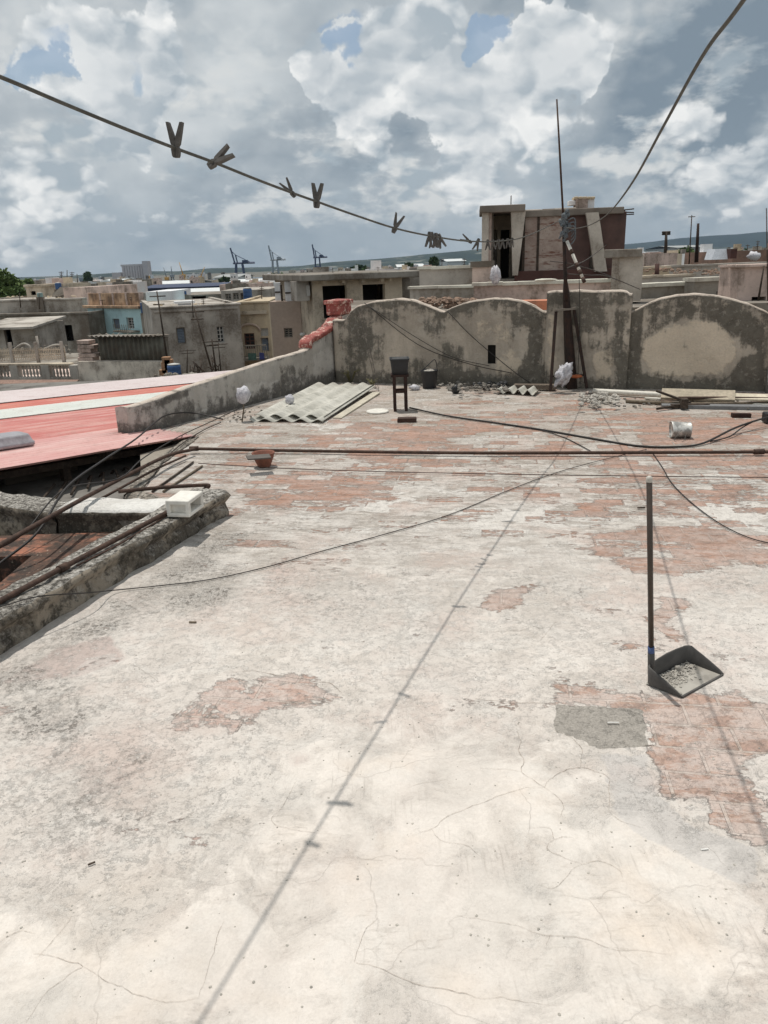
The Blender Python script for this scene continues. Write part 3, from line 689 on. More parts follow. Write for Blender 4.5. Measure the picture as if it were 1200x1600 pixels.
# red painted scroll on top of the parapet
M_red, t, b = newmat('flaking red paint'); P = t.pos(); n = t.noise(P, 15, 7, .72); n2 = t.noise(P, 6, 4, .6)
c = t.mix(t.mr(n2, .35, .65), S(160,92,84), S(138,76,70)); c = t.mix(t.mr(n, .52, .60), c, S(206,176,162)); c = t.mix(t.mr(t.noise(P, 9, 6, .7), .56, .66, 0, .7), c, S(84,60,54)); t.put(b.inputs['Base Color'], c); t.put(b.inputs['Normal'], t.bump(n, .01)); b.inputs['Roughness'].default_value = .7
def pp(px, py): return onpl(px, py, pA, pN)
mb = MB()
ctr = crv([pp(484,544), pp(487,532), pp(497,527), pp(507,521), pp(516,515), pp(522,508), pp(528,500), pp(533,497)], 6)
hw = .06; rings = []
for i, p in enumerate(ctr):
    t_ = (ctr[min(i+1, len(ctr)-1)]-ctr[max(i-1, 0)]).normalized(); up_ = (pN.cross(t_)); up_ = up_ if up_.z > 0 else -up_
    h1 = .034+.022*math.sin(i*.5)**2
    rings.append([p-pN*.17-up_*.03, p+pN*.015-up_*.03, p+pN*.022+up_*h1*.5, p+pN*.0+up_*h1*.8, p-pN*.15+up_*h1*.8, p-pN*.18+up_*h1*.4])
vs = [v for r_ in rings for v in r_]; k = 6
fs = [(i*k+j, i*k+(j+1)%k, (i+1)*k+(j+1)%k, (i+1)*k+j) for i in range(len(rings)-1) for j in range(k)]
fs += [tuple(range(k))[::-1], tuple((len(rings)-1)*k+j for j in range(k))]
mb.add(vs, fs, True)
mb.build('painted_scroll', M_red, par)
mb = MB(); a_ = pp(528,497); b_ = pp(549,468)
cc = (a_+b_)/2-pN*.10
mb.obox(cc+Vector((0,0,.02)), pdv, (b_-a_).dot(pdv)/2*.85, pN, .12, (0,0,1), (b_.z-a_.z)/2*.85, .015)
mb.obox(Vector((cc.x, cc.y, b_.z-.02)), pdv, (b_-a_).dot(pdv)/2, pN, .14, (0,0,1), .03, .01)
blk = mb.build('painted_block', M_red, par); rag(blk, .012, 9)

# ------------------------------------------------------------------ low kerbs, lower roof and shaft on the left
def prism(mb, pts, z0, z1, mi=0):
    n = len(pts); vs = [(p[0], p[1], z0) for p in pts]+[(p[0], p[1], z1) for p in pts]
    return mb.add(vs, [tuple(range(n))[::-1], tuple(range(n, 2*n))]+[(i, (i+1)%n, (i+1)%n+n, i+n) for i in range(n)], mi=mi)
def slabgrid(A, B, wdt, z0, z1, step=.04, amp=.012, side=1):
    """rough low wall with dense faces; A,B base line of the right hand face, width to the left"""
    A = Vector(A); B = Vector(B); d = (B-A); L = d.length; d.normalize(); n = Vector((-d.y, d.x, 0))*side
    prof = []
    k = max(2, int((z1-z0)/step))
    for i in range(k+1): prof.append((0, z0+(z1-z0)*i/k))
    m_ = max(2, int(wdt/step))
    for i in range(1, m_+1): prof.append((wdt*i/m_, z1))
    for i in range(1, k+1): prof.append((wdt, z1-(z1-z0)*i/k))
    nl = max(2, int(L/step)); vs = []
    for j in range(nl+1):
        for w_, z_ in prof:
            p = A+d*(L*j/nl)+n*w_+Vector((0, 0, z_))
            a_ = fbm(p.x*3, p.y*3, p.z*3, 4); b_ = fbm(p.x*14, p.y*14, p.z*14, 3)
            rnd = .02 if (w_ in (0, wdt) and z_ == z1) else 0
            lip = amp*1.3*math.exp(-((z_-z1+.025)/.03)**2)*(1 if w_ == 0 else 0)-amp*1.5*math.exp(-((z_-z1+.085)/.03)**2)*(1 if w_ == 0 else 0)*(1+fbm(p.x*3, p.y*3, 9, 3)*3)
            p = p-n*lip+Vector((fbm(p.x*5, p.y*5, 2+p.z*4, 3)*amp*2.4+b_*amp*.8, b_*amp, (a_*amp*1.7+b_*amp*.9-rnd) if z_ == z1 else fbm(p.x*9, p.y*9, p.z*6, 3)*amp*.9))
            vs.append(p)
    q = len(prof); fs = [(j*q+i, (j+1)*q+i, (j+1)*q+i+1, j*q+i+1) for j in range(nl) for i in range(q-1)]
    if side > 0: fs = [f[::-1] for f in fs]
    fs += [tuple(range(q)) if side > 0 else tuple(range(q))[::-1], tuple(nl*q+i for i in range(q))[::-1] if side > 0 else tuple(nl*q+i for i in range(q))]
    return MB().add(vs, fs, True)
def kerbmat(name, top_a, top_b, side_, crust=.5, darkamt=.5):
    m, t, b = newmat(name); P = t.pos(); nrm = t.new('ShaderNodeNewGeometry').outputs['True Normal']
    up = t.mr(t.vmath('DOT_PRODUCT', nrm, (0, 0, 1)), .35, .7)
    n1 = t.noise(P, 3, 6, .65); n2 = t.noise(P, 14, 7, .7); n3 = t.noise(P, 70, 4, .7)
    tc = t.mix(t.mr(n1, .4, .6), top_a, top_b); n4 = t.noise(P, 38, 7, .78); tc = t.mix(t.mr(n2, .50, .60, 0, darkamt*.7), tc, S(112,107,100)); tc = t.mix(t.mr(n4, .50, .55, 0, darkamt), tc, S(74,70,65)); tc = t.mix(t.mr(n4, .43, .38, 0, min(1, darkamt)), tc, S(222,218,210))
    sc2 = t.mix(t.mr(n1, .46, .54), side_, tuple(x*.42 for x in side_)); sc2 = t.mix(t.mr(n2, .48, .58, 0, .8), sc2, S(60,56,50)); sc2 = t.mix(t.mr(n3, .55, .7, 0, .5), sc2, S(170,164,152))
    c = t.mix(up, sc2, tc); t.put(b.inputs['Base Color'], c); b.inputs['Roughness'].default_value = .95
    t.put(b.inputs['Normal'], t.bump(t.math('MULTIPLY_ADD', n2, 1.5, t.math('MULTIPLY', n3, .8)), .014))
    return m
M_kerb = kerbmat('crusted kerb', S(176,171,163), S(140,135,127), S(158,147,132), darkamt=.95)
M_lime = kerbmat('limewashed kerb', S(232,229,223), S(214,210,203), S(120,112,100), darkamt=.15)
k0 = Vector((-2.1, 1.6, 0)); k1 = Vector(G(0,1040)); k2 = Vector(G(235,900)); k3 = Vector(G(357,803)); 
dk = (k3-k2).normalized()
mb = slabgrid(k1+(k1-k2).normalized()*1.6, k3, .26, -.9, .165, step=.028, amp=.018)
kerb = mb.build('kerb', M_kerb); tag(kerb, 'thick crumbling concrete kerb beside the sunken roof, with the white block on it', 'kerb')
f0 = Vector(G(262,797,.12)); f1 = Vector(G(86,797,.12)); f0.z = f1.z = 0
mb = slabgrid(f0+Vector((.22,-.02,0)), f1, .30, -.75, .12, side=-1)
fk = mb.build('kerb', M_lime); tag(fk, 'low kerb with a bright whitewashed top at the far side of the sunken roof', 'kerb')
g1_ = Vector(G(30,782,.1)); g1_.z = 0
mb = slabgrid(f1+Vector((-.02,.0,0)), f1+Vector((-1.6,.75,0)), .28, -.75, .10, side=-1)
fk2 = mb.build('kerb', M_kerb); tag(fk2, 'grey crusted kerb running left from the whitewashed one towards the red metal roof', 'kerb')
e_pts = [Vector((-1.27,4.92,0)), Vector((-1.86,5.5,0)), Vector((-1.93,6.35,0)), Vector((-1.84,7.40,0))]
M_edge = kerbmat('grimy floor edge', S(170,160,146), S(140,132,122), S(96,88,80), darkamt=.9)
for i_ in range(3):
    o = slabgrid(e_pts[i_], e_pts[i_+1]+(e_pts[i_+1]-e_pts[i_]).normalized()*.02, .13, -.5, .012, step=.03, amp=.012).build('floor_edge', M_edge); tag(o, kind='structure')
# sunken tiled roof with a dark opening
M_tile, t, b = newmat('wet clay tiles'); P = t.pos(); Q = t.mapping(P, rot=(0, 0, .25))
bt = t.new('ShaderNodeTexBrick'); t.put(bt.inputs['Vector'], Q); bt.inputs['Scale'].default_value = 1; bt.inputs['Brick Width'].default_value = .26; bt.inputs['Row Height'].default_value = .13; bt.inputs['Mortar Size'].default_value = .006
n = t.noise(P, 6, 7, .68); n2 = t.noise(P, 40, 4, .7)
c = t.mix(t.mr(n, .38, .56), S(160,106,84), S(122,92,78)); c = t.mix(t.mr(t.noise(P, 2.6, 7, .7), .44, .56), c, S(84,66,56)); c = t.mix(t.mr(n, .50, .56), c, S(66,56,50)); c = t.mix(t.mr(n2, .62, .7, 0, .7), c, S(190,178,160)); c = t.mix(t.math('MULTIPLY', bt.outputs['Fac'], .7), c, S(60,48,42))
t.put(b.inputs['Base Color'], c); b.inputs['Roughness'].default_value = .8; t.put(b.inputs['Normal'], t.bump(n2, .006))
zl = -.03
def cutslab(mb, x0, y0, x1, y1, hx0, hy0, hx1, hy1, z1, z0):
    mb.box((x0, y0, z0), (x1, hy0, z1)); mb.box((x0, hy1, z0), (x1, y1, z1)); mb.box((x0, hy0, z0), (hx0, hy1, z1)); mb.box((hx1, hy0, z0), (x1, hy1, z1))
h0 = G(50,868,zl); h1 = G(0,925,zl)
mb = MB(); cutslab(mb, -9, -3, -1.3, 4.7, -3.2, 2.4, h0.x, h0.y, zl, zl-.25)
mb.box((-9,-3,-12.9),(-3.25,4.7,-.285)); mb.box((h0.x+.05,-3,-12.9),(-1.3,4.7,-.285)); mb.box((-3.24,-3,-12.9),(h0.x+.04,2.35,-.285)); mb.box((-3.24,h0.y+.05,-12.9),(h0.x+.04,4.7,-.285)); mb.box((-3.24,2.36,-3.4),(h0.x+.04,h0.y+.04,-3.2))
low = mb.build('sunken_roof', M_tile); tag(low, 'sunken orange tiled roof with a black square opening below the kerb at the left edge', 'roof')
# body of our own building under the terrace
M_body = weather('own facade', S(160,152,140), S(140,132,120))
mb = MB(); 
prism(mb, [(-1.2,-2.5),(9,-2.5),(9,11.35),(-.6,11.35),(-2.55,7.62),(-1.93,7.48),(-2.28,6.9),(-2.0,6.0),(-1.22,4.9),(-1.15,4.4),(-1.2,3)], -12.9, -.03)
body = mb.build('own_building', M_body); tag(body, 'pale building under the terrace, its bare side showing below the floor edge at left', 'building')
# lower lane side wall and roof beneath the red metal roof
M_gw = weather('grey side wall', S(134,130,124), S(112,108,103), amt=.6)
mb = MB(); prism(mb, [(-9,4.72),(-1.4,4.72),(-2.0,5.62),(-2.3,6.9),(-1.95,7.5),(-2.62,7.64),(-.9,10.8),(-3.2,13.4),(-9,13.4)], -12.9, -.20)
nb = mb.build('lower_house', M_gw); tag(nb, 'grey flat roofed house in shade beneath the red corrugated roof', 'house')
# ------------------------------------------------------------------ red corrugated roof
RA = Vector((-1.90, 7.43, .02)); rd = Vector((.64, .76, -.052)).normalized(); re = Vector((-.76, .64, .0)).normalized(); rn = rd.cross(re); rn = rn if rn.z > 0 else -rn
def rpl(px, py): return onpl(px, py, RA, rn)
def rv(px, py): return (rpl(px, py)-RA).dot(re)
def paintmat(name, a, b2, fade, rough=.5, famt=.5):
    m, t, b = newmat(name); P = t.pos(); n = t.noise(t.mapping(t.mapping(P, rot=(0, 0, -math.atan2(rd.y, rd.x))), sc=(.35, 3.5, 1)), 2.4, 7, .65); n2 = t.noise(P, 40, 5, .7); n3 = t.noise(P, 2.0, 5, .6)
    c = t.mix(t.mr(n3, .36, .64), a, b2); c = t.mix(t.mr(n, .46, .62, 0, famt), c, fade); c = t.mix(t.mr(n2, .54, .70, 0, .22), c, S(140,112,104)); c = t.mix(t.mr(t.noise(P, 5, 7, .7), .52, .70, 0, .3), c, S(160,124,114))
    t.put(b.inputs['Base Color'], c); t.put(b.inputs['Roughness'], t.mr(n2, .3, .7, rough-.1, rough+.15)); t.put(b.inputs['Normal'], t.bump(n2, .0015)); return m
M_rr = paintmat('faded red sheet', S(196,128,120), S(190,116,110), S(212,174,165), famt=.6)
M_ro = paintmat('faded orange sheet', S(202,126,110), S(194,110,100), S(212,164,150), famt=.6)
M_rp = paintmat('chalky pink sheet', S(212,172,165), S(204,154,149), S(220,194,187))
M_rw = paintmat('white sheet', S(212,200,198), S(204,190,188), S(218,210,208), famt=.3)
M_rg = paintmat('pale green sheet', S(212,214,207), S(204,207,199), S(220,220,215), famt=.3)
roof = empty('corrugated_roof', (-3.2, 8.0, 0), 'corrugated metal roof in red, white and pale green sheets left of the parapet', 'roof')
bands = [rv(90,718), rv(90,683), rv(90,647), rv(90,634), rv(90,627), rv(90,610)]
def right_limit(v):
    """sheets stop at the parapet's outer face"""
    P0 = RA+re*v; q = pA-pN*.18; t_ = (q-P0).dot(pN)/rd.dot(pN); return t_
def corr(mb, u0f, u1f, v0, v1, O, du, dv, nn, pitch, amp, th=.004, step=None, zoff=0, wob=0, nu=2):
    step = step or pitch/8; n_ = max(2, int((v1-v0)/step)); vs = []
    for k in range(n_+1):
        v = v0+(v1-v0)*k/n_; h = amp*math.sin(2*math.pi*v/pitch)+zoff; a, b_ = u0f(v), u1f(v)
        for q in range(nu+1):
            u = a+(b_-a)*q/nu; wb = wob*fbm(u*.8, v*.8, 5, 2) if wob else 0
            vs += [O+du*u+dv*v+nn*(h+wb), O+du*u+dv*v+nn*(h-th+wb)]
    m = (nu+1)*2; fs = []
    for k in range(n_):
        for q in range(nu):
            a = k*m+q*2; fs += [(a, a+2, a+m+2, a+m), (a+1, a+m+1, a+m+3, a+3)]
        fs += [(k*m, k*m+m, k*m+m+1, k*m+1), (k*m+nu*2, k*m+nu*2+1, (k+1)*m+nu*2+1, (k+1)*m+nu*2)]
    fs += [tuple(x for q in range(nu) for x in ()) or (0, 1, 3, 2)]
    return mb.add(vs, fs, True)
def limit(v):
    P0 = RA+re*v; ue = (PA-P0).dot(pd)/rd.dot(pd); lat = (P0+rd*ue-PA).dot(-pN)
    if lat > .18: return right_limit(v)
    if lat > -.01: return ue
    return .0
for i, (mt, lim) in enumerate([(M_rp, 0), (M_rr, 1), (M_rg, 1), (M_ro, 1), (M_rw, 1)]):
    v0, v1 = bands[i], bands[i+1]+.05; rg_ = limit
    mb = MB(); corr(mb, lambda v: -5.2, rg_, v0, v1, RA, rd, re, rn, .09, .011, zoff=.012*i, wob=.01, nu=10)
    s_ = mb.build('roof_sheet', mt, roof)
    if i == 2: s_['label'] = 'pale green translucent sheet'
    if i >= 4: s_['label'] = 'white painted sheet'
    if i == 0: s_['label'] = 'chalky pink sheet at the eaves'
M_dw = rusty('dark timber', S(58,50,44), S(88,76,66))
mb = MB()
for u in (-.9, -2.1, -3.4): mb.obox(RA+rd*u+re*1.6-rn*.06, re, 1.55, rd, .03, rn, .035)
mb.obox(RA+rd*-2.4+re*.25-rn*.12, rd, 2.3, re, .03, rn, .03)
for u in (-1.2, -2.3, -3.6): mb.obox(RA+rd*u+re*.3-rn*.5, re, .035, rd, .035, (0,0,1), .36)
mb.build('roof_frame', M_dw, roof)
# clutter in the shade under the roof
M_g2 = weather('stored board', S(120,112,102), S(92,86,78)); 
mb = MB(); c0 = RA+rd*-1.3+re*.6; mb.obox(Vector((c0.x, c0.y, -.14)), rd, .35, re, .015, (0,0,1), .07); o = mb.build('stored_board', M_g2); tag(o, 'grey board leaning in the shade beneath the red corrugated roof', 'board')
mb = MB(); c0 = RA+rd*-2.0+re*.5; mb.lathe((c0.x, c0.y, -.21), [(.08,0),(.10,.03),(.11,.11),(.10,.14),(.0,.14)], 16); o = mb.build('dark_tub', plain('dark tub', S(52,48,46), .6)); tag(o, 'dark round tub in the shade beneath the red corrugated roof', 'tub')
mb = MB()
for k in range(9):
    p = RA+rd*(-.5-.12*k)+re*.15; mb.tube(crv([(p.x, p.y, -.20), (p.x+.06, p.y-.05, -.15), (p.x+.15, p.y-.08*k, -.17)], 3), .012, 6)
o = mb.build('pipe_bundle', M_dw); tag(o, 'small bundle of dark pipe ends under the eaves of the red roof', 'pipes')
# grey plastic tub on the roof
tb = rpl(8, 700); M_tub = plain('grey plastic', S(158,156,160), .45)
mb = MB(); 
def rsq(hx, hy, r, n=5):
    out = []
    for sx, sy, a0 in ((1,1,0),(-1,1,90),(-1,-1,180),(1,-1,270)):
        for k in range(n+1):
            a = math.radians(a0+90*k/n); out.append((sx*(hx-r)+r*math.cos(a), sy*(hy-r)+r*math.sin(a)))
    return out
def loft(mb, secs, cap0=True, cap1=True, smooth=True, mi=0):
    n = len(secs[0]); vs = [p for s in secs for p in s]; fs = [(i*n+k, i*n+(k+1)%n, (i+1)*n+(k+1)%n, (i+1)*n+k) for i in range(len(secs)-1) for k in range(n)]
    mb.add(vs, fs, smooth, mi); o = len(mb.v)-len(vs)
    if cap0: mb.f.append(tuple(o+k for k in range(n))[::-1]); mb.m.append(mi); mb.sm.append(False)
    if cap1: mb.f.append(tuple(o+(len(secs)-1)*n+k for k in range(n))); mb.m.append(mi); mb.sm.append(False)
secs = []
for z_, s_ in ((0,1.05),(.03,1.05),(.035,1.0),(.085,.9),(.10,.86),(.105,.6)):
    secs.append([tb+rd*(x*s_)+re*(y*s_)+rn*(z_+.02) for x, y in rsq(.22,.15,.06)])
loft(mb, secs); o = mb.build('plastic_tub', M_tub); tag(o, 'grey plastic tub lying upside down on the red metal roof at the left edge', 'tub')

# ------------------------------------------------------------------ pipes, cables
M_pipe = rusty('rusty pipe', S(66,52,45), S(90,70,60)); M_cab = plain('black cable', S(46,42,40), .6, var=.3); M_cab2 = plain('grey cable', S(74,66,60), .7, var=.3)
def line_obj(name, pts, r, mat, label, cat, n=8, sub=6, curve=True, parent=None):
    mb = MB(); mb.tube(crv(pts, sub) if curve else pts, r, n); o = mb.build(name, mat, parent)
    if parent is None: tag(o, label, cat)
    return o
lp = empty('iron_pipe', G(700,707,0), 'long straight rusty pipe lying across the whole terrace', 'pipe')
pts = [G(303,701,.05), G(450,704,.03), G(700,707.5,.03), G(900,707.5,.03), G(1200,706,.03), G(1330,704,.03)]
mb = MB(); mb.tube(crv(pts, 8), .014, 10); mb.build('pipe_run', M_pipe, lp)
for q in ((303,701,.05),(1186,706,.03)): 
    mb = MB(); p = G(*q); mb.tube([p-Vector((.04,0,0)), p+Vector((.04,0,0))], .023, 12); mb.build('pipe_coupling', M_pipe, lp)
line_obj('iron_pipe', [G(303,702,.06), G(262,712,.10), G(200,742,.14), G(110,790,.20), G(0,852,.24), G(-120,920,.26)], .015, M_pipe, 'rusty pipe slanting from the cross pipe over the whitewashed kerb to the left edge', 'pipe')
line_obj('iron_pipe', [G(290,712,.05), G(240,735,.05), G(160,778,.08)], .010, M_pipe, 'thinner rusty pipe just below the slanting one, ending at the whitewashed kerb', 'pipe')
line_obj('iron_pipe', [G(185,768,.15), G(250,762,.13), G(318,758,.11), G(326,760,.10), G(320,764,.08), G(311,771,.04)], .014, M_pipe, 'short rusty pipe with a bent end behind the white hollow block', 'pipe')
kp = empty('iron_pipe', G(130,880,.2), 'rusty pipe lying along the inner edge of the thick kerb, with a coupling', 'pipe')
pts = [G(268,797,.19), G(92,886,.19), G(0,936,.19), G(-160,1024,.19)]; pts = [pts[0], pts[0].lerp(pts[3], .33)+Vector((0,.004,0)), pts[0].lerp(pts[3], .66), pts[3]]
mb = MB(); mb.tube(crv(pts, 6), .0145, 10); mb.build('pipe_run', M_pipe, kp)
dd = (pts[3]-pts[0]).normalized(); p = pts[0]+dd*((Vector(G(92,886,.19))-pts[0]).dot(dd)); mb = MB(); mb.tube([p-dd*.03, p+dd*.03], .021, 12); mb.build('pipe_coupling', M_pipe, kp)
line_obj('iron_pipe', [G(265,803,.175), G(190,848,.175), G(120,884,.175)], .0055, M_pipe, 'thin rod lying beside the coupled pipe on top of the thick kerb', 'rod')
M_wood = rusty('weathered lath', S(128,116,100), S(96,84,70))
line_obj('wooden_lath', [G(302,722,.012), G(238,768,.012)], .010, M_dw, 'dark lath on the floor near the left edge, upper of two', 'lath', curve=False, n=4)
line_obj('wooden_lath', [G(316,728,.012), G(255,768,.012)], .010, M_wood, 'pale lath on the floor near the left edge, lower of two', 'lath', curve=False, n=4)
line_obj('black_cable', [G(348,655,.03), G(300,645,.10), G(262,648,.16), G(240,662,.14), G(212,686,.12), G(160,720,.24), G(104,762,.26), G(60,830,.14), G(0,880,.05), G(-90,950,.0)], .008, M_cab, 'black cable looping off the parapet and down across the pipes at left', 'cable')
line_obj('black_cable', [G(395,628,.05), G(340,654,.04), G(280,682,.05), G(225,715,.2), G(185,748,.22), G(100,765,.24), G(40,830,.1), G(0,856,.05), G(-60,880,0)], .005, M_cab, 'thin dark cable beneath the looping one, running along the parapet foot', 'cable')
line_obj('grey_cable', [G(345,660,.02), G(318,672,.02), G(286,692,.03), G(262,712,.03)], .006, M_cab2, 'grey flexible cable at the foot of the parapet near the long pipe', 'cable')
line_obj('black_cable', [G(640,637,.02), G(700,650,.012), G(770,660,.012), G(850,672,.012), G(930,686,.012), G(1000,697,.012), G(1060,698,.012), G(1100,692,.02), G(1150,668,.06), G(1200,652,.1), G(1260,640,.1)], .0095, M_cab, 'thick black cable running from the stool across the terrace to the right edge', 'cable')
line_obj('black_cable', [G(1110,690,.015), G(1140,682,.02), G(1160,668,.05), G(1185,656,.08), G(1240,640,.1)], .006, M_cab, 'thin cable splitting off beside the thick black one at the right edge', 'cable')
line_obj('thin_cable', [G(-60,962,.2), G(0,948,.185), G(60,932,.18), G(140,926,.10), G(180,922,.02), G(250,915,.008), G(330,905,.008), G(420,885,.008), G(500,862,.008), G(600,835,.008), G(700,805,.008), G(790,768,.008), G(850,745,.008), G(905,728,.01), G(960,714,.01), G(1010,702,.01)], .003, M_cab, 'long thin cable crossing the terrace from the thick kerb up to the long pipe', 'cable')
line_obj('thin_cable', [G(1020,708,.01), G(1035,730,.008), G(1050,755,.008), G(1080,785,.008), G(1120,815,.008), G(1160,836,.008), G(1200,848,.008), G(1260,856,.008)], .0035, M_cab, 'thin black cable curling from the long pipe to the right edge behind the dustpan', 'cable')
line_obj('thin_cable', [G(840,670,.01), G(880,683,.008), G(905,695,.008), G(925,706,.01)], .0045, M_cab, 'short thin cable between the thick cable and the long pipe', 'cable')
line_obj('thin_wire', [G(310,724,.03), G(450,732,.02), G(600,737,.015), G(800,741,.02), G(1010,744,.06), G(1200,746,.03), G(1300,747,.03)], .0035, M_pipe, 'thin rusty wire stretched across the terrace in front of the long pipe', 'wire')
line_obj('thin_wire', [bA+bd*.25+bN*.03+Vector((0,0,1.1)), bA+bd*1.0+bN*.04+Vector((0,0,.55)), bA+bd*1.7+bN*.05+Vector((0,0,.30)), bA+bd*2.3+bN*.05+Vector((0,0,.18))], .005, M_cab, 'dark wire sagging down the left arch of the far wall', 'wire')
line_obj('thin_wire', [bA+bd*.32+bN*.03+Vector((0,0,1.05)), bA+bd*.95+bN*.04+Vector((0,0,.66)), bA+bd*1.5+bN*.05+Vector((0,0,.38)), bA+bd*2.0+bN*.05+Vector((0,0,.27))], .004, M_cab, 'second dark wire just above the sagging one on the left arch', 'wire')
line_obj('thin_wire', [onpl(700,486,bA,bN)+bN*.03, onpl(740,527,bA,bN)+bN*.03, onpl(800,577,bA,bN)+bN*.04, onpl(830,598,bA,bN)+bN*.05], .005, M_cab, 'thin straight wire slanting down the middle arch of the far wall', 'wire')

# ------------------------------------------------------------------ washing lines and pegs
MP = Vector(G(893,607)); MP.z = 0                 # mast foot
pegs3 = [(-.51,2.16,1.91),(-.45,2.31,1.89),(-.28,2.77,1.85),(-.20,2.93,1.83),(.10,3.73,1.75),(.31,4.23,1.73),(.58,4.89,1.71)]
p1_ = Vector(pegs3[0]); p7 = Vector(pegs3[-1]); ln = (p7-p1_).cross(Vector((0,0,1))).normalized()
def lpt(px, py): return onpl(px, py, p1_, ln)
ATT = Vector((2.27, 9.58, 2.04))
l1 = [lpt(-160,58), lpt(0,120), lpt(100,162), lpt(200,203), lpt(275,232), lpt(335,254), lpt(400,280), lpt(453,300), lpt(495,315), lpt(560,338), lpt(619,357), lpt(675,369), lpt(735,377)]
l1 += [lpt(790,376), lpt(830,366), ATT]
M_rope = plain('grey rope', S(92,90,84), .85, var=.4, sc_=60)
mb = MB(); mb.tube(crv(l1, 8), .0044, 8); o = mb.build('washing_line', M_rope); tag(o, 'sagging grey washing line with wooden pegs, running from upper left to the mast', 'washing line')
def on_line(path, px):
    best = min(range(len(path)), key=lambda i: 0)
    return None
mb = MB(); l2 = [(.30,-.6,2.30),(.45,.4,2.12),(.56,1.0,2.05),(.67,1.55,2.02),(.735,1.87,2.01),(.85,2.40,1.955),(1.03,3.22,1.872)]
l2 = [Vector(p) for p in l2]+[at(956,328,5.0), at(938,343,6.0), at(918,353,7.2), at(898,357,8.6), ATT+Vector((.03,0,-.10))]
mb.tube(crv(l2, 8), .0042, 8); o = mb.build('washing_line', M_rope); tag(o, 'bare washing line rising from the mast to the upper right corner', 'washing line')
M_peg = plain('weathered peg wood', S(96,92,88), .85, var=.35, sc_=80); M_spr = plain('peg spring', S(110,108,104), .4, metal=.8)
def make_peg():
    r = empty('clothes_peg', (0,0,0), 'x', 'clothes peg')
    # local frame: z jaws (-) to handles (+), x across the pair, y along the line
    for s in (-1, 1):
        mb = MB(); secs = []
        for z_, x_, hx in ((-.030,.0026,.0022),(-.026,.0036,.0034),(-.012,.0046,.0042),(-.006,.0030,.0026),(-.001,.0048,.0042),(.012,.0075,.0046),(.034,.0140,.0032),(.046,.0175,.0024)):
            secs.append([Vector((s*(x_)+sx*hx*1.35, sy*.0062, z_)) for sx, sy in ((-1,-1),(1,-1),(1,1),(-1,1))])
        loft(mb, secs, smooth=False); mb.build('peg_half', M_peg, r, local=True)
    mb = MB(); pts = [Vector((.0065*math.cos(a), .0055*(1 if k % 2 else -1)*.6+.0016*(k-6)/6, .006+.0055*math.sin(a))) for k, a in enumerate([i*math.pi/2 for i in range(13)])]
    mb.tube(crv(pts, 3), .0011, 5); mb.build('peg_spring', M_spr, r, local=True)
    return r
proto = make_peg()
def copy_tree(o, parent=None):
    c = o.copy(); COL.objects.link(c); c.parent = parent
    for ch in [x for x in bpy.data.objects if x.parent == o]: copy_tree(ch, c)
    return c
# (image position of the grip, lean in the picture in degrees clockwise, roll about its axis, scale, label)
PEG = [(275,231,4,20,1.1,'large upright wooden peg, first on the sagging line from the left'),
 (334,254,58,-25,1.05,'wooden peg tipped far over to the right, second on the sagging line'),
 (456,301,-35,30,.85,'small wooden peg leaning left, just before the upright middle one'),
 (495,316,6,-10,1.1,'upright wooden peg in the middle of the sagging line'),
 (617,357,24,30,1.15,'single peg leaning right between the middle pegs and the cluster'),
 (671,368,186,20,1.0,'first peg of the hanging cluster left of the roof shack'),
 (676,369,176,-40,1.05,'second peg of the hanging cluster, hanging lowest'),
 (682,370,182,50,1.0,'third peg of the hanging cluster left of the roof shack'),
 (688,371,160,10,1.0,'last peg of the hanging cluster, splayed to the right'),
 (734,377,-62,20,1.0,'peg lying nearly flat on the line just left of the roof shack'),
 (746,377,200,0,1.0,'peg hanging beside the corner column of the roof shack')]
path = crv(l1, 30)
def proj(P):
    v = Vector(P)-CAM; return 600+v.dot(cx)/v.dot(FW)*F, 800-v.dot(cy)/v.dot(FW)*F
pr = [proj(p) for p in path]
for i, (px, py, lean, roll, s_, lab) in enumerate(PEG):
    o = proto if i == 0 else copy_tree(proto)
    k = min(range(len(path)), key=lambda j: abs(pr[j][0]-px)+.3*abs(pr[j][1]-py)); P = path[k]; td = (path[min(k+1, len(path)-1)]-path[max(k-1, 0)]).normalized()
    a = math.radians(lean); zax = (Vector((0,0,1))*math.cos(a)+(cx*math.sin(a))).normalized()
    yax = (td-zax*td.dot(zax)).normalized(); yax = Matrix.Rotation(math.radians(roll*.5), 3, zax)@yax; xax = yax.cross(zax)
    Mx = Matrix((xax, yax, zax)).transposed().to_4x4()@Matrix.Scale(s_, 4); Mx.translation = P+zax*(.010*s_)
    o.matrix_world = Mx; o.location = Mx.to_translation(); o.rotation_euler = Mx.to_euler(); o.scale = (s_,)*3
    tag(o, lab, 'clothes peg', 'wooden pegs on the washing line')
for j, px in enumerate((762, 770, 778, 786, 793, 800)):
    o = copy_tree(proto); k = min(range(len(path)), key=lambda j: abs(pr[j][0]-px)); P = path[k]
    zax = Vector((.15*math.sin(j*2.1), 0, -1)).normalized(); yax = Vector((.4,.9,0)).normalized(); yax = (yax-zax*yax.dot(zax)).normalized(); xax = yax.cross(zax)
    Mx = Matrix((xax, yax, zax)).transposed().to_4x4(); o.location = P+zax*.012; o.rotation_euler = Mx.to_euler(); o.scale = (.9,)*3
    tag(o, 'small peg in the row hanging in front of the roof shack doorway', 'clothes peg', 'small pegs hanging in front of the shack doorway')
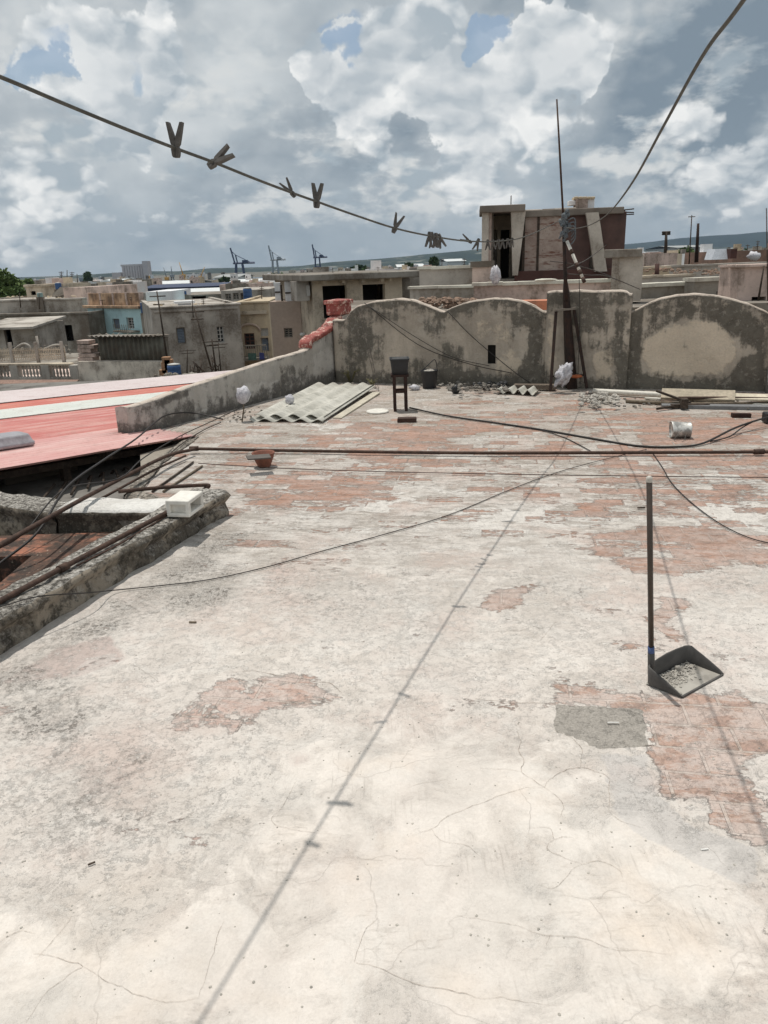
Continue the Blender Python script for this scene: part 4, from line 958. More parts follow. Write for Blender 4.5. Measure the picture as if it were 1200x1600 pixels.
# ------------------------------------------------------------------ mast on its tripod
M_iron = rusty('dark iron', S(44,38,36), S(64,46,38)); M_pvc = plain('white pvc', S(214,208,196), .5, var=.18); M_knot = plain('blue grey rags', S(112,118,122), .95, var=.5, sc_=60, bump=.004)
Ym = MP.y
mast = empty('antenna_mast', MP, 'tall dark antenna mast on a three legged stand in front of the pier', 'mast')
top = at(870,155,Ym); p340 = at(880,338,Ym); p435 = at(883.5,437,Ym)
mb = MB()      # heavy lower post: an angle iron pair tapering upwards
secs = []
for f, r in ((0,.066),(.15,.062),(.5,.05),(.8,.038),(.92,.032),(1,.018)):
    c = MP.lerp(p435, f); secs.append([c+Vector((sx*r, sy*r, 0)) for sx, sy in ((-1,-1),(.2,-1.1),(1,-.6),(1,.7),(0,1),(-1,.8))])
loft(mb, secs, smooth=False); o = mb.build('mast_post', M_iron, mast); 
mb = MB(); mb.tube([at(884,470,Ym)+Vector((0,-.03,0)), p435, p340], [.024,.024,.020], 8); mb.build('mast_pole', M_iron, mast)
mb = MB(); mb.tube([p340, p340.lerp(top, .5), top], [.013,.012,.009], 8); mb.build('antenna_rod', M_pipe, mast)
for (xa, ya), (xb, yb), Ya, Yb in (((869,484),(860,610),Ym-.02,Ym-.35),((897,484),(917,607),Ym-.02,Ym-.15),((884,470),(895,597),Ym+.05,Ym+.25)):
    a = at(xa, ya, Ya); b = at(xb, yb, Yb); b.z = max(b.z, 0) if b.z > 0 else 0.0
    mb = MB(); ax = (b-a).normalized(); mb.obox((a+b)/2, ax, (b-a).length/2, ax.cross(Vector((0,1,0))), .016, (0,1,0), .016); mb.build('leg', M_iron, mast)
mb = MB(); a = at(867,485,Ym-.05); b = at(899,482,Ym-.05); mb.obox((a+b)/2, (b-a), (b-a).length/2, (0,0,1), .012, (0,1,0), .02); mb.build('cross_bar', plain('pale flat bar', S(120,112,102), .6), mast)
a = at(861,588,Ym-.25); b = at(913,586,Ym-.12); mb = MB(); mb.tube([a, b], .012, 6); mb.build('cross_bar', M_iron, mast)
# rags and rope knots round the mast head
mb = MB()
for k in range(7):
    c = at(881+random.uniform(-3,4), 336+k*5.2, Ym)+Vector((0,-.03,0)); d0 = Vector((random.uniform(-1,1), random.uniform(-.6,.3), random.uniform(-.7,.7))).normalized(); q0 = random.uniform(.05,.085)
    mb.tube(crv([c-d0*q0, c-d0*q0*.4+Vector((0,-.02,.015)), c+d0*q0*.3+Vector((0,-.03,-.01)), c+d0*q0+Vector((0,0,-.03))], 4), [.006]+[.022+.012*math.sin(j*1.3+k) for j in range(11)]+[.005], 7)
for k in range(4):
    c = at(884, 345+6*k, Ym)+Vector((0,-.05,0)); mb.tube(crv([c, c+Vector((.08,-.03,.02)), c+Vector((.10,-.02,-.07)), c+Vector((.06,0,-.14))], 4), .008, 6)
o = mb.build('rag_bundle', M_knot); tag(o, 'blue grey rags and rope knotted round the mast where the washing lines meet', 'rags')
# white pipe strut tied to the mast
pv = empty('plastic_pipe', at(912,437,Ym-.3), 'white pipe with brown joints leaning down from the mast rags', 'pipe')
a = at(886,377,Ym-.1); b = at(912,438,Ym-.35)
mb = MB(); mb.tube([a, b], .020, 10); mb.build('pipe_run', M_pvc, pv)
for f in (.28, .62, .80, .99):
    c = a.lerp(b, f); dd = (b-a).normalized(); mb = MB(); mb.tube([c-dd*.03, c+dd*.03], .0225, 10); mb.build('pipe_joint', M_pipe, pv)
# guy wires
line_obj('guy_wire', [at(884,420,Ym), at(925,400,Ym+6), at(975,360,Ym+14)], .008, M_cab2, 'thin wire from the mast to the right end of the roof shack', 'wire')
line_obj('guy_wire', [at(905,437,Ym-.2), at(906,500,Ym-.1), at(903,590,Ym-.1)], .004, M_cab, 'thin vertical wire hanging right of the mast post', 'wire')
line_obj('guy_wire', [at(884,428,Ym), at(920,430,Ym-.2), at(950,432,Ym+.5), at(1000,452,Ym+2.2)], .006, M_cab2, 'sagging wire from the mast to the capped square pillar', 'wire')
line_obj('guy_wire', [at(860,408,Ym+.2), at(890,412,Ym), at(930,423,Ym+.4), at(955,432,Ym+1)], .006, M_cab2, 'pale wire crossing the mast in front of the shack base', 'wire')
# white bag hung on the left leg, orange lump at the right leg
def lump(name, c, rx, ry, rz, mat, label, cat, seed=0, n=18, rough=.35, fr=3.0, parent=None, flat=False):
    vs = []; fs = []; m_ = n//2
    for i in range(m_+1):
        th = math.pi*i/m_
        for k in range(n):
            ph = 2*math.pi*k/n; d_ = Vector((math.sin(th)*math.cos(ph), math.sin(th)*math.sin(ph), math.cos(th)))
            r = 1+rough*fbm(d_.x*fr+seed, d_.y*fr, d_.z*fr, 4)*1.6+.25*rough*fbm(d_.x*9+seed, d_.y*9, d_.z*9, 2)
            vs.append(Vector(c)+Vector((d_.x*rx*r, d_.y*ry*r, max(d_.z*rz*r, -rz*.8 if flat else -9))))
    for i in range(m_):
        for k in range(n): fs.append((i*n+k, i*n+(k+1)%n, (i+1)*n+(k+1)%n, (i+1)*n+k)[::-1])
    mb = MB().add(vs, fs, True); o = mb.build(name, mat, parent)
    return tag(o, label, cat) if parent is None else o
M_bag, t, b = newmat('thin white plastic'); n = t.noise(t.new('ShaderNodeTexCoord').outputs['Object'], 30, 6, .7, dist=1); t.put(b.inputs['Base Color'], t.mix(t.mr(n, .35, .65), S(232,230,232), S(176,174,182))); b.inputs['Roughness'].default_value = .35; t.put(b.inputs['Normal'], t.bump(n, .02))
bg = lump('plastic_bag', at(868,583,Ym-.33), .085, .06, .13, M_bag, 'crumpled white plastic bag tied to the legs of the mast stand', 'bag', 3, 28, .8, 2.2)
bg.rotation_euler = (0, .5, 0)
lump('brick_lump', at(901,588,Ym-.18)+Vector((0,0,0)), .07, .05, .022, plain('orange clay', S(176,100,64), .9), 'flat orange clay lump on the bar of the mast stand', 'brick', 5)
# pale jug / bag by the parapet
bj = empty('plastic_jug', (0,0,0), 'white dented plastic jug stuck upside down on a stick beside the parapet', 'jug')
c = G(379,618,.0); c = at(379,617, 8.15)
jb = lump('jug_body', c, .085, .07, .10, M_bag, '', '', 17, 9, .55, 1.7, parent=bj)
mb = MB(); mb.tube([c+Vector((0,0,-.06)), c+Vector((.0,0,-.15)), Vector((c.x-.03, c.y-.02, 0))], .008, 6); mb.build('stick', M_wood, bj)

# ------------------------------------------------------------------ dustpan
M_pan = plain('worn grey plastic', S(88,85,82), .6, var=.4, sc_=14, bump=.0006); M_stick = plain('brown lacquered tube', S(66,56,48), .38, var=.15); M_blue = plain('blue tape', S(70,88,130), .5); M_cap = plain('pale cap', S(196,190,180), .5)
q_bl = G(1008,1070); q_fl = G(1065,1091); q_fr = G(1129,1056); q_br = G(1072,1035)      # floor corners
dp = empty('dustpan', (q_bl+q_fr)/2, 'dark long handled dustpan standing on the floor with rubble in it', 'dustpan')
back = (q_br-q_bl); bl = back.length; bx = back.normalized(); by = ((q_fl-q_bl)+(q_fr-q_br)).normalized(); upv = Vector((0,0,1))
th = .004
def panpt(u, v, z_): # u 0..1 across back->, v 0..1 towards the lip
    a = q_bl.lerp(q_br, u); b_ = q_fl.lerp(q_fr, u); return a.lerp(b_, v)+upv*z_
mb = MB()
# wall: outline from left lip round the back to right lip, with rounded back corners
N = 30; ol = []
for k in range(N+1):
    s = k/N
    if s < .36: u, v = 0.0, 1-s/.36*.88
    elif s < .44: a = (s-.36)/.08*math.pi/2; u, v = .10*(1-math.cos(a)), .12*(1-math.sin(a))
    elif s < .56: u, v = .10+.80*(s-.44)/.12, 0
    elif s < .64: a = (s-.56)/.08*math.pi/2; u, v = .90+.10*math.sin(a), .12*(1-math.cos(a))
    else: u, v = 1.0, .12+(s-.64)/.36*.88
    hgt = .008+.078*(1-v)**.85; hgt = min(hgt, .082)
    if v < .12: hgt = .080+.010*math.sin(u*math.pi)
    ol.append((u, v, hgt))
vo = []
for u, v, h in ol:
    c = panpt(.5, .45, 0); p = panpt(u, v, 0); inw = (c-p); inw.z = 0; inw.normalize()
    vo += [p+upv*.001, p+upv*h-inw*.006, p+upv*(h+.003)-inw*.001, p+upv*h+inw*th*.6, p+inw*th+upv*.004]
fs = []
for k in range(N):
    for j in range(4): fs.append((k*5+j, (k+1)*5+j, (k+1)*5+j+1, k*5+j+1)[::-1])
mb.add(vo, fs, True)
mb.build('pan_wall', M_pan, dp)
M_panf, t, b = newmat('dusty pan floor'); P = t.pos(); n = t.noise(P, 30, 6, .7); n2 = t.noise(P, 9, 4, .6)
t.put(b.inputs['Base Color'], t.mix(t.mr(n2, .4, .6), S(172,167,158), S(140,135,127))); b.inputs['Roughness'].default_value = .8
mb = MB(); nn = 16; vs = [panpt(u/nn, v/nn, .003+.004*(1-v/nn)) for v in range(nn+1) for u in range(nn+1)]+[panpt(u/nn, v/nn, .0005) for v in range(nn+1) for u in range(nn+1)]
w_ = nn+1; fs = [(v*w_+u, (v+1)*w_+u, (v+1)*w_+u+1, v*w_+u+1) for v in range(nn) for u in range(nn)]; fs += [tuple(i+w_*w_ for i in f[::-1]) for f in fs]
for u in range(nn): a = nn*w_+u; fs.append((a, a+w_*w_, a+1+w_*w_, a+1))
mb.add(vs, fs, True); mb.build('pan_floor', M_panf, dp)
mb = MB(); a_, b_ = panpt(0,1,0), panpt(1,1,0); mb.obox((a_+b_)/2+upv*.0045, (b_-a_), (b_-a_).length/2, upv.cross(b_-a_), .004, upv, .0045, .001); mb.build('front_lip', M_pan, dp)
# socket and handle
hb = panpt(.12, -.02, .085); ht = at(1014.5,748, G(1020,1062).y+.0)
ht = onpl(1014.5,748, hb, Vector((0,1,0)))
mb = MB(); mb.tube([panpt(.12,-.01,.04), hb, hb+(ht-hb)*.06], [.012,.0135,.0135], 12); mb.build('socket', M_pan, dp)
mb = MB(); mb.tube([hb+(ht-hb)*.02, hb+(ht-hb)*.998], .0105, 14); hd = mb.build('handle', M_stick, dp)
mb = MB(); mb.tube([hb+(ht-hb)*.045, hb+(ht-hb)*.095], .0128, 14); mb.build('tape_wrap', M_blue, hd)
mb = MB(); mb.lathe(ht, [(.0112,-.012),(.0118,.0),(.0105,.006),(.005,.010),(0,.011)], 14); mb.build('end_cap', M_cap, hd)
# rubble heap in the pan
M_rub = plain('plaster rubble', S(188,182,172), .95, var=.45, sc_=50, bump=.004); M_rubd = plain('grey rubble', S(128,122,114), .95, var=.45, sc_=50, bump=.004)
def chips(name, pts, smin, smax, mat, label, cat, flat=.5, seed=1):
    rnd = random.Random(seed); mb = MB()
    for p in pts:
        s = rnd.uniform(smin, smax); vs = []; n_ = 6
        a0 = rnd.random()*6
        for k, zz in enumerate((0, .6, 1)):
            for j in range(n_):
                a = a0+j*math.pi*2/n_; r = s*rnd.uniform(.6, 1.1)*(1, .95, .45)[k]; vs.append(Vector(p)+Vector((math.cos(a)*r, math.sin(a)*r, zz*s*flat*rnd.uniform(.7,1.1))))
        fs = [(i*n_+j, i*n_+(j+1)%n_, (i+1)*n_+(j+1)%n_, (i+1)*n_+j) for i in range(2) for j in range(n_)]+[tuple(range(2*n_, 3*n_))]
        mb.add(vs, fs)
    o = mb.build(name, mat); return tag(o, label, cat, kind='stuff')
rnd = random.Random(4); pts = []
for k in range(1000):
    u = min(max(rnd.gauss(.40, .24), .05), .93); v = min(max(abs(rnd.gauss(.0, .22))+.06, .08), .85)
    if rnd.random() < .35: u = rnd.uniform(.03, .1); v = rnd.uniform(.1, .9)
    pts.append(panpt(u, v, .006+max(0, .02*(1-v*2.4))*rnd.random()))
chips('swept_rubble', pts, .0015, .006, M_rub, 'pale swept plaster crumbs lying in the dustpan', 'rubble', .7, 8)
lump('plaster_chip', panpt(.62, .18, .022), .011, .009, .012, M_rub, 'largest pale plaster chip at the back of the dustpan', 'chip', 7, 12)

# ------------------------------------------------------------------ hollow block
M_wb = kerbmat('white painted block', S(236,233,226), S(228,224,216), S(214,209,200), darkamt=.08)
c = [G(264,783,.315), G(306,789,.315), G(330,768,.315), G(292,766,.315)]; zt = .165
c = [G(270,808,.17), G(306,809,.17), G(332,792,.17)]; c = [q+Vector((-.035,.0,0)) for q in c]
ux = (c[1]-c[0]); uy = (c[2]-c[1]); Lx = ux.length; Ly = uy.length; ux.normalize(); uy = (uy-ux*uy.dot(ux)).normalized()
hbk = MB(); O = c[0]-Vector((0,0,0)); 
def bp(x, y, z_): return Vector((O.x, O.y, 0))+ux*x+uy*y+Vector((0,0,z_))
Hh = .105; z0 = .172; w = .022
def bbox(x0, x1, y0, y1, za, zb):
    hbk.obox((bp(x0,y0,za)+bp(x1,y1,zb))/2, ux, (x1-x0)/2, uy, (y1-y0)/2, (0,0,1), (zb-za)/2, .004)
bbox(0, Lx, 0, Ly, z0, z0+w); bbox(0, Lx, 0, Ly, z0+Hh-w*1.2, z0+Hh)
bbox(0.0, .025, .0, Ly, z0+w-.002, z0+Hh-w); bbox(Lx-.025, Lx, 0, .03, z0+w-.002, z0+Hh-w); bbox(Lx-.025, Lx, Ly-.03, Ly, z0+w-.002, z0+Hh-w); bbox(.025, .05, .03, Ly-.03, z0+w-.002, z0+Hh-w)
bbox(.02, Lx-.02, .03, .04, z0+w-.002, z0+Hh-w); bbox(.02, Lx-.02, Ly-.03, Ly-.01, z0+w-.002, z0+Hh-w)
o = hbk.build('hollow_block', plain('limewashed block', S(226,222,213), .95, var=.16, sc_=22, bump=.004)); tag(o, 'white painted hollow concrete block lying on the end of the thick kerb', 'block'); rag(o, .004, 30)

# ------------------------------------------------------------------ fibre cement sheets
M_fc, t, b = newmat('fibre cement'); P = t.pos(); n = t.noise(P, 5, 6, .65); n2 = t.noise(P, 60, 4, .7); n3 = t.noise(t.mapping(P, rot=(0,0,-1.0), sc=(.5,4,1)), 4, 5, .6)
c_ = t.mix(t.mr(n, .36, .64), S(200,197,187), S(172,169,159)); c_ = t.mix(t.mr(n3, .5, .68, 0, .5), c_, S(138,137,128)); c_ = t.mix(t.mr(n2, .5, .75, 0, .3), c_, S(84,84,78)); t.put(b.inputs['Base Color'], c_); t.put(b.inputs['Normal'], t.bump(n2, .003)); b.inputs['Roughness'].default_value = .9
A0 = G(402,654,.03); B0 = G(516,659,.03); C0 = G(598,606,.05); D0_ = G(500,600,.05)
du_ = (C0-B0); Lu = du_.length; du_.normalize(); dv_ = (A0-B0); Wv = dv_.length; dv_ = (dv_-du_*dv_.dot(du_)).normalized()
for k, (ou, ov, zz, wv_, lu, lab) in enumerate([(.03,.10,.028,.84,Lu*.98,'lower corrugated sheet of the fibre cement stack, its pale wavy edge showing'),(.14,.02,.056,.84,Lu*.95,'upper corrugated sheet of the fibre cement stack beside the parapet')]):
    mb = MB(); O_ = B0+du_*ou+dv_*ov; O_.z = zz
    tilt = Vector((0,0,1)); corr(mb, lambda v: .02*math.sin(v*5), lambda v: lu-.03*abs(math.sin(v*3)), 0, wv_, O_, (du_+Vector((0,0,.012))).normalized(), dv_, tilt, .205, .019, .008, step=.012, nu=8, zoff=.0) if k == 0 else corr(mb, lambda v: .02*math.sin(v*5), lambda v: lu-.03*abs(math.sin(v*3)), .10, wv_+.06, O_-dv_*.0, (du_+Vector((0,0,.012))).normalized(), dv_, tilt, .205, .019, .008, step=.012, nu=8)
    o = mb.build('corrugated_sheet', M_fc); tag(o, lab, 'roof sheet', 'stacked fibre cement sheets')
mb = MB(); mb.obox(G(560,632,.012)+Vector((0,0,.0)), du_, .80, dv_, .05, (0,0,1), .008); o = mb.build('wooden_board', plain('bleached board', S(198,190,172), .85)); tag(o, 'long bleached board along the right edge of the fibre cement stack', 'board')
mb = MB(); mb.obox(G(478,600,.05), pdv, .55, pN, .02, (0,0,1), .03); o = mb.build('wooden_board', M_g2); tag(o, 'grey plank between the parapet and the fibre cement stack', 'board')
# ------------------------------------------------------------------ stool with pots
M_blk = plain('black plastic', S(46,46,48), .5, var=.2); M_ru2 = rusty('stool rust', S(48,36,33), S(66,46,39))
st = empty('metal_stool', G(626,640), 'tall narrow rusty stool holding the dark planter tub', 'stool')
sb = G(626,641); dxx = .075; top_z = .40; 
for s in (-1, 1):
    for yy in (-.05, .10):
        mb = MB(); mb.obox(sb+Vector((s*dxx*.85, yy, top_z/2)), (1,0,0), .017, (0,1,0), .014, (0,0,1), top_z/2); mb.build('leg', M_ru2, st)
mb = MB(); mb.obox(sb+Vector((0,.025,top_z)), (1,0,0), .10, (0,1,0), .09, (0,0,1), .014, .003); mb.build('seat', M_ru2, st)
mb = MB(); mb.obox(sb+Vector((0,-.05,.22)), (1,0,0), .06, (0,1,0), .008, (0,0,1), .014); mb.build('stretcher', M_ru2, st); mb = MB(); mb.obox(sb+Vector((0,.10,.22)), (1,0,0), .06, (0,1,0), .008, (0,0,1), .014); mb.build('stretcher', M_ru2, st)
mb = MB(); sc_l = []
for z_, s_ in ((0,.84),(.10,.92),(.155,1),(.16,1.05),(.175,1.05),(.175,.96),(.03,.8),(.03,.1)):
    sc_l.append([sb+Vector((x*s_, y*s_+.03, top_z+.016+z_)) for x, y in rsq(.105,.105,.025)])
loft(mb, sc_l); o = mb.build('planter_tub', plain('faded black plastic', S(50,52,54), .6, var=.2)); tag(o, 'square dark grey plastic tub standing on the rusty stool', 'tub')
# bucket by the wall
bk = empty('bucket', G(671,605), 'black bucket of rubble with its handle up at the foot of the wall', 'bucket')
B_ = G(671,606); mb = MB(); mb.lathe(B_, [(0,.0),(.088,.0),(.092,.01),(.112,.22),(.118,.225),(.118,.238),(.109,.238),(.104,.20),(.095,.17)], 28); mb.build('bucket_body', M_blk, bk)
mb = MB(); mb.tube(crv([B_+Vector((-.108,0,.225)), B_+Vector((-.03,.0,.29)), B_+Vector((.05,.0,.36)), B_+Vector((.075,0,.37)), B_+Vector((.095,0,.33)), B_+Vector((.108,0,.225))], 5), .006, 6); mb.build('handle', M_blk, bk)
lump('rubble_lump', B_+Vector((0,0,.20)), .09, .09, .045, M_rub, 'pale rubble filling the top of the black bucket', 'rubble', 2, 16)
mb = MB(); mb.tube([G(620,641,.0)+Vector((.05,-.15,.02)), G(620,641,0)+Vector((.05,-.15,.02))+Vector((.2,0,0))], .02, 4)
D_ = G(590,644); mb = MB(); mb.lathe(D_, [(0,.014),(.10,.016),(.122,.02),(.128,.012),(.128,.002),(.118,0)], 32); o = mb.build('round_lid', plain('white lid', S(222,218,208), .6, var=.12)); tag(o, 'round white lid lying on the floor near the fibre cement stack', 'lid')
Bk = G(636,659); mb = MB(); mb.obox(Bk+Vector((0,0,.022)), (1,-.1,0), .10, (.1,1,0), .045, (0,0,1), .022, .004); o = mb.build('dark_brick', plain('soot brick', S(70,52,44), .9)); tag(o, 'small dark brick on the floor in front of the stool', 'brick'); rag(o, .006, 30)
# clay pot with slate
cp = G(413,729); mb = MB(); mb.lathe(cp, [(0,0),(.05,0),(.055,.01),(.085,.08),(.095,.115),(.10,.12),(.095,.125),(.085,.115),(.05,.05)], 24); o = mb.build('clay_pot', plain('clay', S(132,86,70), .85, var=.3)); tag(o, 'small terracotta bowl on the floor just behind the thin wire', 'pot')
mb = MB(); mb.obox(G(404,714,.135), (1,.25,-.02), .095, (-.3,1,.05), .055, (0.0,0,1), .006, .002); o = mb.build('slate_piece', plain('dark slate', S(98,92,86), .8)); tag(o, 'dark flat slate resting across the terracotta bowl', 'slate')
# crushed paint tin
M_tin, t, b = newmat('splashed tin'); n = t.noise(t.new('ShaderNodeTexCoord').outputs['Object'], 14, 5, .6); t.put(b.inputs['Base Color'], t.mix(t.mr(n, .45, .55), S(206,204,198), S(150,148,144))); b.inputs['Roughness'].default_value = .4; b.inputs['Metallic'].default_value = .3
Tn = G(1062,684); ax = Vector((1,-.12,0)).normalized(); tn = empty('paint_tin', Tn, 'white splashed paint tin lying on its side on the right of the terrace', 'tin')
mb = MB(); mb.lathe(Tn+Vector((0,.0,.075))-ax*.085, [(.0,.012),(.066,.012),(.070,.0),(.074,.0),(.074,.008),(.071,.014),(.071,.156),(.074,.162),(.074,.17),(.068,.17),(.064,.16),(.06,.03)], 28, ax=ax); o = mb.build('tin_body', M_tin, tn); rag(o, .010, 9)
mb = MB(); mb.tube(crv([Tn+Vector((-.02,-.075,.09)), Tn+Vector((-.1,-.13,.01)), Tn+Vector((-.03,-.16,.005)), Tn+Vector((.02,-.08,.05))], 5), .002, 5); mb.build('handle', M_spr, tn)
# ------------------------------------------------------------------ debris along the far wall
def wp(px, py, off=0.0, z_=0.0): p = G(px, py, z_); return p
line_obj('plastic_pipe', [G(927,611,.045), G(1000,615,.045), G(1080,620,.045), G(1120,623,.045)], .032, M_pvc, 'thick white drain pipe lying along the foot of the far wall', 'pipe', n=14)
line_obj('plastic_pipe', [G(1008,622,.02), G(1090,627,.02), G(1200,633,.02)], .016, M_pvc, 'thinner pale pipe lying in front of the thick white one', 'pipe', n=10)
line_obj('iron_pipe', [G(978,627,.02), G(1080,631,.03), G(1200,630,.03), G(1300,632,.03)], .020, M_wood, 'brown pole lying in front of the pipes along the far wall', 'pole', n=8)
line_obj('iron_pipe', [G(1060,622,.08), G(1130,622,.08), G(1250,624,.08)], .018, M_pipe, 'rusty pipe on top of the pile at the right end of the far wall', 'pipe', n=8)
def plank(c, dir_, L_, w_, h_, mat, lab, name='wooden_board', cat='board', tilt=0, bev=.003, rg=.004):
    mb = MB(); d_ = Vector(dir_).normalized(); s_ = Vector((-d_.y, d_.x, tilt)).normalized(); mb.obox(c, d_, L_, s_, w_, d_.cross(s_), h_, bev)
    o = mb.build(name, mat); tag(o, lab, cat); 
    if rg: rag(o, rg, 20)
    return o
M_bl = plain('pale timber', S(176,164,144), .85, var=.3)
plank(G(1090,617,.10), (1,-.42,0), .38, .09, .014, M_bl, 'pale broken board leaning over the white pipe below the right arch', tilt=.5)
plank(G(1150,620,.09), (1,-.40,0), .33, .06, .012, plain('cream board', S(206,196,174), .8), 'cream painted board right of the pale broken one', tilt=.4)
plank(G(1150,636,.02), (1,-.28,0), .75, .06, .02, plain('grey plank', S(122,122,122), .85), 'long grey plank lying in front of the pile at the far right')
plank(G(1078,634,.03), (1,-.1,0), .20, .03, .02, M_dw, 'short dark timber block under the poles')
plank(G(1069,630,.07), (.2,1,0), .05, .035, .05, M_dw, 'small upright dark wood block among the poles')
plank(G(1052,620,.10), (.7,-.6,-.25), .20, .014, .012, M_dw, 'dark stick slanting down across the pipes')
plank(G(1045,636,.03), (1,.45,0), .17, .012, .012, M_dw, 'dark stick lying in front of the poles')
plank(G(1158,649,.02), (1,-.2,0), .09, .035, .02, M_ru2, 'lone brown brick fragment on the floor right of the poles', name='brick_fragment', cat='brick', rg=.01)
mb = MB(); mb.obox(G(1204,652,.06), (1,0,0), .06, (0,1,0), .06, (0,0,1), .05, .01); o = mb.build('dark_box', M_blk); tag(o, 'small black box where the cables gather at the right edge', 'box')
# corrugated fragments
for k, (px, py, yaw, L_, lab) in enumerate([(805,612,-.42,.50,'broken corrugated fragment, zigzag edge facing forward, in the middle of the wall foot')]):
    c = G(px, py, .05); dV = Vector((math.cos(yaw), math.sin(yaw), 0)); dU = Vector((-dV.y, dV.x, 0)); mb = MB(); corr(mb, lambda v: .0+.03*math.sin(v*9), lambda v: .32, 0, L_, c-dV*L_/2, dU, dV, Vector((0,0,1)), .125, .030, .008, step=.01, nu=4); o = mb.build('corrugated_sheet', M_fc); tag(o, lab, 'roof sheet')
plank(G(836,604,.05), (1,-.35,0), .26, .05, .03, plain('grey log', S(112,100,88), .9, var=.4), 'grey weathered beam end behind the zigzag fragment', rg=.02)
rb = random.Random(11)
def heap(x0, x1, y0, y1, n_, mat, lab, smin, smax, seed, hmax=.08, name='rubble'):
    pts = []
    for _ in range(n_):
        px = rb.uniform(x0, x1); py = rb.triangular(y0, y1, (y0+y1)/2); pts.append(G(px, py, rb.random()**2*hmax))
    return chips(name, pts, smin, smax, mat, lab, 'rubble', .8, seed)
heap(700, 790, 598, 612, 120, M_rubd, 'dark mixed rubble along the foot of the middle arch', .01, .045, 1, .12)
heap(905, 965, 613, 634, 130, M_rub, 'heap of pale plaster lumps right of the mast stand', .01, .045, 2, .09)
heap(640, 700, 596, 606, 40, M_rub, 'pale rubble around the black bucket', .01, .03, 3, .05)
heap(960, 1190, 618, 640, 90, M_rubd, 'scattered chips among the pipes and boards at the far right', .006, .028, 5, .02)
heap(500, 600, 585, 606, 70, M_rubd, 'small chips in the corner behind the fibre cement sheets', .006, .03, 6, .03)
heap(350, 410, 632, 668, 60, M_rubd, 'chips along the foot of the parapet', .005, .02, 7, .02)
lump('plastic_bag', G(648,606,.03), .07, .05, .04, M_bag, 'small crumpled white bag on the floor left of the black bucket', 'bag', 9, 16, .8)
lump('kettle', G(712,608,.06), .06, .05, .06, M_blk, 'rounded black pot among the rubble right of the black bucket', 'pot', 12, 16, .15)
lump('plastic_bag', G(443,640,.13)+Vector((0,.6,0)), .05, .04, .06, M_bag, 'small white bag tucked between parapet and fibre cement stack', 'bag', 14, 14, .6)
heapb = heap(740, 790, 596, 606, 60, M_blk, 'black plastic scraps on the rubble below the middle arch', .015, .04, 21, .12, name='plastic_scraps')
# weeds in the corner
M_leaf = plain('dry weed', S(126,122,84), .9, var=.4); M_leaf2 = plain('green weed', S(92,108,66), .9, var=.4)
def weed(c, h, n_, mat, lab, seed):
    r = random.Random(seed); mb = MB()
    for k in range(n_):
        a = r.random()*6.28; l = h*r.uniform(.5, 1); b1 = Vector((math.cos(a), math.sin(a), 0)); p = [Vector(c)+b1*.01, Vector(c)+b1*l*.3+Vector((0,0,l*.6)), Vector(c)+b1*l*.7+Vector((0,0,l*.75))]
        mb.tube(p, [.003,.006,.001], 4)
        for q in range(3):
            o_ = p[1].lerp(p[2], q/3); s = .02*r.uniform(.6,1.4); mb.add([o_, o_+Vector((s,s*.3,s*.4)), o_+Vector((s*.4,s,s*.2))], [(0,1,2)])
    o = mb.build('weed', mat); return tag(o, lab, 'plant')
weed(G(548,598,.0), .28, 22, M_leaf, 'dry pale weed in the corner behind the fibre cement stack', 3)
weed(G(880,604,.0), .10, 16, M_leaf2, 'small green weed growing between the legs of the mast stand', 4)
weed(G(582,606,.0), .16, 16, M_leaf, 'small dry weed at the far end of the fibre cement stack', 6)
# small bits on the near floor
rb2 = random.Random(5); pts = [G(rb2.uniform(0,1200), 1600-900*rb2.random()**.6, .0) for _ in range(900)]; pts = [Vector((p.x, p.y, zfl(p.x, p.y))) for p in pts if p.x > -1.15]
chips('floor_grit', pts, .0012, .0045, M_rub, 'loose plaster grit scattered over the terrace floor', 'grit', .6, 31)
plank(G(301,972,.006), (1,-.15,0), .018, .004, .003, M_wood, 'tiny wood chip on the plaster left of centre', name='wood_chip', cat='chip', rg=0, bev=0)
plank(G(143,1349,.005), (1,.6,0), .010, .002, .002, M_dw, 'dark splinter on the plaster near the lower left corner', name='splinter', cat='chip', rg=0, bev=0)
plank(G(1002,793,.01), (1,.1,0), .025, .006, .004, M_dw, 'dark chip on the floor just left of the dustpan handle', name='wood_chip', cat='chip', rg=0, bev=0)
plank(G(1101,1327,.004), (1,.1,0), .011, .002, .0015, plain('white scrap', S(235,232,226), .6), 'tiny white scrap on the plaster at lower right', name='paper_scrap', cat='scrap', rg=0, bev=0)
plank(G(958,1129,.006), (1,-.05,0), .020, .002, .0015, plain('white scrap b', S(235,232,226), .6), 'white scrap on the grey cement patch', name='paper_scrap', cat='scrap', rg=0, bev=0)


for k, (x0, y0, x1, y1) in enumerate(((561,482,588,606),(566,482,592,610))):
    a_ = onpl(x0, y0, bA, bN)+bN*.05; b_ = G(x1, y1, .02); line_obj('thin_wire', [a_, a_.lerp(b_, .5)+Vector((.01,0,-.03)), b_], .0035, M_cab2, ('left' if k == 0 else 'right')+' one of two thin wires dropping from the wall corner to the sheet stack', 'wire')
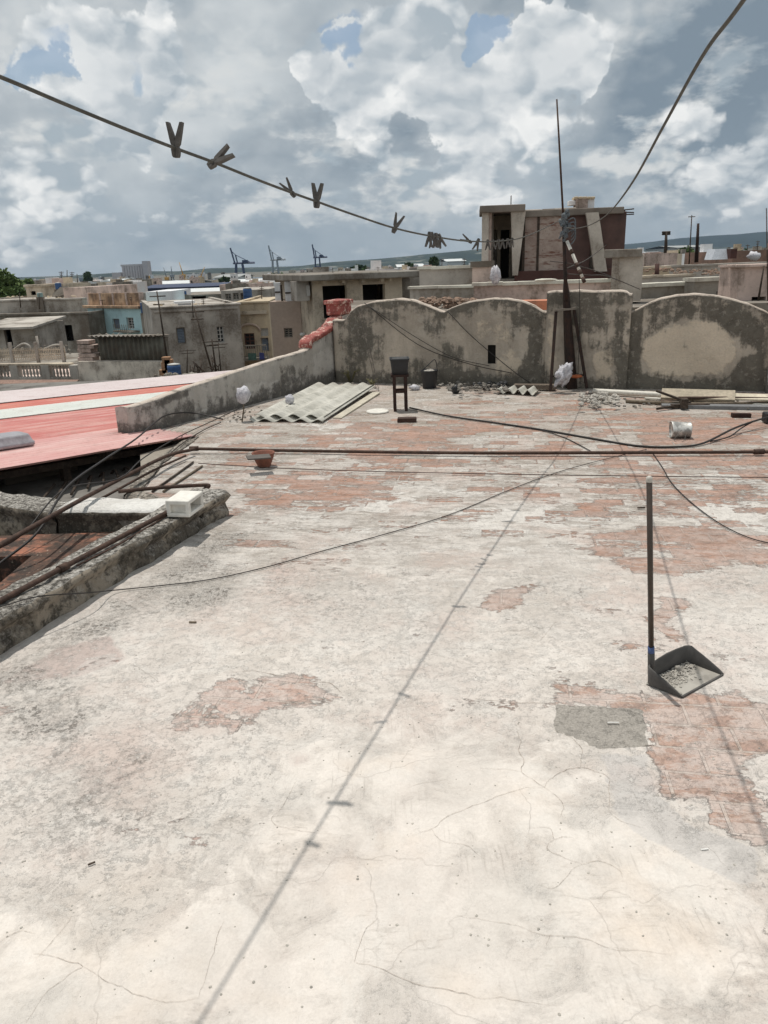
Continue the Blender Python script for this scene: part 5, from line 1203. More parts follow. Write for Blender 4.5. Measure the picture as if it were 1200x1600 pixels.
# ------------------------------------------------------------------ ground, water, hills
GZ = -13.0
M_gnd = weather('city ground', S(120,114,104), S(98,96,86), amt=.3, sc_=.05, streak=.2, bump=.0)
mb = MB(); ring = [60*1.45**k for k in range(0, 16)]; vs = [(0,0,GZ)]; NS = 64
for r in ring:
    for k in range(NS): a = 2*math.pi*k/NS; vs.append((r*math.cos(a), r*math.sin(a), GZ))
fs = [(0, 1+k, 1+(k+1)%NS) for k in range(NS)]+[(1+i*NS+k, 1+(i+1)*NS+k, 1+(i+1)*NS+(k+1)%NS, 1+i*NS+(k+1)%NS) for i in range(len(ring)-1) for k in range(NS)]
mb.add(vs, fs, True); gnd = mb.build('ground', M_gnd, origin=(0,0,GZ)); tag(gnd, kind='structure')
def hillmat(name, a, b2, built=.5):
    m, t, b = newmat(name); P = t.pos(); n = t.noise(P, .004, 6, .6); n2 = t.noise(P, .03, 5, .7); n3 = t.vor(P, .035, 'F1', 'Color')
    c = t.mix(t.mr(n, .4, .6), a, b2); c = t.mix(t.mr(n2, .45, .65, 0, .6), c, S(40,52,36))
    k = t.math('MULTIPLY', t.mr(t.vmath('DOT_PRODUCT', n3, (.6,.3,.1)), .55, .75), t.mr(n, .48, .6, 0, built))
    c = t.mix(k, c, S(176,170,160)); t.put(b.inputs['Base Color'], c); b.inputs['Roughness'].default_value = 1; return m
M_hill = hillmat('wooded hills', S(34,48,50), S(48,62,56)); M_hill2 = hillmat('far wooded ridge', S(30,44,50), S(40,54,58), .03)
def hill(name, prof, Y, depth, mat, seed, rough=.08):
    """ridge whose skyline passes through the picked picture points, with a real slope before and behind"""
    P = [at(px, py, Y) for px, py in prof]; xs_ = [p.x for p in P]; zs = [p.z for p in P]; nx = 150; ny = 24; vs = []
    for j in range(ny+1):
        s = j/ny*2-1; yy = Y+s*depth
        for i in range(nx+1):
            x = xs_[0]+(xs_[-1]-xs_[0])*i/nx; h = np.interp(x, xs_, zs)-GZ; e = max(0, 1-abs(s)**1.5)
            z_ = GZ-3+(h+3)*e*(1 if abs(s) < 1e-6 else (1+rough*3*fbm(x/depth*2, yy/depth*2, seed, 3)*e)) + fbm(x/180, yy/180, seed, 4)*h*rough*e
            vs.append((x, yy, z_))
    w_ = nx+1; mb = MB(); mb.add(vs, [(j*w_+i, j*w_+i+1, (j+1)*w_+i+1, (j+1)*w_+i) for j in range(ny) for i in range(nx)], True)
    o = mb.build(name, mat, origin=(0, Y, GZ)); return tag(o, kind='structure')
hill('hills', [(-500,436),(0,434),(60,436),(110,431),(160,428),(215,424),(280,424),(330,419),(400,418),(470,416),(520,409),(570,406),(620,402),(660,398),(700,394),(760,389),(830,388),(980,392),(1100,388),(1500,380)], 4200, 1100, M_hill, 1)
hill('hills', [(300,424),(700,404),(900,392),(975,382),(1010,379),(1040,375),(1062,372),(1100,369),(1150,366),(1200,362),(1300,357),(1700,350)], 6500, 1500, M_hill2, 2, .04)
hill('hills', [(-200,452),(0,444),(100,441),(250,436),(400,430),(560,421),(640,416),(760,412),(1000,404),(1300,398)], 1900, 420, M_hill, 3)
M_wat, t, b = newmat('harbour water'); t.put(b.inputs['Base Color'], (.03,.05,.07,1)); b.inputs['Roughness'].default_value = .25; t.put(b.inputs['Normal'], t.bump(t.noise(t.pos(), .6, 4, .6), .2))
mb = MB(); n_ = 30; c = at(330, 446, 900); vs = [(c.x+520*math.cos(2*math.pi*k/n_), c.y+170+230*math.sin(2*math.pi*k/n_), GZ+.3) for k in range(n_)]; mb.add(vs, [tuple(range(n_))]); o = mb.build('water', M_wat); tag(o, kind='structure')

# ------------------------------------------------------------------ buildings
M_w = {}
def wm_(key, a, b2=None, **k):
    sc9 = lambda c: tuple(min(x*1.75, .8) for x in c)
    if key not in M_w: a = sc9(a); b2 = sc9(b2) if b2 else None; k['dirt'] = S(104,92,80); k['streak'] = k.get('streak', .6); M_w[key] = weather('render '+key, a, b2 or tuple(x*.8 for x in a), **k)
    return M_w[key]
GREY = wm_('grey', S(152,146,138), S(124,119,112), amt=.75, sc_=.5, bump=.01)
GREY2 = wm_('dark grey', S(126,121,113), S(100,96,90), amt=.9, sc_=.6, bump=.01)
BEIGE = wm_('beige', S(172,160,142), S(148,138,124), amt=.6, sc_=.6, bump=.01)
TAN = wm_('tan', S(160,146,124), S(138,126,110), amt=.55, sc_=.7, bump=.01)
BROWN = wm_('brown grey', S(146,130,118), S(134,120,110), amt=.15, sc_=.3, bump=.004)
WHITE = wm_('whitewash', S(206,206,206), S(184,184,184), amt=.3, sc_=.5, bump=.004)
BLUE = wm_('pale blue', S(152,176,178), S(136,160,164), amt=.3, sc_=.5, bump=.004)
OCHRE = wm_('stained ochre', S(164,140,116), S(126,98,78), amt=.8, sc_=1.2, bump=.02)
PINKW = wm_('pinkish', S(176,158,148), S(150,134,126), amt=.7, sc_=.8, bump=.01)
M_pane = plain('dark pane', S(44,46,48), .3); M_shut = plain('blue grey shutter', S(120,130,142), .7); M_frame = plain('brown frame', S(104,70,58), .7); M_wfr = plain('white frame', S(196,194,188), .6)
M_tank = plain('blue tank', S(52,84,128), .5, var=.15)
class Fac:
    """a facade plane between two picture columns, distances given"""
    def __init__(s, px0, Y0, px1, Y1, py=450):
        a = at(px0, py, Y0); b = at(px1, py, Y1); s.A = Vector((a.x, a.y, 0)); s.B = Vector((b.x, b.y, 0)); s.d = (s.B-s.A); s.L = s.d.length; s.d.normalize(); s.n = Vector((s.d.y, -s.d.x, 0))
        if s.n.dot(CAM-s.A) < 0: s.n = -s.n
    def uz(s, px, py): p = onpl(px, py, s.A, s.n); return (p-s.A).dot(s.d), p.z
    def p(s, u, z_, o=0.0): return s.A+s.d*u+s.n*o+Vector((0, 0, z_))
def facade_box(fc, u0, u1, z0, z1, depth, holes=(), th=.25):
    """front wall with real openings, plus sides, back and roof. holes: (u0,u1,z0,z1)"""
    mb = MB(); us = sorted({u0, u1}|{h[0] for h in holes}|{h[1] for h in holes}); zs = sorted({z0, z1}|{h[2] for h in holes}|{h[3] for h in holes})
    us = [u for u in us if u0 <= u <= u1]; zs = [z_ for z_ in zs if z0 <= z_ <= z1]
    for i in range(len(us)-1):
        for j in range(len(zs)-1):
            um, zm = (us[i]+us[i+1])/2, (zs[j]+zs[j+1])/2
            if any(h[0] < um < h[1] and h[2] < zm < h[3] for h in holes): continue
            mb.add([fc.p(us[i], zs[j]), fc.p(us[i+1], zs[j]), fc.p(us[i+1], zs[j+1]), fc.p(us[i], zs[j+1])], [(0,1,2,3)])
    for a, b_, c, d_ in holes:
        q = [(a, c), (b_, c), (b_, d_), (a, d_)]
        for k in range(4):
            (xa, za), (xb, zb) = q[k], q[(k+1)%4]; mb.add([fc.p(xa, za), fc.p(xa, za, -th), fc.p(xb, zb, -th), fc.p(xb, zb)], [(0,1,2,3)])
    F_ = [fc.p(u0, z0), fc.p(u1, z0), fc.p(u1, z1), fc.p(u0, z1)]; B_ = [p-fc.n*depth for p in F_]
    mb.add(F_+B_, [(0,4,5,1), (1,5,6,2), (2,6,7,3), (3,7,4,0), (5,4,7,6)])
    return mb
def house(name, label, cat, fc, px0, px1, pytop, mat, depth=8, wins=(), coping=.0, copmat=None, z0=GZ, group=None, th=.25):
    u0, za = fc.uz(px0, pytop if not isinstance(pytop, tuple) else pytop[0]); u1, zb = fc.uz(px1, pytop if not isinstance(pytop, tuple) else pytop[1]); z1 = (za+zb)/2
    H_ = []
    for w_ in wins:
        a, zt = fc.uz(w_[0], w_[1]); b_, zbm = fc.uz(w_[2], w_[3]); a2, _ = fc.uz(w_[0], w_[3]); b2_, _ = fc.uz(w_[2], w_[1]); H_.append(((a+a2)/2, (b_+b2_)/2, zbm, zt, w_[4]))
    c = fc.p((u0+u1)/2, 0, -depth/2); r = empty(name, (c.x, c.y, z0), label, cat, group)
    facade_box(fc, u0, u1, z0, z1, depth, [h[:4] for h in H_], th).build('wall', mat, r)
    if coping:
        mb = MB(); o_ = .05+coping*.4
        for a, b_, oo, dd in ((u0-o_, u1+o_, o_, .25+o_),): mb.obox(fc.p((a+b_)/2, z1+coping/2-.003, (oo-dd)/2), fc.d, (b_-a)/2, fc.n, (oo+dd)/2, (0,0,1), coping/2, min(.02, coping*.2))
        mb.obox(fc.p(u0+.1, z1+coping/2-.006, -depth/2-.2), fc.n, depth/2-.2, fc.d, .14, (0,0,1), coping/2-.006); mb.obox(fc.p(u1-.1, z1+coping/2-.006, -depth/2-.2), fc.n, depth/2-.2, fc.d, .14, (0,0,1), coping/2-.006)
        mb.build('coping', copmat or mat, r)
    for a, b_, c_, d_, kind in H_:
        kind = kind.split('+'); w_ = b_-a; h_ = d_-c_
        if 'hole' in kind:
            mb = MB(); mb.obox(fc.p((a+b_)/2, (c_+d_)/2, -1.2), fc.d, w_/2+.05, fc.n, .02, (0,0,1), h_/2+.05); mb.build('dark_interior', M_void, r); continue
        mb = MB(); t_ = min(.06, w_*.12)
        for x0, x1, y0, y1 in ((a, b_, c_, c_+t_), (a, b_, d_-t_, d_), (a, a+t_, c_+t_, d_-t_), (b_-t_, b_, c_+t_, d_-t_)): mb.obox(fc.p((x0+x1)/2, (y0+y1)/2, -th*.6), fc.d, (x1-x0)/2, fc.n, .03, (0,0,1), (y1-y0)/2)
        if 'grid' in kind:
            mb.obox(fc.p((a+b_)/2, (c_+d_)/2, -th*.6), fc.d, .025, fc.n, .025, (0,0,1), h_/2-t_)
            for q in (1, 2, 3): mb.obox(fc.p((a+b_)/2, c_+h_*q/4, -th*.6+.004), fc.d, w_/2-t_, fc.n, .02, (0,0,1), .02)
        fr = mb.build('window', M_frame if 'brown' in kind else (M_wfr if 'white' in kind else GREY2), r)
        mb = MB()
        if 'shut' in kind:
            n_ = max(5, int(h_/.09))
            for q in range(n_): mb.obox(fc.p((a+b_)/2, c_+t_+(h_-2*t_)*(q+.5)/n_, -th*.65), fc.d, w_/2-t_, fc.n+Vector((0,0,.6)), .012, Vector((0,0,1))-fc.n*.6, (h_/n_)*.42)
            mb.build('shutter', M_shut, fr)
        else:
            mb.obox(fc.p((a+b_)/2, (c_+d_)/2, -th*.75), fc.d, w_/2-.01, fc.n, .008, (0,0,1), h_/2-.01); mb.build('pane', M_wfr if 'wpane' in kind else M_pane, fr)
    return r, z1, u0, u1
def onroof(fc, px, py, off): p = onpl(px, py, fc.A-fc.n*off, fc.n); return p
def tank(fc_or_pt, px, py_b, w_px, h_px, Y, label, mat=None, cap=True):
    c = at(px, py_b, Y); s = Y/F*1.02; r_ = w_px*s/2; h_ = h_px*s*1.0; t_ = empty('water_tank', c, label, 'water tank'); mb = MB()
    mb.lathe(c, [(0,0),(r_*.97,0),(r_,h_*.05),(r_,h_*.3),(r_*.97,h_*.32),(r_,h_*.34),(r_,h_*.6),(r_*.97,h_*.62),(r_,h_*.64),(r_,h_*.9),(r_*.92,h_*.94),(r_*.7,h_*.98)], 20); mb.build('tank_body', mat or M_tank, t_)
    mb = MB(); mb.lathe(c+Vector((0,0,h_*.975)), [(r_*.9,0),(r_*.9,h_*.04),(r_*.3,h_*.09),(0,h_*.09)], 20); mb.build('lid', M_wfr if cap else (mat or M_tank), t_)
    # stand below
    mb = MB(); mb.box((c.x-r_*1.1, c.y-r_*1.1, GZ), (c.x+r_*1.1, c.y+r_*1.1, c.z-.01)); mb.build('stand', GREY2, t_)
    return t_
def polebar(name, a, b_, r, mat, label, cat, base=True, arms=()):
    mb = MB(); mb.tube([a, b_], [r, r*.6], 6)
    for f, L_, ang in arms:
        c = Vector(a).lerp(Vector(b_), f); d_ = Vector((math.cos(ang), math.sin(ang), 0)); mb.tube([c-d_*L_/2, c+d_*L_/2], r*.5, 4)
    return tag(mb.build(name, mat), label, cat)

M_ALU = plain('aluminium', S(150,150,150), .4, metal=.6)
# --- the open windowed building straight behind the left arch (about 30 m)
f1 = Fac(487, 31, 655, 32.5)
r, zt, u0, u1 = house('flat_roofed_house', 'unfinished beige house with two black window openings under a thick slab roof', 'house', f1, 487, 628, (437,436), BEIGE, 7, [(505,447,543,496,'hole'),(567,445,602,479,'hole')], th=.3)
ua, za = f1.uz(464,431); ub, zb = f1.uz(656,424); mb = MB()
zs_ = zt+.02; mb.obox(f1.p((ua+ub)/2, zs_+.13, -3.2), f1.d, (ub-ua)/2, f1.n, 3.9, (0,0,1), .13, .03); sl_ = mb.build('roof_slab', GREY2, r); rag(sl_, .05, .9)
for px in (503,532,562,592,605):
    u, z_ = f1.uz(px, 436); mb = MB(); mb.obox(f1.p(u, zs_-.06, .25), f1.n, .2, f1.d, .06, (0,0,1), .07); mb.build('beam_end', BEIGE, r)
mb = MB(); ux0, _ = f1.uz(628,450); ux1, _ = f1.uz(655,450); mb.obox(f1.p((ux0+ux1)/2, (GZ+zt)/2, -2.5), f1.d, (ux1-ux0)/2-.01, f1.n, 1.5, (0,0,1), (zt-GZ)/2); mb.build('side_wing', GREY2, r)
mb = MB(); ux0, z_a = f1.uz(463,440); ux1, z_b = f1.uz(486,470); mb.obox(f1.p((ux0+ux1)/2-.01, (z_a+z_b)/2, -.6), f1.d, (ux1-ux0)/2-.01, f1.n, .5, (0,0,1), (z_a-z_b)/2, .01); mb.build('box_room', GREY, r)
mb = MB(); ux0, z_a = f1.uz(479,446); ux1, z_b = f1.uz(485,462); mb.obox(f1.p((ux0+ux1)/2, (z_a+z_b)/2, -.05), f1.d, (ux1-ux0)/2, f1.n, .03, (0,0,1), (z_a-z_b)/2); mb.build('white_panel', M_wfr, r)
# beige lower walls to its left
f2 = Fac(418, 33, 505, 33)
house('plain_house', 'brown windowless house wall with one small grille left of the beige house', 'house', f2, 421, 469, (472,470), BROWN, 6, [(444,513,457,527,'grid')])
house('annex', 'pale stained wall with an orange streak between the brown wall and the beige house', 'house', f2, 469.5, 503, (467,466), BEIGE, 5)
lpo = polebar('lamp_post', f2.p(f2.uz(476,560)[0], GZ, 1.2), f2.p(f2.uz(476,522)[0], f2.uz(476,522)[1], 1.2), .05, M_wfr, 'short pale pole with a white cap behind the parapet', 'pole')
c = f2.p(f2.uz(477,518)[0], f2.uz(477,519)[1], 1.2); mb = MB(); mb.lathe(c, [(.0,-.05),(.1,-.05),(.13,.0),(.1,.07),(0,.09)], 12); mb.build('lamp_head', M_wfr, lpo)
for px0, px1, pt, pb, lab in ((425,440,442,470,'left one of two white rooftop panels above the brown wall'),(441,460,440,471,'right hand, wider one of two white rooftop panels above the brown wall')):
    a, z1_ = f2.uz(px0, pt); b_, z0_ = f2.uz(px1, pb); r = empty('roof_panel', f2.p((a+b_)/2, z0_, -.4), lab, 'panel')
    mb = MB(); mb.obox(f2.p((a+b_)/2, (z0_+z1_)/2, -.4), f2.d, (b_-a)/2-.05, f2.n, .12, (0,0,1), (z1_-z0_)/2, .01); mb.build('panel_sheet', WHITE, r)
    mb = MB(); mb.obox(f2.p(b_-.02, (z0_+z1_)/2-.1, -.38), f2.d, .03, f2.n, .1, (0,0,1), (z1_-z0_)/2); mb.obox(f2.p((a+b_)/2, z0_+.35, -.26), f2.d, (b_-a)/2-.06, f2.n, .015, (0,0,1), .03); mb.build('panel_frame', M_dw, r)
# tan house with balcony
f3 = Fac(366, 44, 420, 44)
r, *_ = house('tan_house', 'tan house with a brown arched window and a cluttered balcony', 'house', f3, 368, 419, (474,474), TAN, 9, [(382,521,398,545,'grid+brown'),(407,513,419,525,'white+wpane'),(408,528,420,549,'shut')], coping=.12)
ua, z_ = f3.uz(371,489); ub, _ = f3.uz(417,489); mb = MB(); mb.obox(f3.p((ua+ub)/2, z_, .06), f3.d, (ub-ua)/2, f3.n, .08, (0,0,1), .09); mb.build('cornice', BEIGE, r)
uc, z_ = f3.uz(390,518); mb = MB(); 
arc = [f3.p(uc+.62*math.cos(a), z_+.42*math.sin(a), .06) for a in [math.pi*k/10 for k in range(11)]]; mb.tube(arc, .07, 6); mb.build('arch_band', BROWN, r)
ua, z_ = f3.uz(377,556); ub, _ = f3.uz(421,556); mb = MB(); mb.obox(f3.p((ua+ub)/2, z_-.12, .5), f3.d, (ub-ua)/2, f3.n, .5, (0,0,1), .08); 
for k in range(14): mb.obox(f3.p(ua+(ub-ua)*k/13, z_+.3, .95), f3.d, .015, f3.n, .015, (0,0,1), .34)
mb.obox(f3.p((ua+ub)/2, z_+.65, .95), f3.d, (ub-ua)/2, f3.n, .03, (0,0,1), .03); mb.build('balcony', GREY2, r)
for px0, px1, pt, pb, mt, lab in ((392,405,549,559,'S','green cloth hung over the balcony of the tan house'),(409,417,548,558,'B','blue cloth hung over the balcony of the tan house')):
    a, z1_ = f3.uz(px0, pt); b_, z0_ = f3.uz(px1, pb); mb = MB(); mb.obox(f3.p((a+b_)/2, (z0_+z1_)/2, 1.03), f3.d, (b_-a)/2, f3.n, .02, (0,0,1), (z1_-z0_)/2); o = mb.build('hung_cloth', plain('cloth '+mt, S(84,112,104) if mt == 'S' else S(72,78,130), .9)); tag(o, lab, 'cloth'); rag(o, .03, 4)
# big grey house
f4 = Fac(236, 41, 375, 42.5)
r, zt, u0, u1 = house('grey_house', 'large bare grey house with a closed blue shutter and a barred window', 'house', f4, 236, 374, (482,477), GREY, 12, [(276,512,290,537,'shut'),(339,510,350,535,'grid+white')], coping=.10)
ua, z_ = f4.uz(240,487); ub, _ = f4.uz(372,487); mb = MB(); mb.obox(f4.p((ua+ub)/2, z_, .04), f4.d, (ub-ua)/2, f4.n, .06, (0,0,1), .05); mb.build('cornice', GREY, r)
mb = MB(); ua, za = f4.uz(275,478); ub, _ = f4.uz(306,478); mb.obox(f4.p((ua+ub)/2, zt+.25, -.8), f4.d, (ub-ua)/2, f4.n, .5, (0,0,1), .06); mb.obox(f4.p((ua+ub)/2, zt+.1, -.8), f4.d, (ub-ua)/2-.2, f4.n, .4, (0,0,1), .12); tag(mb.build('roof_sheets', WHITE), 'white sheets lying on the roof of the large grey house', 'roof sheet')
# small white house and terrace behind it
f5 = Fac(222, 56, 270, 56)
house('white_house', 'small white house between the pale blue house and the large grey one', 'house', f5, 227, 267, (456,455), WHITE, 6)
house('low_house', 'long low grey house behind the large grey one, with a cluttered roof', 'house', Fac(270, 60, 345, 60), 268, 350, (462,459), GREY2, 8, [(275,464,283,470,'hole'),(300,463,322,470,'hole')])
house('green_grid_house', 'low house with a row of pale greenish window bays below the portal cranes', 'house', Fac(345, 58, 420, 58), 345, 420, (456,450), GREY, 8, [(352,459,361,469,'grid'),(364,458,373,468,'grid'),(376,458,383,468,'grid')])
tank(None, 388, 471, 13, 19, 50, 'tall blue water tank on the roofs right of the greenish bays')
tank(None, 224.5, 489, 7, 15, 54, 'narrow blue tank between the pale blue house and the white house')
tank(None, 283, 460, 5, 5, 60, 'small dark blue tank on the low house, left of two'); tank(None, 289, 460, 5, 5, 60, 'small dark blue tank on the low house, right of two')
# pale blue house
f6 = Fac(137, 58, 221, 54)
r, zt, u0, u1 = house('blue_house', 'pale blue house with a rusty ochre parapet and three tall windows', 'house', f6, 137, 219, (485,478), BLUE, 9, [(149,502,159,528,'grid'),(176,498,187,514,'shut'),(198,496,209,514,'grid+white')])
mb = MB(); mb.obox(f6.p((u0+u1)/2, zt+.10, .0), f6.d, (u1-u0)/2+.15, f6.n, .30, (0,0,1), .10, .03); cn = mb.build('cornice', OCHRE, r); rag(cn, .04, 2)
mb = MB(); mb.obox(f6.p((u0+u1)/2, zt+.62, -.25), f6.d, (u1-u0)/2, f6.n, .14, (0,0,1), .42); pw = mb.build('roof_parapet', OCHRE, r)
for k in range(5): mb = MB(); mb.obox(f6.p(u0+(u1-u0)*(k+.02)/4.1+.08, zt+.64, -.22), f6.d, .10, f6.n, .14, (0,0,1), .44); mb.build('pilaster', PINKW, r)
mb = MB(); u, z_ = f6.uz(204,517); mb.obox(f6.p(u, z_, .35), f6.d, 1.1, f6.n, .35, (0,0,1), .06); 
for k in range(9): mb.obox(f6.p(u-1+k*.25, z_+.25, .66), f6.d, .015, f6.n, .015, (0,0,1), .25)
mb.build('balcony', GREY2, r)
mb = MB()
for k in range(14):
    u, z_ = f6.uz(168+k*3.6, 521+(k%3)*1.5); a_ = random.uniform(-.8,.8); d_ = (f6.d*math.cos(a_)+Vector((0,0,1))*math.sin(a_)*.6); mb.tube([f6.p(u, z_, 1.5)-d_*.5, f6.p(u, z_, 1.5)+d_*.5], .035, 5)
o = mb.build('timber_pile', GREY); tag(o, 'jumble of sticks and laths on the shed roof below the pale blue house', 'timber', kind='stuff')
# left grey house, two terraces
f7 = Fac(-80, 58, 137, 55)
r, zt, u0, u1 = house('grey_house', 'long dark grey house at the left with one broad dark window', 'house', f7, -80, 136, (498,488), GREY2, 10, [(91,508,114,533,'hole'),(72,518,84,530,'grid')], coping=.16)
for pts_, o_ in (((-80,503,135,490), .05), ((-80,530,40,512), .03)):
    a, za = f7.uz(pts_[0], pts_[1]); b_, zb = f7.uz(pts_[2], pts_[3]); 
f7b = Fac(-80, 62, 137, 59)
r7, zt7, *_ = house('upper_storey', 'set back grey upper storey behind the long dark grey house', 'house', f7b, -80, 128, (468,474), GREY, 12, coping=.14)
f7c = Fac(-60, 66, 130, 63)
house('stepped_house', 'low stained house with a stepped wall above the long grey house', 'house', f7c, 98, 128, (450,449), PINKW, 8)
house('stepped_house', 'small pale house with a flat roof just right of the tree at left', 'house', Fac(36, 70, 90, 70), 40, 84, (450,446), BEIGE, 7, [(48,455,56,461,'hole')], coping=.2)
mb = MB(); a = at(82, 460, 64); mb.add([a, a+Vector((.7,.0,.55)), a+Vector((1.3,.2,.65)), a+Vector((1.0,.6,.1)), a+Vector((.2,.6,-.15))], [(0,1,2,3,4)]); mb.add([a+Vector((0,0,-.04)), a+Vector((.7,.0,.51)), a+Vector((1.3,.2,.61)), a+Vector((1.0,.6,.06)), a+Vector((.2,.6,-.19))], [(4,3,2,1,0)]); tag(mb.build('white_sheet', M_wfr), 'bright white curved sheet on the roofs left of the stepped wall', 'sheet')
tank(None, 92, 452, 9, 9, 66, 'squat blue tank on the roofs near the white curved sheet'); tank(None, 63, 464, 8, 6, 60, 'small pale green box tank at the left roofs', plain('pale green tank', S(140,164,160), .6))
# shed at far left
f8 = Fac(-30, 40, 56, 40)
r, zt, u0, u1 = house('lean_to', 'grey lean-to with a black doorway at the far left edge', 'shed', f8, -30, 52, (512,509), GREY, 4, [(8,515,19,545,'hole')])
mb = MB(); mb.obox(f8.p((u0+u1)/2, zt+.07, -1.5), f8.d, (u1-u0)/2+.3, f8.n+Vector((0,0,-.06)), 2.2, Vector((0,0,1)), .05); o = mb.build('roof', GREY, r); rag(o, .06, 1.5)
# balustrade terrace
f9 = Fac(-60, 30, 118, 29)
bal = empty('balustrade', f9.p(2.5, f9.uz(60,596)[1]), 'old stone balustrade with stubby posts along the roof at left', 'balustrade')
ua, zt_ = f9.uz(-60,567); ub, zt2 = f9.uz(112,567); ztop = zt2; zbot = f9.uz(60,596)[1]
mb = MB(); mb.obox(f9.p((ua+ub)/2, ztop-.04, 0), f9.d, (ub-ua)/2, f9.n, .13, (0,0,1), .04, .01); mb.build('top_rail', BEIGE, bal)
mb = MB(); mb.obox(f9.p((ua+ub)/2, zbot+.09, 0), f9.d, (ub-ua)/2, f9.n, .12, (0,0,1), .09, .01); mb.build('bottom_rail', GREY, bal)
for px in (-40,-10, 25, 74, 118):
    u, _ = f9.uz(px, 580); mb = MB(); mb.obox(f9.p(u, (ztop+zbot)/2-.02, 0), f9.d, .17, f9.n, .14, (0,0,1), (ztop-zbot)/2-.05, .01); mb.build('post', GREY, bal)
u, _ = f9.uz(114, 580)
step_ = .145; k = 0; uu = ua+.1; M_bal = GREY
posts = [f9.uz(px, 580)[0] for px in (-40,-10,25,74,118)]
hz_ = ztop-.09-(zbot+.18)
while uu < ub:
    if all(abs(uu-p_) > .25 for p_ in posts):
        mb = MB(); mb.lathe(f9.p(uu, zbot+.17, 0), [(.045,0),(.05,.02),(.03,.05),(.055,hz_*.3),(.05,hz_*.45),(.028,hz_*.8),(.045,hz_*.95),(.05,hz_+.03)], 8); mb.build('baluster', M_bal, bal)
    uu += step_
# flat roof of the building that carries the balustrade
mb = MB(); mb.obox(f9.p((ua+ub)/2, (GZ+zbot)/2, -3.0), f9.d, (ub-ua)/2+.2, f9.n, 3.2, (0,0,1), (zbot-GZ)/2-.002); o = mb.build('terrace_house', PINKW); tag(o, 'house under the stone balustrade at left, mostly hidden by the red roof', 'house')
# band of clay roof in front of the balustrade
f9b = Fac(-60, 27.5, 122, 26.5); ua, za = f9b.uz(-60,600); ub, zb = f9b.uz(120,597); mb = MB()
for k in range(7): mb.obox(f9b.p((ua+ub)/2, zb-.08*k, .3*k), f9b.d, (ub-ua)/2, f9b.n+Vector((0,0,-.25)), .17, (0,0,1), .025, .01)
o = mb.build('tile_roof', plain('old roof tile', S(150,122,108), .9, var=.4)); tag(o, 'strip of old reddish tile roof just below the balustrade', 'roof')
mb = MB(); mb.obox(f9b.p((ua+ub)/2, (GZ+zb-.6)/2, .9), f9b.d, (ub-ua)/2, f9b.n, 1.0, (0,0,1), (zb-.65-GZ)/2); tag(mb.build('house_body', GREY2), 'grey house body under the strip of reddish tile roof', 'house')
# wire fence, posts and curved pergola rail behind the balustrade
f10 = Fac(-40, 34, 110, 33.5); fe = empty('lattice_fence', f10.p(2, f10.uz(50,562)[1]), 'weathered lattice fence behind the stone balustrade', 'fence'); ua, zA = f10.uz(-20,563); ub, zB = f10.uz(103,560); zt_ = f10.uz(60,545)[1]
mb = MB()
for k in range(46): u = ua+(ub-ua)*k/45; mb.obox(f10.p(u, (zA+zt_)/2+.02*math.sin(k*3), 0), f10.d, .018, f10.n, .01, (0,0,1), (zt_-zA)/2+.04)
for z_ in (zA+.1, (zA+zt_)/2, zt_-.05): mb.obox(f10.p((ua+ub)/2, z_, .02), f10.d, (ub-ua)/2, f10.n, .01, (0,0,1), .02)
mb.build('lattice', BEIGE, fe)
for px in (20, 60, 100): u = f10.uz(px, 560)[0]; mb = MB(); mb.obox(f10.p(u, zA-.2, .03), f10.d, .06, f10.n, .06, (0,0,1), .95); mb.build('post', GREY, fe)
mb = MB(); mb.obox(f10.p((ua+ub)/2, (GZ+zA)/2-.1, -2), f10.d, (ub-ua)/2+1, f10.n, 2.2, (0,0,1), (zA-GZ)/2-.1); tag(mb.build('terrace_house', GREY2), 'grey terrace house under the lattice fence at left', 'house')
line_obj('curved_rail', [at(-5,550,35), at(15,550,35), at(30,540,35), at(38,537,35), at(46,541,35), at(48,548,35)], .05, GREY, 'curved grey rail rising over the lattice fence at far left', 'rail', n=6)
line_obj('leaning_post', [at(63,560,34), at(57,525,34)], .05, GREY, 'leaning grey post in front of the long dark grey house', 'post', n=6, curve=False)
line_obj('curved_rail', [at(68,546,34), at(85,539,34), at(98,541,34), at(103,552,34)], .045, GREY, 'low curved white edge over the lattice fence beside the shed', 'rail', n=6)
# corrugated shed and its base wall
f11 = Fac(118, 27, 258, 26)
ub0, zs0 = f11.uz(119,569); ub1, _ = f11.uz(256,562); zwt = f11.uz(190,566)[1]
wl, *_ = house('shed_base', 'long pale stained wall below the dark corrugated shed', 'wall', f11, 121, 257, (568,562), wm_('stained pale', S(180,172,160), S(156,148,138), amt=.7, sc_=1.4, bump=.01), .6)
sh = empty('corrugated_shed', f11.p((ub0+ub1)/2, zwt, -.7), 'dark corrugated sheet shed on top of the pale stained wall', 'shed')
a, za = f11.uz(141,531); b_, zb = f11.uz(243,519); zA_ = f11.uz(190,526)[1]
mb = MB(); O_ = f11.p(a, zwt+.004, -.4); Hs = zA_-zwt
corr(mb, lambda v: 0, lambda v: Hs+.05*math.sin(v*11)+.03*math.sin(v*31), 0, b_-a, O_, Vector((0,0,1)), f11.d, f11.n, .18, .035, .01, step=.02, nu=2); mb.build('sheet_wall', wm_('dark sheet', S(104,102,94), S(80,78,72), amt=.7, sc_=1.6), sh)
mb = MB(); mb.obox(f11.p((a+b_)/2, zwt+Hs/2-.03, -.62), f11.d, (b_-a)/2-.04, f11.n, .16, (0,0,1), Hs/2-.04); mb.build('shed_body', GREY2, sh)
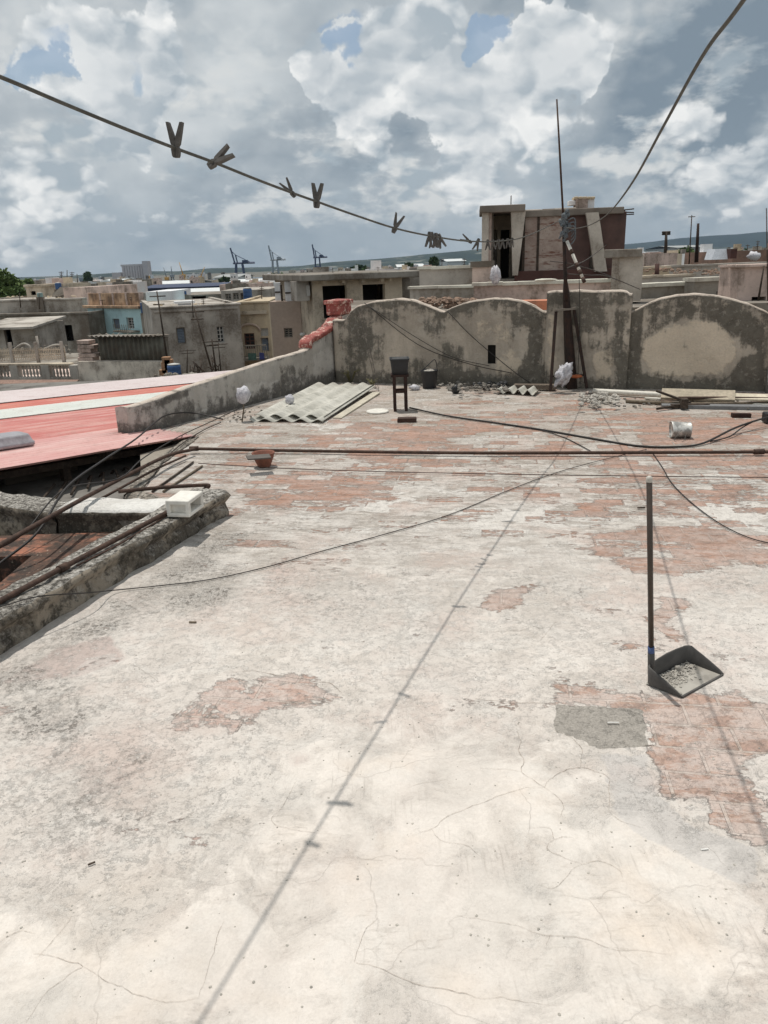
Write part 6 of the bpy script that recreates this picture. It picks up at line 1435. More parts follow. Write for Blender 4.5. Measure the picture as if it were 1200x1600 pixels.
mb = MB(); O_ = f11.p(a-.1, zA_+.03, .05); corr(mb, lambda v: 0, lambda v: .8, 0, b_-a+.15, O_, (-f11.n+Vector((0,0,-.06))).normalized(), f11.d, Vector((0,0,1)), .18, .03, .01, step=.03, nu=2); mb.build('roof', GREY, sh)
c = f11.p(f11.uz(128,555)[0], 0, -.5); mb = MB()
for k, (dz, w_) in enumerate(((0,.32),(.14,.36),(.3,.28),(.44,.34),(.6,.25))): mb.obox(f11.p(f11.uz(128,555)[0]+.05*((k%2)*2-1), zwt+dz+.07, -.4), f11.d, w_, f11.n, .2, (0,0,1), .065, .01)
tag(mb.build('rubble_stack', PINKW), 'stacked stone blocks at the left end of the corrugated shed', 'blocks', kind='stuff')
tank(None, 274, 593, 20, 23, 22, 'blue barrel tank with a white lid just beyond the red metal roof')
mb = MB()
for k in range(8): p = at(258+k*1.0, 590-k*4, 23); mb.obox(p+Vector((random.uniform(-.1,.1),0,0)), (1,0,0), .12, (0,1,0), .1, (0,0,1), .09, .01)
tag(mb.build('brick_pile', wm_('pile brick', S(140,108,84), amt=.6, sc_=4)), 'narrow pile of bricks left of the blue barrel tank', 'bricks', kind='stuff')
# antennas between
for (x0, y0, x1, y1, Y, r_, lab) in ((262,566,245,455,25,.035,'thin tall antenna rising beside the corrugated shed'),(332,582,303,480,22,.03,'tall leaning antenna in front of the large grey house'),(338,584,331,530,21,.03,'short antenna rod right of the tall leaning one'),(345,580,341,535,21,.02,'thin short rod, rightmost before the parapet'),(292,584,293,545,23,.02,'small rod standing left of the tall leaning antenna')):
    a = at(x0, y0, Y); b_ = at(x1, y1, Y); polebar('antenna', a, b_, r_, M_dw, lab, 'antenna', arms=((.93, .5, .3), (.82, .35, .4)))
mb = MB()
for k in range(16):
    p = at(292+k*3.4, 590-k*.5, 21); q = p+Vector((random.uniform(-.3,.3), random.uniform(-.2,.2), random.uniform(.1,.5))); mb.tube([p, p.lerp(q,.5)+Vector((.05,0,0)), q], .015, 4)
tag(mb.build('dry_twigs', M_dw), 'tangle of dry twigs and wires just over the parapet', 'twigs', kind='stuff')
f12 = Fac(240, 20.5, 380, 20.5); ua, za = f12.uz(262,600); ub, zb = f12.uz(420,585); mb = MB(); mb.obox(f12.p((ua+ub)/2, (GZ+za)/2, -.6), f12.d, (ub-ua)/2, f12.n, .8, (0,0,1), (za-GZ)/2); tag(mb.build('low_roof_house', GREY2), 'low grey house just beyond the parapet, carrying the blue barrel', 'house')
# ------------------------------------------------------------------ roofs straight behind the arched wall
M_rub2 = wm_('brick rubble', S(122,100,86), S(100,88,78), amt=.6, sc_=3)
fA = Fac(640, 15.5, 750, 15.0)
def lowwall(fc, px0, px1, pt, pb, th, mat, label, cop=.07, copmat=None, name='low_wall'):
    a, z1 = fc.uz(px0, pt if not isinstance(pt, tuple) else pt[0]); b_, z1b = fc.uz(px1, pt if not isinstance(pt, tuple) else pt[1]); z0 = fc.uz((px0+px1)/2, pb)[1]; zt = (z1+z1b)/2
    c = fc.p((a+b_)/2, z0, -th/2); r = empty(name, c, label, 'wall'); L_ = b_-a
    n_ = max(3, int(L_/.12)); mb = MB(); m_ = max(2, int((zt-z0)/.12)); vs = []; 
    for j in range(m_+1):
        for i in range(n_+1):
            u = a+L_*i/n_; z_ = z0+(zt-cop-z0)*j/m_; vs.append(fc.p(u, z_, .02*fbm(u*2, z_*2, a, 3)))
    w_ = n_+1; fs = [(j*w_+i, j*w_+i+1, (j+1)*w_+i+1, (j+1)*w_+i) for j in range(m_) for i in range(n_)]; mb.add(vs, fs, True)
    q = [fc.p(a, z0), fc.p(b_, z0), fc.p(b_, zt-cop), fc.p(a, zt-cop)]; mb.add(q+[p-fc.n*th for p in q], [(0,4,5,1),(1,5,6,2),(2,6,7,3),(3,7,4,0),(5,4,7,6)]); mb.build('wall_face', mat, r)
    mb = MB(); 
    k_ = max(2, int(L_/.25))
    for i in range(k_):
        ua_, ub_ = a-.03+(L_+.06)*i/k_, a-.03+(L_+.06)*(i+1)/k_; mb.obox(fc.p((ua_+ub_)/2, zt-cop/2+.012*fbm(ua_*3, 0, a, 2), -th/2+.01), fc.d, (ub_-ua_)/2, fc.n, th/2+.04, (0,0,1), cop/2+.002)
    mb.build('coping', copmat or BEIGE, r); return r
lowwall(fA, 655, 739, (417,414), 446, .25, GREY, 'grey block parapet with a pale coping left of the roof shack', .05, wm_('coping', S(186,178,166), S(150,144,134), amt=.4, sc_=2))
lowwall(Fac(640,14.5,745,14.2), 640, 742, (448,445), 470, .2, GREY, 'lower grey wall with a pale top in front of the block parapet', .04, M_w['coping'])
lowwall(Fac(736,14.6,768,14.5), 738, 766, (409,408), 470, .4, PINKW, 'short pinkish pier at the left foot of the roof shack', .10, GREY2, name='wall_pier')
lowwall(Fac(740,13.6,960,13.2), 740, 956, (441,437), 470, .25, PINKW, 'long low pinkish wall with a light top in front of the roof shack', .05, M_w['coping'])
lump('plastic_sack', Fac(740,13.3,960,13.1).p(Fac(740,13.3,960,13.1).uz(774,430)[0], Fac(740,13.3,960,13.1).uz(774,431)[1]), .085, .08, .16, M_bag, 'white sack standing on the low wall at the shack doorway', 'sack', 6, 18, .35)
lump('stone_slab', at(853,437.5,13.0), .20, .10, .025, wm_('coping', S(186,178,166)), 'pale flat stone on the low wall in front of the shack', 'stone', 8, 14, .3)
mb = MB(); f_ = Fac(700,12.6,860,12.2); a, z_ = f_.uz(745,471); b_, _ = f_.uz(857,471); mb.obox(f_.p((a+b_)/2, z_-.25, 0), f_.d, (b_-a)/2, f_.n, .2, (0,0,1), .25); tag(mb.build('brick_ledge', wm_('ledge brick', S(178,112,84), S(150,106,86), amt=.4, sc_=3)), 'orange brick ledge showing above the middle arch', 'ledge')
pts = [at(random.uniform(655,745), random.uniform(468,482), random.uniform(12.3,13.6)) for _ in range(170)]
chips('broken_bricks', pts, .02, .075, M_rub2, 'heap of broken bricks on the roof behind the left arch', 'rubble', .8, 41)
mb = MB(); c = at(700,476,13); mb.box((c.x-1.9, 11.9, GZ), (c.x+8.5, 17.5, at(700,478,13).z-.06)); tag(mb.build('rear_house', GREY2), 'house behind the arched wall whose flat roof carries the rubble', 'house')
# --- roof shack
Ys = 19.0; fS = Fac(752, Ys, 975, Ys-.4)
shk = empty('roof_shack', fS.p(fS.L/2, fS.uz(860,440)[1], -1.2), 'ruined rooftop shack with a concrete porch frame, rusty sheet walls and a small chimney', 'shack')
def R_(px0, py0, px1, py1):
    a, z1 = fS.uz(px0, py0); b_, z0 = fS.uz(px1, py1); return a, b_, z0, z1
def sb_(name, px0, py0, px1, py1, off, th, mat, parent=None, bev=.01, rg=0, top=None):
    a, b_, z0, z1 = R_(px0, py0, px1, py1); mb = MB(); mb.obox(fS.p((a+b_)/2, (z0+z1)/2, off-th/2), fS.d, (b_-a)/2, fS.n, th/2, (0,0,1), (z1-z0)/2, bev); o = mb.build(name, mat, parent or shk)
    if rg: rag(o, rg, 3)
    return o
CONC = wm_('shack concrete', S(168,160,150), S(140,132,122), amt=.5, sc_=1.4, bump=.02); CONCd = wm_('dark concrete', S(112,104,96), S(90,84,78), amt=.6, sc_=1.2)
TIN, t, b = newmat('flaking painted sheet'); P = t.pos(); n = t.noise(P, 2.2, 6, .65); n2 = t.noise(t.mapping(P, sc=(1,1,5)), 3, 5, .65); n3 = t.noise(P, 14, 5, .7)
c = t.mix(t.mr(n, .36, .6), S(186,170,158), S(156,136,126)); c = t.mix(t.mr(n2, .54, .64, 0, .8), c, S(106,64,50)); c = t.mix(t.mr(n3, .6, .7, 0, .6), c, S(84,66,58)); t.put(b.inputs['Base Color'], c); t.put(b.inputs['Normal'], t.bump(n3, .01))
RUSTW = plain('rust brown sheet', S(98,76,70), .85, var=.35, sc_=4); RUST2 = plain('dull red band', S(92,64,58), .85, var=.3, sc_=4)
sb_('porch_slab', 750, 323, 819, 331, .35, 1.9, CONCd, rg=.03)
sb_('porch_column', 753, 331, 763, 412, .2, .16, CONC); sb_('porch_column', 763.5, 331, 767, 438, .1, .12, PINKW)
a = fS.uz(809, 330); b_ = fS.uz(804, 430); mb = MB(); pA_, pB_ = fS.p(a[0], a[1], .2), fS.p(b_[0], b_[1], .2)
secs = [[pA_+fS.d*(sx*.17)+fS.n*(sy*.09) for sx, sy in ((-1,-1),(1,-1),(1,1),(-1,1))], [pB_+fS.d*(sx*.06)+fS.n*(sy*.08) for sx, sy in ((-1,-1),(1,-1),(1,1),(-1,1))]]; loft(mb, secs, smooth=False); mb.build('porch_column', CONC, shk)
sb_('porch_back', 763, 331, 819, 441, -1.35, .1, BEIGE); sb_('porch_side', 764, 331, 770, 441, -.02, 1.3, CONCd)
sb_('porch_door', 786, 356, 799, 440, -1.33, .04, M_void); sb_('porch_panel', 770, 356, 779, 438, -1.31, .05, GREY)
sb_('sheet_wall', 818, 333, 880, 424, 0, .08, TIN)
for px in (818.5, 840.5): sb_('sheet_batten', px-.45, 332, px+.45, 425, .02, .02, M_dw, bev=0)
sb_('rusty_wall', 880, 333, 921, 424, -.06, .08, RUSTW); sb_('rusty_wall', 935, 332, 974, 424, -.04, .9, RUSTW, rg=.01)
a = fS.uz(923, 333); b_ = fS.uz(936, 424); mb = MB(); pA_, pB_ = fS.p(a[0], a[1], .18), fS.p(b_[0], b_[1], .22)
loft(mb, [[p+fS.d*(sx*.14)+fS.n*(sy*.07) for sx, sy in ((-1,-1),(1,-1),(1,1),(-1,1))] for p in (pA_, pB_)], smooth=False); mb.build('leaning_post', CONC, shk)
sb_('roof_slab', 819, 329.5, 974, 333.5, .06, 2.2, CONCd, rg=.02); sb_('roof_block', 820, 327.6, 846, 329.5, -.02, 1.2, CONC); sb_('roof_block', 848, 326, 868, 329.5, -.1, .8, CONCd); sb_('roof_block', 868, 324, 903, 328, -.3, .9, CONC); sb_('roof_block', 938, 325, 970, 328.5, -.1, .7, BEIGE, rg=.02)
sb_('shack_body', 819.5, 334, 973, 424, -.15, 2.0, CONCd)
sb_('base_band', 804, 424, 958, 437, .12, .3, RUST2); sb_('base_body', 752, 437, 976, 470, .0, 2.2, GREY2)
ch = sb_('chimney', 904, 307, 922, 328, -.4, .5, PINKW); sb_('chimney', 921.5, 309, 933, 329, -.45, .45, WHITE)
for px0, px1 in ((901,907),(908,913),(914,921),(922,927),(928,934)): sb_('chimney_brick', px0, 305, px1, 308.5, -.38, .5, TAN)
sb_('chimney_arm', 893, 311, 904, 318, -.5, .3, WHITE)
for k, (px, py) in enumerate(((974,331),(974,335),(974,328))):
    p = fS.p(fS.uz(px, py)[0], fS.uz(px, py)[1], -.1); mb = MB(); mb.tube([p, p+fS.d*.26+Vector((0,0,.02*(k-1)))], .014, 5); mb.build('rebar', M_dw, shk)
mb = MB(); p = fS.p(fS.uz(798,322)[0], fS.uz(798,322)[1], .1); mb.tube([p, p+Vector((0,0,.22))], .012, 5); mb.build('rebar', M_dw, shk)
# pillar with cap
fP = Fac(943, 13.0, 1004, 12.8); r = empty('square_pillar', fP.p(fP.L/2, fP.uz(970,470)[1], -.3), 'square grey pillar with a dark cap slab behind the right arch', 'pillar')
a, z1 = fP.uz(957,399); b_, z0 = fP.uz(1001,470); mb = MB(); mb.obox(fP.p((a+b_)/2, (z0+z1)/2, -.3), fP.d, (b_-a)/2, fP.n, .28, (0,0,1), (z1-z0)/2, .01); mb.build('shaft', CONC, r)
a, z1 = fP.uz(944,392); b_, z0 = fP.uz(1003,399.5); mb = MB(); mb.obox(fP.p((a+b_)/2, (z0+z1)/2, -.3), fP.d, (b_-a)/2, fP.n, .36, (0,0,1), (z1-z0)/2+.02, .01); o = mb.build('cap', GREY2, r); rag(o, .015, 5)
# right hand walls
cop = M_w['coping']
lowwall(Fac(1003,14.2,1090,14.6), 1002, 1089, (446,437), 480, .3, GREY2, 'dark stained wall with a pale top right of the capped pillar', .06, cop)
lowwall(Fac(1086,14.0,1160,14.2), 1086, 1156, (437,429), 480, .3, GREY2, 'dark stained wall section stepping up behind the right arch', .06, cop)
lowwall(Fac(1003,17.5,1160,18.0), 1002, 1084, (431,428), 450, .3, GREY, 'short stained wall farther back between the pillar and the step', .04, BEIGE)
lowwall(Fac(1003,20.5,1200,21.0), 1002, 1046, (417,415), 440, .3, TAN, 'ochre wall stub with a pale top behind the capped pillar', .05, BEIGE)
lowwall(Fac(1040,24,1240,24.5), 1040, 1200, (417,407), 440, .4, GREY, 'long grey parapet in the middle distance at right', .05, GREY)
pts = [at(random.uniform(1003,1150), random.uniform(421,430), random.uniform(18.5,22)) for _ in range(80)]
chips('roof_clutter', pts, .02, .09, M_rub2, 'brownish rubble along the roofs behind the right arch', 'rubble', .8, 44)
mb = MB(); c = at(1030,405,20); mb.tube([at(1026,440,18.2), at(1027,412,18.2)], .05, 6); tag(mb.build('rusty_post', RUST2), 'short rusty post on the ochre wall stub', 'post')
fR = Fac(1150, 12.6, 1260, 12.6); r, *_ = house('corner_house', 'weathered pinkish house with a small dark opening at the right edge', 'house', fR, 1155, 1265, (420,412), PINKW, .7, [(1174,464,1196,476,'hole')], coping=.05)
polebar('rusty_post', fR.p(fR.uz(1180,470)[0], fR.uz(1180,470)[1], .1), fR.p(fR.uz(1189,415)[0], fR.uz(1189,415)[1], .1), .018, M_dw, 'dark leaning rod against the pinkish corner house', 'rod')
mb = MB(); mb.box((6.0, 13.2, GZ), (16, 24, at(1080,455,16).z-.3)); tag(mb.build('rear_house', GREY2), 'broad dark house under the stepped walls behind the right arch', 'house')
fR2 = Fac(1140, 32, 1260, 32); house('brown_house', 'dark brown shed roofs at the right edge in the middle distance', 'shed', fR2, 1146, 1260, (392,388), wm_('brown', S(122,96,84), S(96,80,70), amt=.6, sc_=1), 5)
lump('white_bundle', at(1178,400,30), .22, .2, .16, M_bag, 'small white bundle on the brown shed roofs at right', 'bundle', 3, 12, .5)
fT = Fac(1110, 30, 1145, 30); r = empty('roof_hatch', fT.p(.5, fT.uz(1128,405)[1], 0), 'slanted pale grey metal hood on the roofs left of the brown shed', 'hood')
a, z1 = fT.uz(1119,389); b_, z0 = fT.uz(1137,405); mb = MB(); q = [fT.p(a-.12, z0, 0), fT.p(b_, z0, 0), fT.p(b_, z1, -.2), fT.p(a+.05, z1, -.2)]; mb.add(q+[p-fT.n*.7 for p in q], [(0,1,2,3),(4,7,6,5),(0,4,5,1),(1,5,6,2),(2,6,7,3),(3,7,4,0)]); mb.build('hood', plain('pale metal', S(196,200,206), .5), r)
mb = MB(); mb.obox(fT.p(b_+.12, (z0+z1)/2, -.1), fT.d, .12, fT.n, .3, (0,0,1), (z1-z0)/2-.02); mb.build('hood_frame', RUST2, r)
polebar('flue_pipe', at(1088,410,28), at(1091,349,28), .07, M_iron, 'thick dark flue pipe standing on the roofs at right', 'flue')
polebar('antenna', at(1076,424,26), at(1081,336,26), .025, M_dw, 'thin pole just left of the thick flue pipe', 'antenna', arms=((.97,.25,.2),))
polebar('antenna', at(1040,400,90), at(1041,362,90), .22, M_dw, 'lattice like mast far off above the pale building', 'mast', arms=((.98,1.0,.2),(.9,1.0,.2)))
polebar('antenna', at(1200,470,11.5), at(1197.5,325,11.5), .010, M_dw, 'thin rod at the very right edge of the photo', 'antenna')
for k, px in enumerate((1008, 1017, 1033, 1044)): pass
r, *_ = house('pale_building', 'long pale building with small dark windows beyond the roofs at right', 'building', Fac(1000, 120, 1060, 118), 1003, 1052, (398,396), wm_('far pale', S(196,186,180), S(176,166,160), amt=.2, sc_=.2), 20, [(1008,404,1012,412,'hole'),(1017,404,1021,412,'hole'),(1033,403,1037,411,'hole'),(1044,403,1048,411,'hole')])

# ------------------------------------------------------------------ trees
M_leafA, t, b = newmat('leaves'); oi = t.new('ShaderNodeObjectInfo').outputs['Random']; n = t.noise(t.pos(), .8, 4, .6); t.put(b.inputs['Base Color'], t.mix(t.mr(n, .35, .65), S(66,86,50), S(112,128,76))); b.inputs['Roughness'].default_value = .8
M_leafB, t, b = newmat('far leaves'); n = t.noise(t.pos(), .3, 4, .6); t.put(b.inputs['Base Color'], t.mix(t.mr(n, .35, .65), S(44,62,36), S(76,94,52))); b.inputs['Roughness'].default_value = .9
M_bark = plain('bark', S(92,78,64), .95)
def tree(px, pb, Y, w_px, h_px, label, n_=1500, leaf=.22, mat=None, seed=1, group=None):
    rr = random.Random(seed); c = at(px, pb, Y); s = Y/F; rx = w_px*s/2; hz = h_px*s; r = empty('tree', (c.x, c.y, GZ), label, 'tree', group)
    top = c.z+hz; mb = MB(); mb.tube([(c.x, c.y, GZ), (c.x+.2, c.y, (GZ+c.z)/2), (c.x, c.y, c.z+hz*.4)], [rx*.12+.1, rx*.09+.08, .05], 8)
    for k in range(5): a = k*1.3; mb.tube([(c.x, c.y, c.z-hz*.1), (c.x+math.cos(a)*rx*.5, c.y+math.sin(a)*rx*.5, c.z+hz*.45)], [.12, .03], 5)
    mb.build('trunk', M_bark, r)
    cl = []; 
    for k in range(26):
        a = rr.random()*6.28; q = rr.random()**.5; zz = rr.uniform(.12, 1.0); w_ = math.sqrt(max(0, 1-(zz-.4)**2*2.4)); cl.append((c.x+math.cos(a)*rx*q*w_*.8, c.y+math.sin(a)*rx*q*w_*.8, c.z-hz*.15+hz*1.08*zz, rx*rr.uniform(.14,.38)))
    vs = []; fs = []
    for k in range(n_):
        x, y, z_, q = cl[rr.randrange(26)]; d_ = Vector((rr.gauss(0,1), rr.gauss(0,1), rr.gauss(0,1))).normalized()*q*rr.uniform(.5, 1.1); p = Vector((x, y, z_))+d_*Vector((1,1,.8)).length/1.6
        u = Vector((rr.gauss(0,1), rr.gauss(0,1), rr.gauss(0,.6))).normalized(); v = u.cross(Vector((rr.gauss(0,1), rr.gauss(0,1), rr.gauss(0,1)))).normalized(); l = leaf*rr.uniform(.6, 1.4); i = len(vs)
        vs += [p-u*l, p+v*l*.5, p+u*l, p-v*l*.5]; fs.append((i, i+1, i+2, i+3))
    MB().add(vs, fs).build('crown', mat or M_leafA, r); return r
tree(8, 470, 85, 72, 36, 'large round green tree rising behind the houses at the left edge', 7500, .24, seed=5)
tree(-30, 472, 95, 50, 30, 'second green tree partly outside the left edge', 2500, .32, seed=9)
for i, (px, pb, Y, w_, h_, lab) in enumerate([(138,438,700,14,11,'dark round tree standing above the far roofs left of the silo'),(1072,408,150,36,16,'broad green tree beyond the pale building at right'),(1100,410,140,26,14,'bushy green tree behind the flue pipe'),(678,416,420,14,13,'dark tree on the slope left of the roof shack'),(640,421,420,16,8,'low dark tree above the beige house'),(44,447,150,18,9,'small tree just right of the large green one'),(560,424,500,24,7,'low tree belt above the slab roof')]):
    tree(px, pb, Y, w_, h_, lab, 900, .35*Y/150, M_leafB if Y > 200 else M_leafA, 20+i)

# ------------------------------------------------------------------ harbour
M_crb = plain('crane blue', S(34,48,84), .6, var=.1); M_crw = plain('crane grey', S(136,146,154), .6, var=.1); M_cry = plain('crane yellow', S(196,152,76), .6, var=.1); M_silo = wm_('silo', S(160,156,156), S(146,142,142), amt=.2, sc_=.02, bump=0)
def sts(px, pb, pt, Y, mat, label, boomdx=-11, w_=16):
    s = Y/F; b0 = at(px, pb, Y); hgt = (pb-pt)*s; r = empty('port_crane', (b0.x, b0.y, GZ), label, 'crane'); zb = b0.z; lw = w_*s; t_ = .021*hgt
    def bar(nm, p, q, k=1.0): mb = MB(); mb.tube([p, q], t_*k, 4, smooth=False); mb.build(nm, mat, r)
    zg = zb+hgt*.52
    for sx in (-.32, .32):
        for sy in (-8, 8): bar('leg', (b0.x+lw*sx, b0.y+sy, GZ), (b0.x+lw*sx*.7, b0.y+sy*.8, zg))
    bar('girder', (b0.x-lw*.45, b0.y, zg), (b0.x+lw*1.15, b0.y, zg+hgt*.0), 1.5)
    bar('portal_beam', (b0.x-lw*.32, b0.y-7, zb+hgt*.18), (b0.x+lw*.32, b0.y-7, zb+hgt*.18))
    bar('boom', (b0.x-lw*.32, b0.y, zg), (b0.x+boomdx*s-lw*.25, b0.y, zb+hgt), 1.2)
    bar('mast', (b0.x-lw*.12, b0.y, zg), (b0.x-lw*.22, b0.y, zb+hgt*.78), 1.0)
    bar('stay', (b0.x-lw*.22, b0.y, zb+hgt*.78), (b0.x+lw*.9, b0.y, zg), .5); bar('stay', (b0.x-lw*.22, b0.y, zb+hgt*.78), (b0.x+boomdx*s*.8-lw*.25, b0.y, zb+hgt*.9), .5)
    mb = MB(); mb.obox((b0.x+lw*.45, b0.y, zg+hgt*.05), (1,0,0), lw*.2, (0,1,0), 4, (0,0,1), hgt*.04); mb.build('machine_house', mat, r)
sts(376, 437, 392, 1500, M_crb, 'dark blue port crane with raised boom, leftmost of three', -6, 20)
sts(431, 430, 388, 1600, M_crw, 'pale grey port crane with raised boom, middle of three', -4, 14)
sts(497, 424, 386, 1600, M_crb, 'dark blue port crane with raised boom, rightmost of three', -3, 13)
for i, (px, pb, pt, lean, mt, lab) in enumerate([(235,447,432,0,M_cry,'small yellow dock crane just right of the silo'),(262,446,420,-3,M_cry,'yellow dock crane with a thin jib, second from the silo'),(288,444,413,-4,M_cry,'yellow dock crane with a tall jib, third from the silo'),(314,444,420,8,M_cry,'yellow dock crane with its jib tilted right'),(270,440,418,0,M_crw,'grey dock mast between the yellow cranes'),(372,440,430,-3,M_cry,'tiny yellow crane at the foot of the blue port crane'),(128,440,430,0,M_crw,'grey dock mast at the left of the silo')]):
    Y = 900; s = Y/F; b0 = at(px, pb, Y); h_ = (pb-pt)*s; r = empty('dock_crane', (b0.x, b0.y, GZ), lab, 'crane')
    for sx, sy in ((-1,-1),(1,-1),(1,1),(-1,1)): mb = MB(); mb.tube([(b0.x+sx*2.2, b0.y+sy*2.2, GZ), (b0.x+sx*.8, b0.y+sy*.8, b0.z+h_*.35)], .5, 4); mb.build('leg', mt, r)
    mb = MB(); mb.obox((b0.x, b0.y, b0.z+h_*.38), (1,0,0), 2.2, (0,1,0), 2.2, (0,0,1), 1.6, .2); mb.build('cab', mt, r)
    mb = MB(); mb.tube([(b0.x, b0.y, b0.z+h_*.38), (b0.x+lean*s, b0.y, b0.z+h_)], [.7,.35], 4); mb.build('jib', mt if i != 1 else M_crw, r)
# silo
Y = 1300; s = Y/F; r = empty('grain_silo', (at(205,445,Y).x, Y, GZ), 'tall grey grain silo block with a stair tower on its right end', 'silo')
a = at(190, 416.5, Y); b_ = at(223, 415.5, Y); 
for k in range(8):
    x = a.x+(b_.x-a.x)*(k+.5)/8; rr_ = (b_.x-a.x)/16
    mb = MB(); mb.lathe((x, Y, GZ), [(rr_*1.02,0),(rr_*1.02,a.z-GZ)], 14); mb.build('silo_cell', M_silo, r)
    mb = MB(); mb.lathe((x, Y+rr_*1.9, GZ), [(rr_*1.02,0),(rr_*1.02,a.z-GZ)], 14); mb.build('silo_cell', M_silo, r)
mb = MB(); mb.box((a.x-1, Y-rr_*.9, a.z), (b_.x+1, Y+rr_*3, a.z+3)); mb.build('top_gallery', M_silo, r)
t0 = at(223, 408, Y); t1 = at(231, 408, Y); mb = MB(); mb.box((t0.x, Y-6, GZ), (t1.x, Y+14, t0.z)); mb.build('stair_tower', M_silo, r)
t0 = at(176, 426, Y); t1 = at(189.5, 426, Y); mb = MB(); mb.box((t0.x, Y-5, GZ), (t1.x, Y+16, t0.z)); mb.build('low_block', M_silo, r)
def shed(px0, px1, pt, pb, Y, mat, label, roofm=None, name='warehouse'):
    a = at(px0, pt, Y); b_ = at(px1, pt, Y); z1 = (a.z+b_.z)/2; r = empty(name, ((a.x+b_.x)/2, Y, GZ), label, 'warehouse'); mb = MB(); mb.box((a.x, Y, GZ), (b_.x, Y+.12*Y, z1-.35*Y/200)); mb.build('wall', mat, r)
    mb = MB(); e = Y/400; y0, y1, ym = Y-e, Y+.12*Y+e, Y+.06*Y; zc = z1-.3*Y/200; vs = [(a.x-e,y0,zc),(b_.x+e,y0,zc),(b_.x+e,ym,z1+.3*Y/200),(a.x-e,ym,z1+.3*Y/200),(b_.x+e,y1,zc),(a.x-e,y1,zc)]
    mb.add(vs+[(v[0],v[1],v[2]-.2) for v in vs], [(0,1,2,3),(3,2,4,5),(6,9,8,7),(9,11,10,8),(0,6,7,1),(5,4,10,11),(0,3,5,11,9,6),(1,7,8,10,4,2)]); mb.build('roof', roofm or mat, r)
M_navy = plain('navy sheet', S(56,66,92), .7, var=.15, sc_=.5, bump=0); M_lr = plain('light sheet roof', S(214,216,214), .6, var=.12, sc_=.5, bump=0); M_gr = plain('grey sheet roof', S(158,160,158), .7, var=.15, sc_=.5, bump=0)
shed(222, 345, 446.5, 453, 260, M_navy, 'long navy blue warehouse behind the white roof', M_navy)
shed(266, 346, 454, 461, 180, M_lr, 'bright white roofed warehouse behind the low grey house', M_lr)
shed(375, 480, 444, 450, 330, M_gr, 'grey green roofed warehouse right of the navy one', M_lr)
shed(335, 372, 431, 445, 700, M_gr, 'pale blocky building at the foot of the blue port crane', M_gr)
shed(205, 300, 442, 447, 500, M_gr, 'pale dockside shed below the yellow cranes', M_lr)
shed(300, 400, 440, 445, 650, M_lr, 'white dockside shed right of the yellow cranes', M_lr)
shed(150, 176, 439, 446, 520, M_lr, 'small white shed at the left of the silo', M_lr)
shed(120, 150, 443, 448, 420, M_gr, 'grey shed with pale roof below the far round tree', M_lr)
shed(623, 632, 415, 420, 1400, M_lr, 'bright white block on the slope above the slab roof, left of two', M_lr); shed(652, 662, 414, 419, 1400, M_lr, 'bright white block on the slope above the slab roof, right of two', M_lr)
shed(700, 726, 406, 409, 1700, M_lr, 'long white roof on the hillside left of the roof shack', M_lr)
shed(1060, 1110, 384, 388, 1500, M_gr, 'pale blocks on the far right hillside', M_gr)
# the town between: low flat roofed houses
rt = random.Random(77); TM = [GREY, GREY2, BEIGE, TAN, PINKW, WHITE, wm_('far pale', S(196,186,180)), M_lr]
cnt = 0
def town(px0, px1, pt0, pt1, Y0, Y1, n_, wr=(22,64)):
    global cnt
    for k in range(n_):
        px = rt.uniform(px0, px1); Y = math.exp(rt.uniform(math.log(Y0), math.log(Y1))); hor = 433-.035*px
        f = (Y-Y0)/(Y1-Y0+1e-6); py = pt1+(pt0-pt1)*min(1, max(0, (math.log(Y/Y0)/math.log(Y1/Y0))))+rt.uniform(-1.2, 1.2)+(.035*(px0-px)); w_ = rt.uniform(*wr)/F*Y*(60/Y)**.25
        c = at(px, py, Y); zt = c.z; mb = MB(); d_ = w_*rt.uniform(.6,1.2); mb.box((c.x-w_/2, Y, GZ), (c.x+w_/2, Y+d_, zt)); q = w_*rt.uniform(.1,.25)
        x0 = c.x+rt.uniform(-.4,.1)*w_; mb.box((x0, Y+d_*.3, zt), (x0+q*1.6, Y+d_*.7, zt+rt.uniform(.3,1.3)))
        e = .25; mb.box((c.x-w_/2, Y, zt), (c.x+w_/2, Y+e, zt+.5)); mb.box((c.x-w_/2, Y+e, zt), (c.x-w_/2+e, Y+d_, zt+.5)); mb.box((c.x+w_/2-e, Y+e, zt), (c.x+w_/2, Y+d_, zt+.5))
        for wx in range(int(w_/2.4)):
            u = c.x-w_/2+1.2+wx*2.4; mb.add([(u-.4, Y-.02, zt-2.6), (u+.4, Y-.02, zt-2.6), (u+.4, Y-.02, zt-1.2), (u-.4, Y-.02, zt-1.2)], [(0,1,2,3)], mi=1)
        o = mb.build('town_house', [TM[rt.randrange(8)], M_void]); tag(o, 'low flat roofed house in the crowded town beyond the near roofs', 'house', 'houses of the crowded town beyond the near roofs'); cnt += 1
town(-20, 225, 446, 456, 75, 420, 40); town(346, 480, 441, 452, 90, 420, 18); town(225, 346, 440, 443, 550, 900, 12); town(480, 760, 424, 436, 60, 420, 26); town(1000, 1260, 396, 412, 45, 420, 42)
town(1000, 1250, 392, 398, 300, 1200, 24, (8,22)); town(0, 480, 438, 446, 400, 1300, 40, (8,22)); town(480,760,418,424,500,1300,22,(8,20))
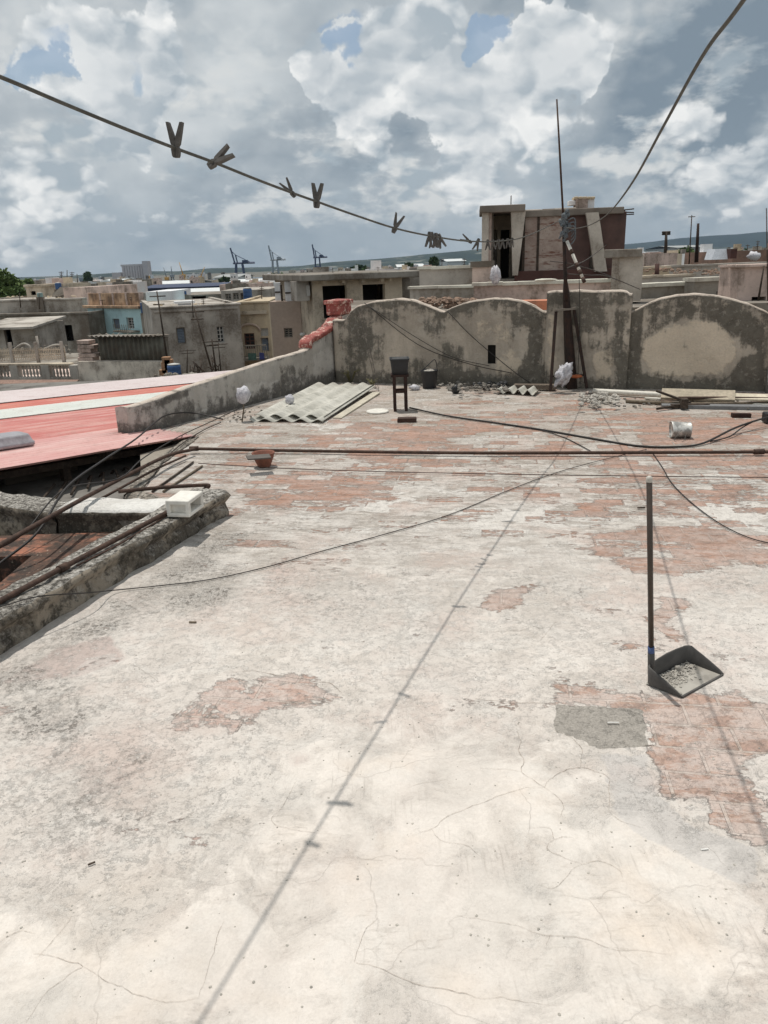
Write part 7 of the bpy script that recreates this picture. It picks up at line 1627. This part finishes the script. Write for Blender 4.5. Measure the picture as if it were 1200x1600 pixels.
# spread of grass-green scrub clumps among the far houses
for i, (px, pb, Y, w_, h_) in enumerate([(1130,404,200,22,8),(1160,400,260,26,8),(100,447,300,20,6),(430,436,500,26,6),(350,440,420,18,5)]): tree(px, pb, Y, w_, h_, ['green clump behind the pale hood at right','green clump far beyond the brown shed at right','green clump among the far roofs at left','green clump right of the port sheds','green clump below the blue port crane'][i], 500, .3*Y/150, M_leafB, 60+i)
# antennas and clutter on the town roofs
ra = random.Random(13); spots_ = [(96,446,424,150),(104,444,422,160),(112,446,425,170),(121,447,428,150),(300,478,468,41.5),(318,478,466,42),(352,478,470,43),(160,478,468,57),(206,474,464,55),(30,468,458,60),(60,470,458,58),(430,440,428,60),(408,462,446,50),(520,428,418,33),(590,427,417,33),(1020,418,404,60),(1062,412,396,70),(1150,402,386,40),(1168,398,382,40),(1184,394,376,45),(1120,410,398,60),(690,416,404,30),(725,414,404,30)]
for px, pb, pt, Y in spots_:
    a = at(px, pb, Y); b_ = at(px+ra.uniform(-1,1), pt, Y); w_ = max(.02, Y*.0007); arm = ra.choice([(), ((.95, Y*.006, .3),), ((.95, Y*.006, .3), (.85, Y*.005, .3), (.75, Y*.004, .3))])
    o = polebar('antenna', a-Vector((0,0,.6)), b_, w_, M_dw, 'x', 'antenna', arms=arm); tag(o, 'thin pole or aerial standing on one of the town roofs', 'antenna', 'aerials and poles on the town roofs')
rz = random.Random(9); pts = [at(rz.uniform(0,130), rz.uniform(463,468), rz.uniform(60,64)) for _ in range(30)]+[at(rz.uniform(240,372), rz.uniform(476,479), rz.uniform(43.5,47)) for _ in range(26)]
chips('roof_junk', pts, .05, .16, TAN, 'small junk lying about on the house roofs at left', 'junk', .6, 51)
pts = [at(rz.uniform(0,110), rz.uniform(540,560), rz.uniform(35,38)) for _ in range(60)]+[at(rz.uniform(240,360), rz.uniform(586,592), rz.uniform(19,21)) for _ in range(60)]
chips('roof_junk', pts, .03, .10, GREY2, 'dark junk scattered on the terraces at left', 'junk', .9, 52)
# ------------------------------------------------------------------ haze: real air
HAZE = 0.5/8500
m = bpy.data.materials.new('haze air'); m.use_nodes = True; nt = NT(m.node_tree); m.node_tree.nodes.clear()
o_ = nt.new('ShaderNodeOutputMaterial'); pv_ = nt.new('ShaderNodeVolumePrincipled'); pv_.inputs['Color'].default_value = (.42,.56,.72,1); pv_.inputs['Density'].default_value = HAZE; pv_.inputs['Anisotropy'].default_value = .2
nt.l.new(pv_.outputs[0], o_.inputs['Volume'])
mb = MB(); mb.box((-6500,-200,GZ-20),(7500,9000,330)); hz = mb.build('haze', m); tag(hz, kind='stuff')
if not USE_HAZE: bpy.data.objects.remove(hz)
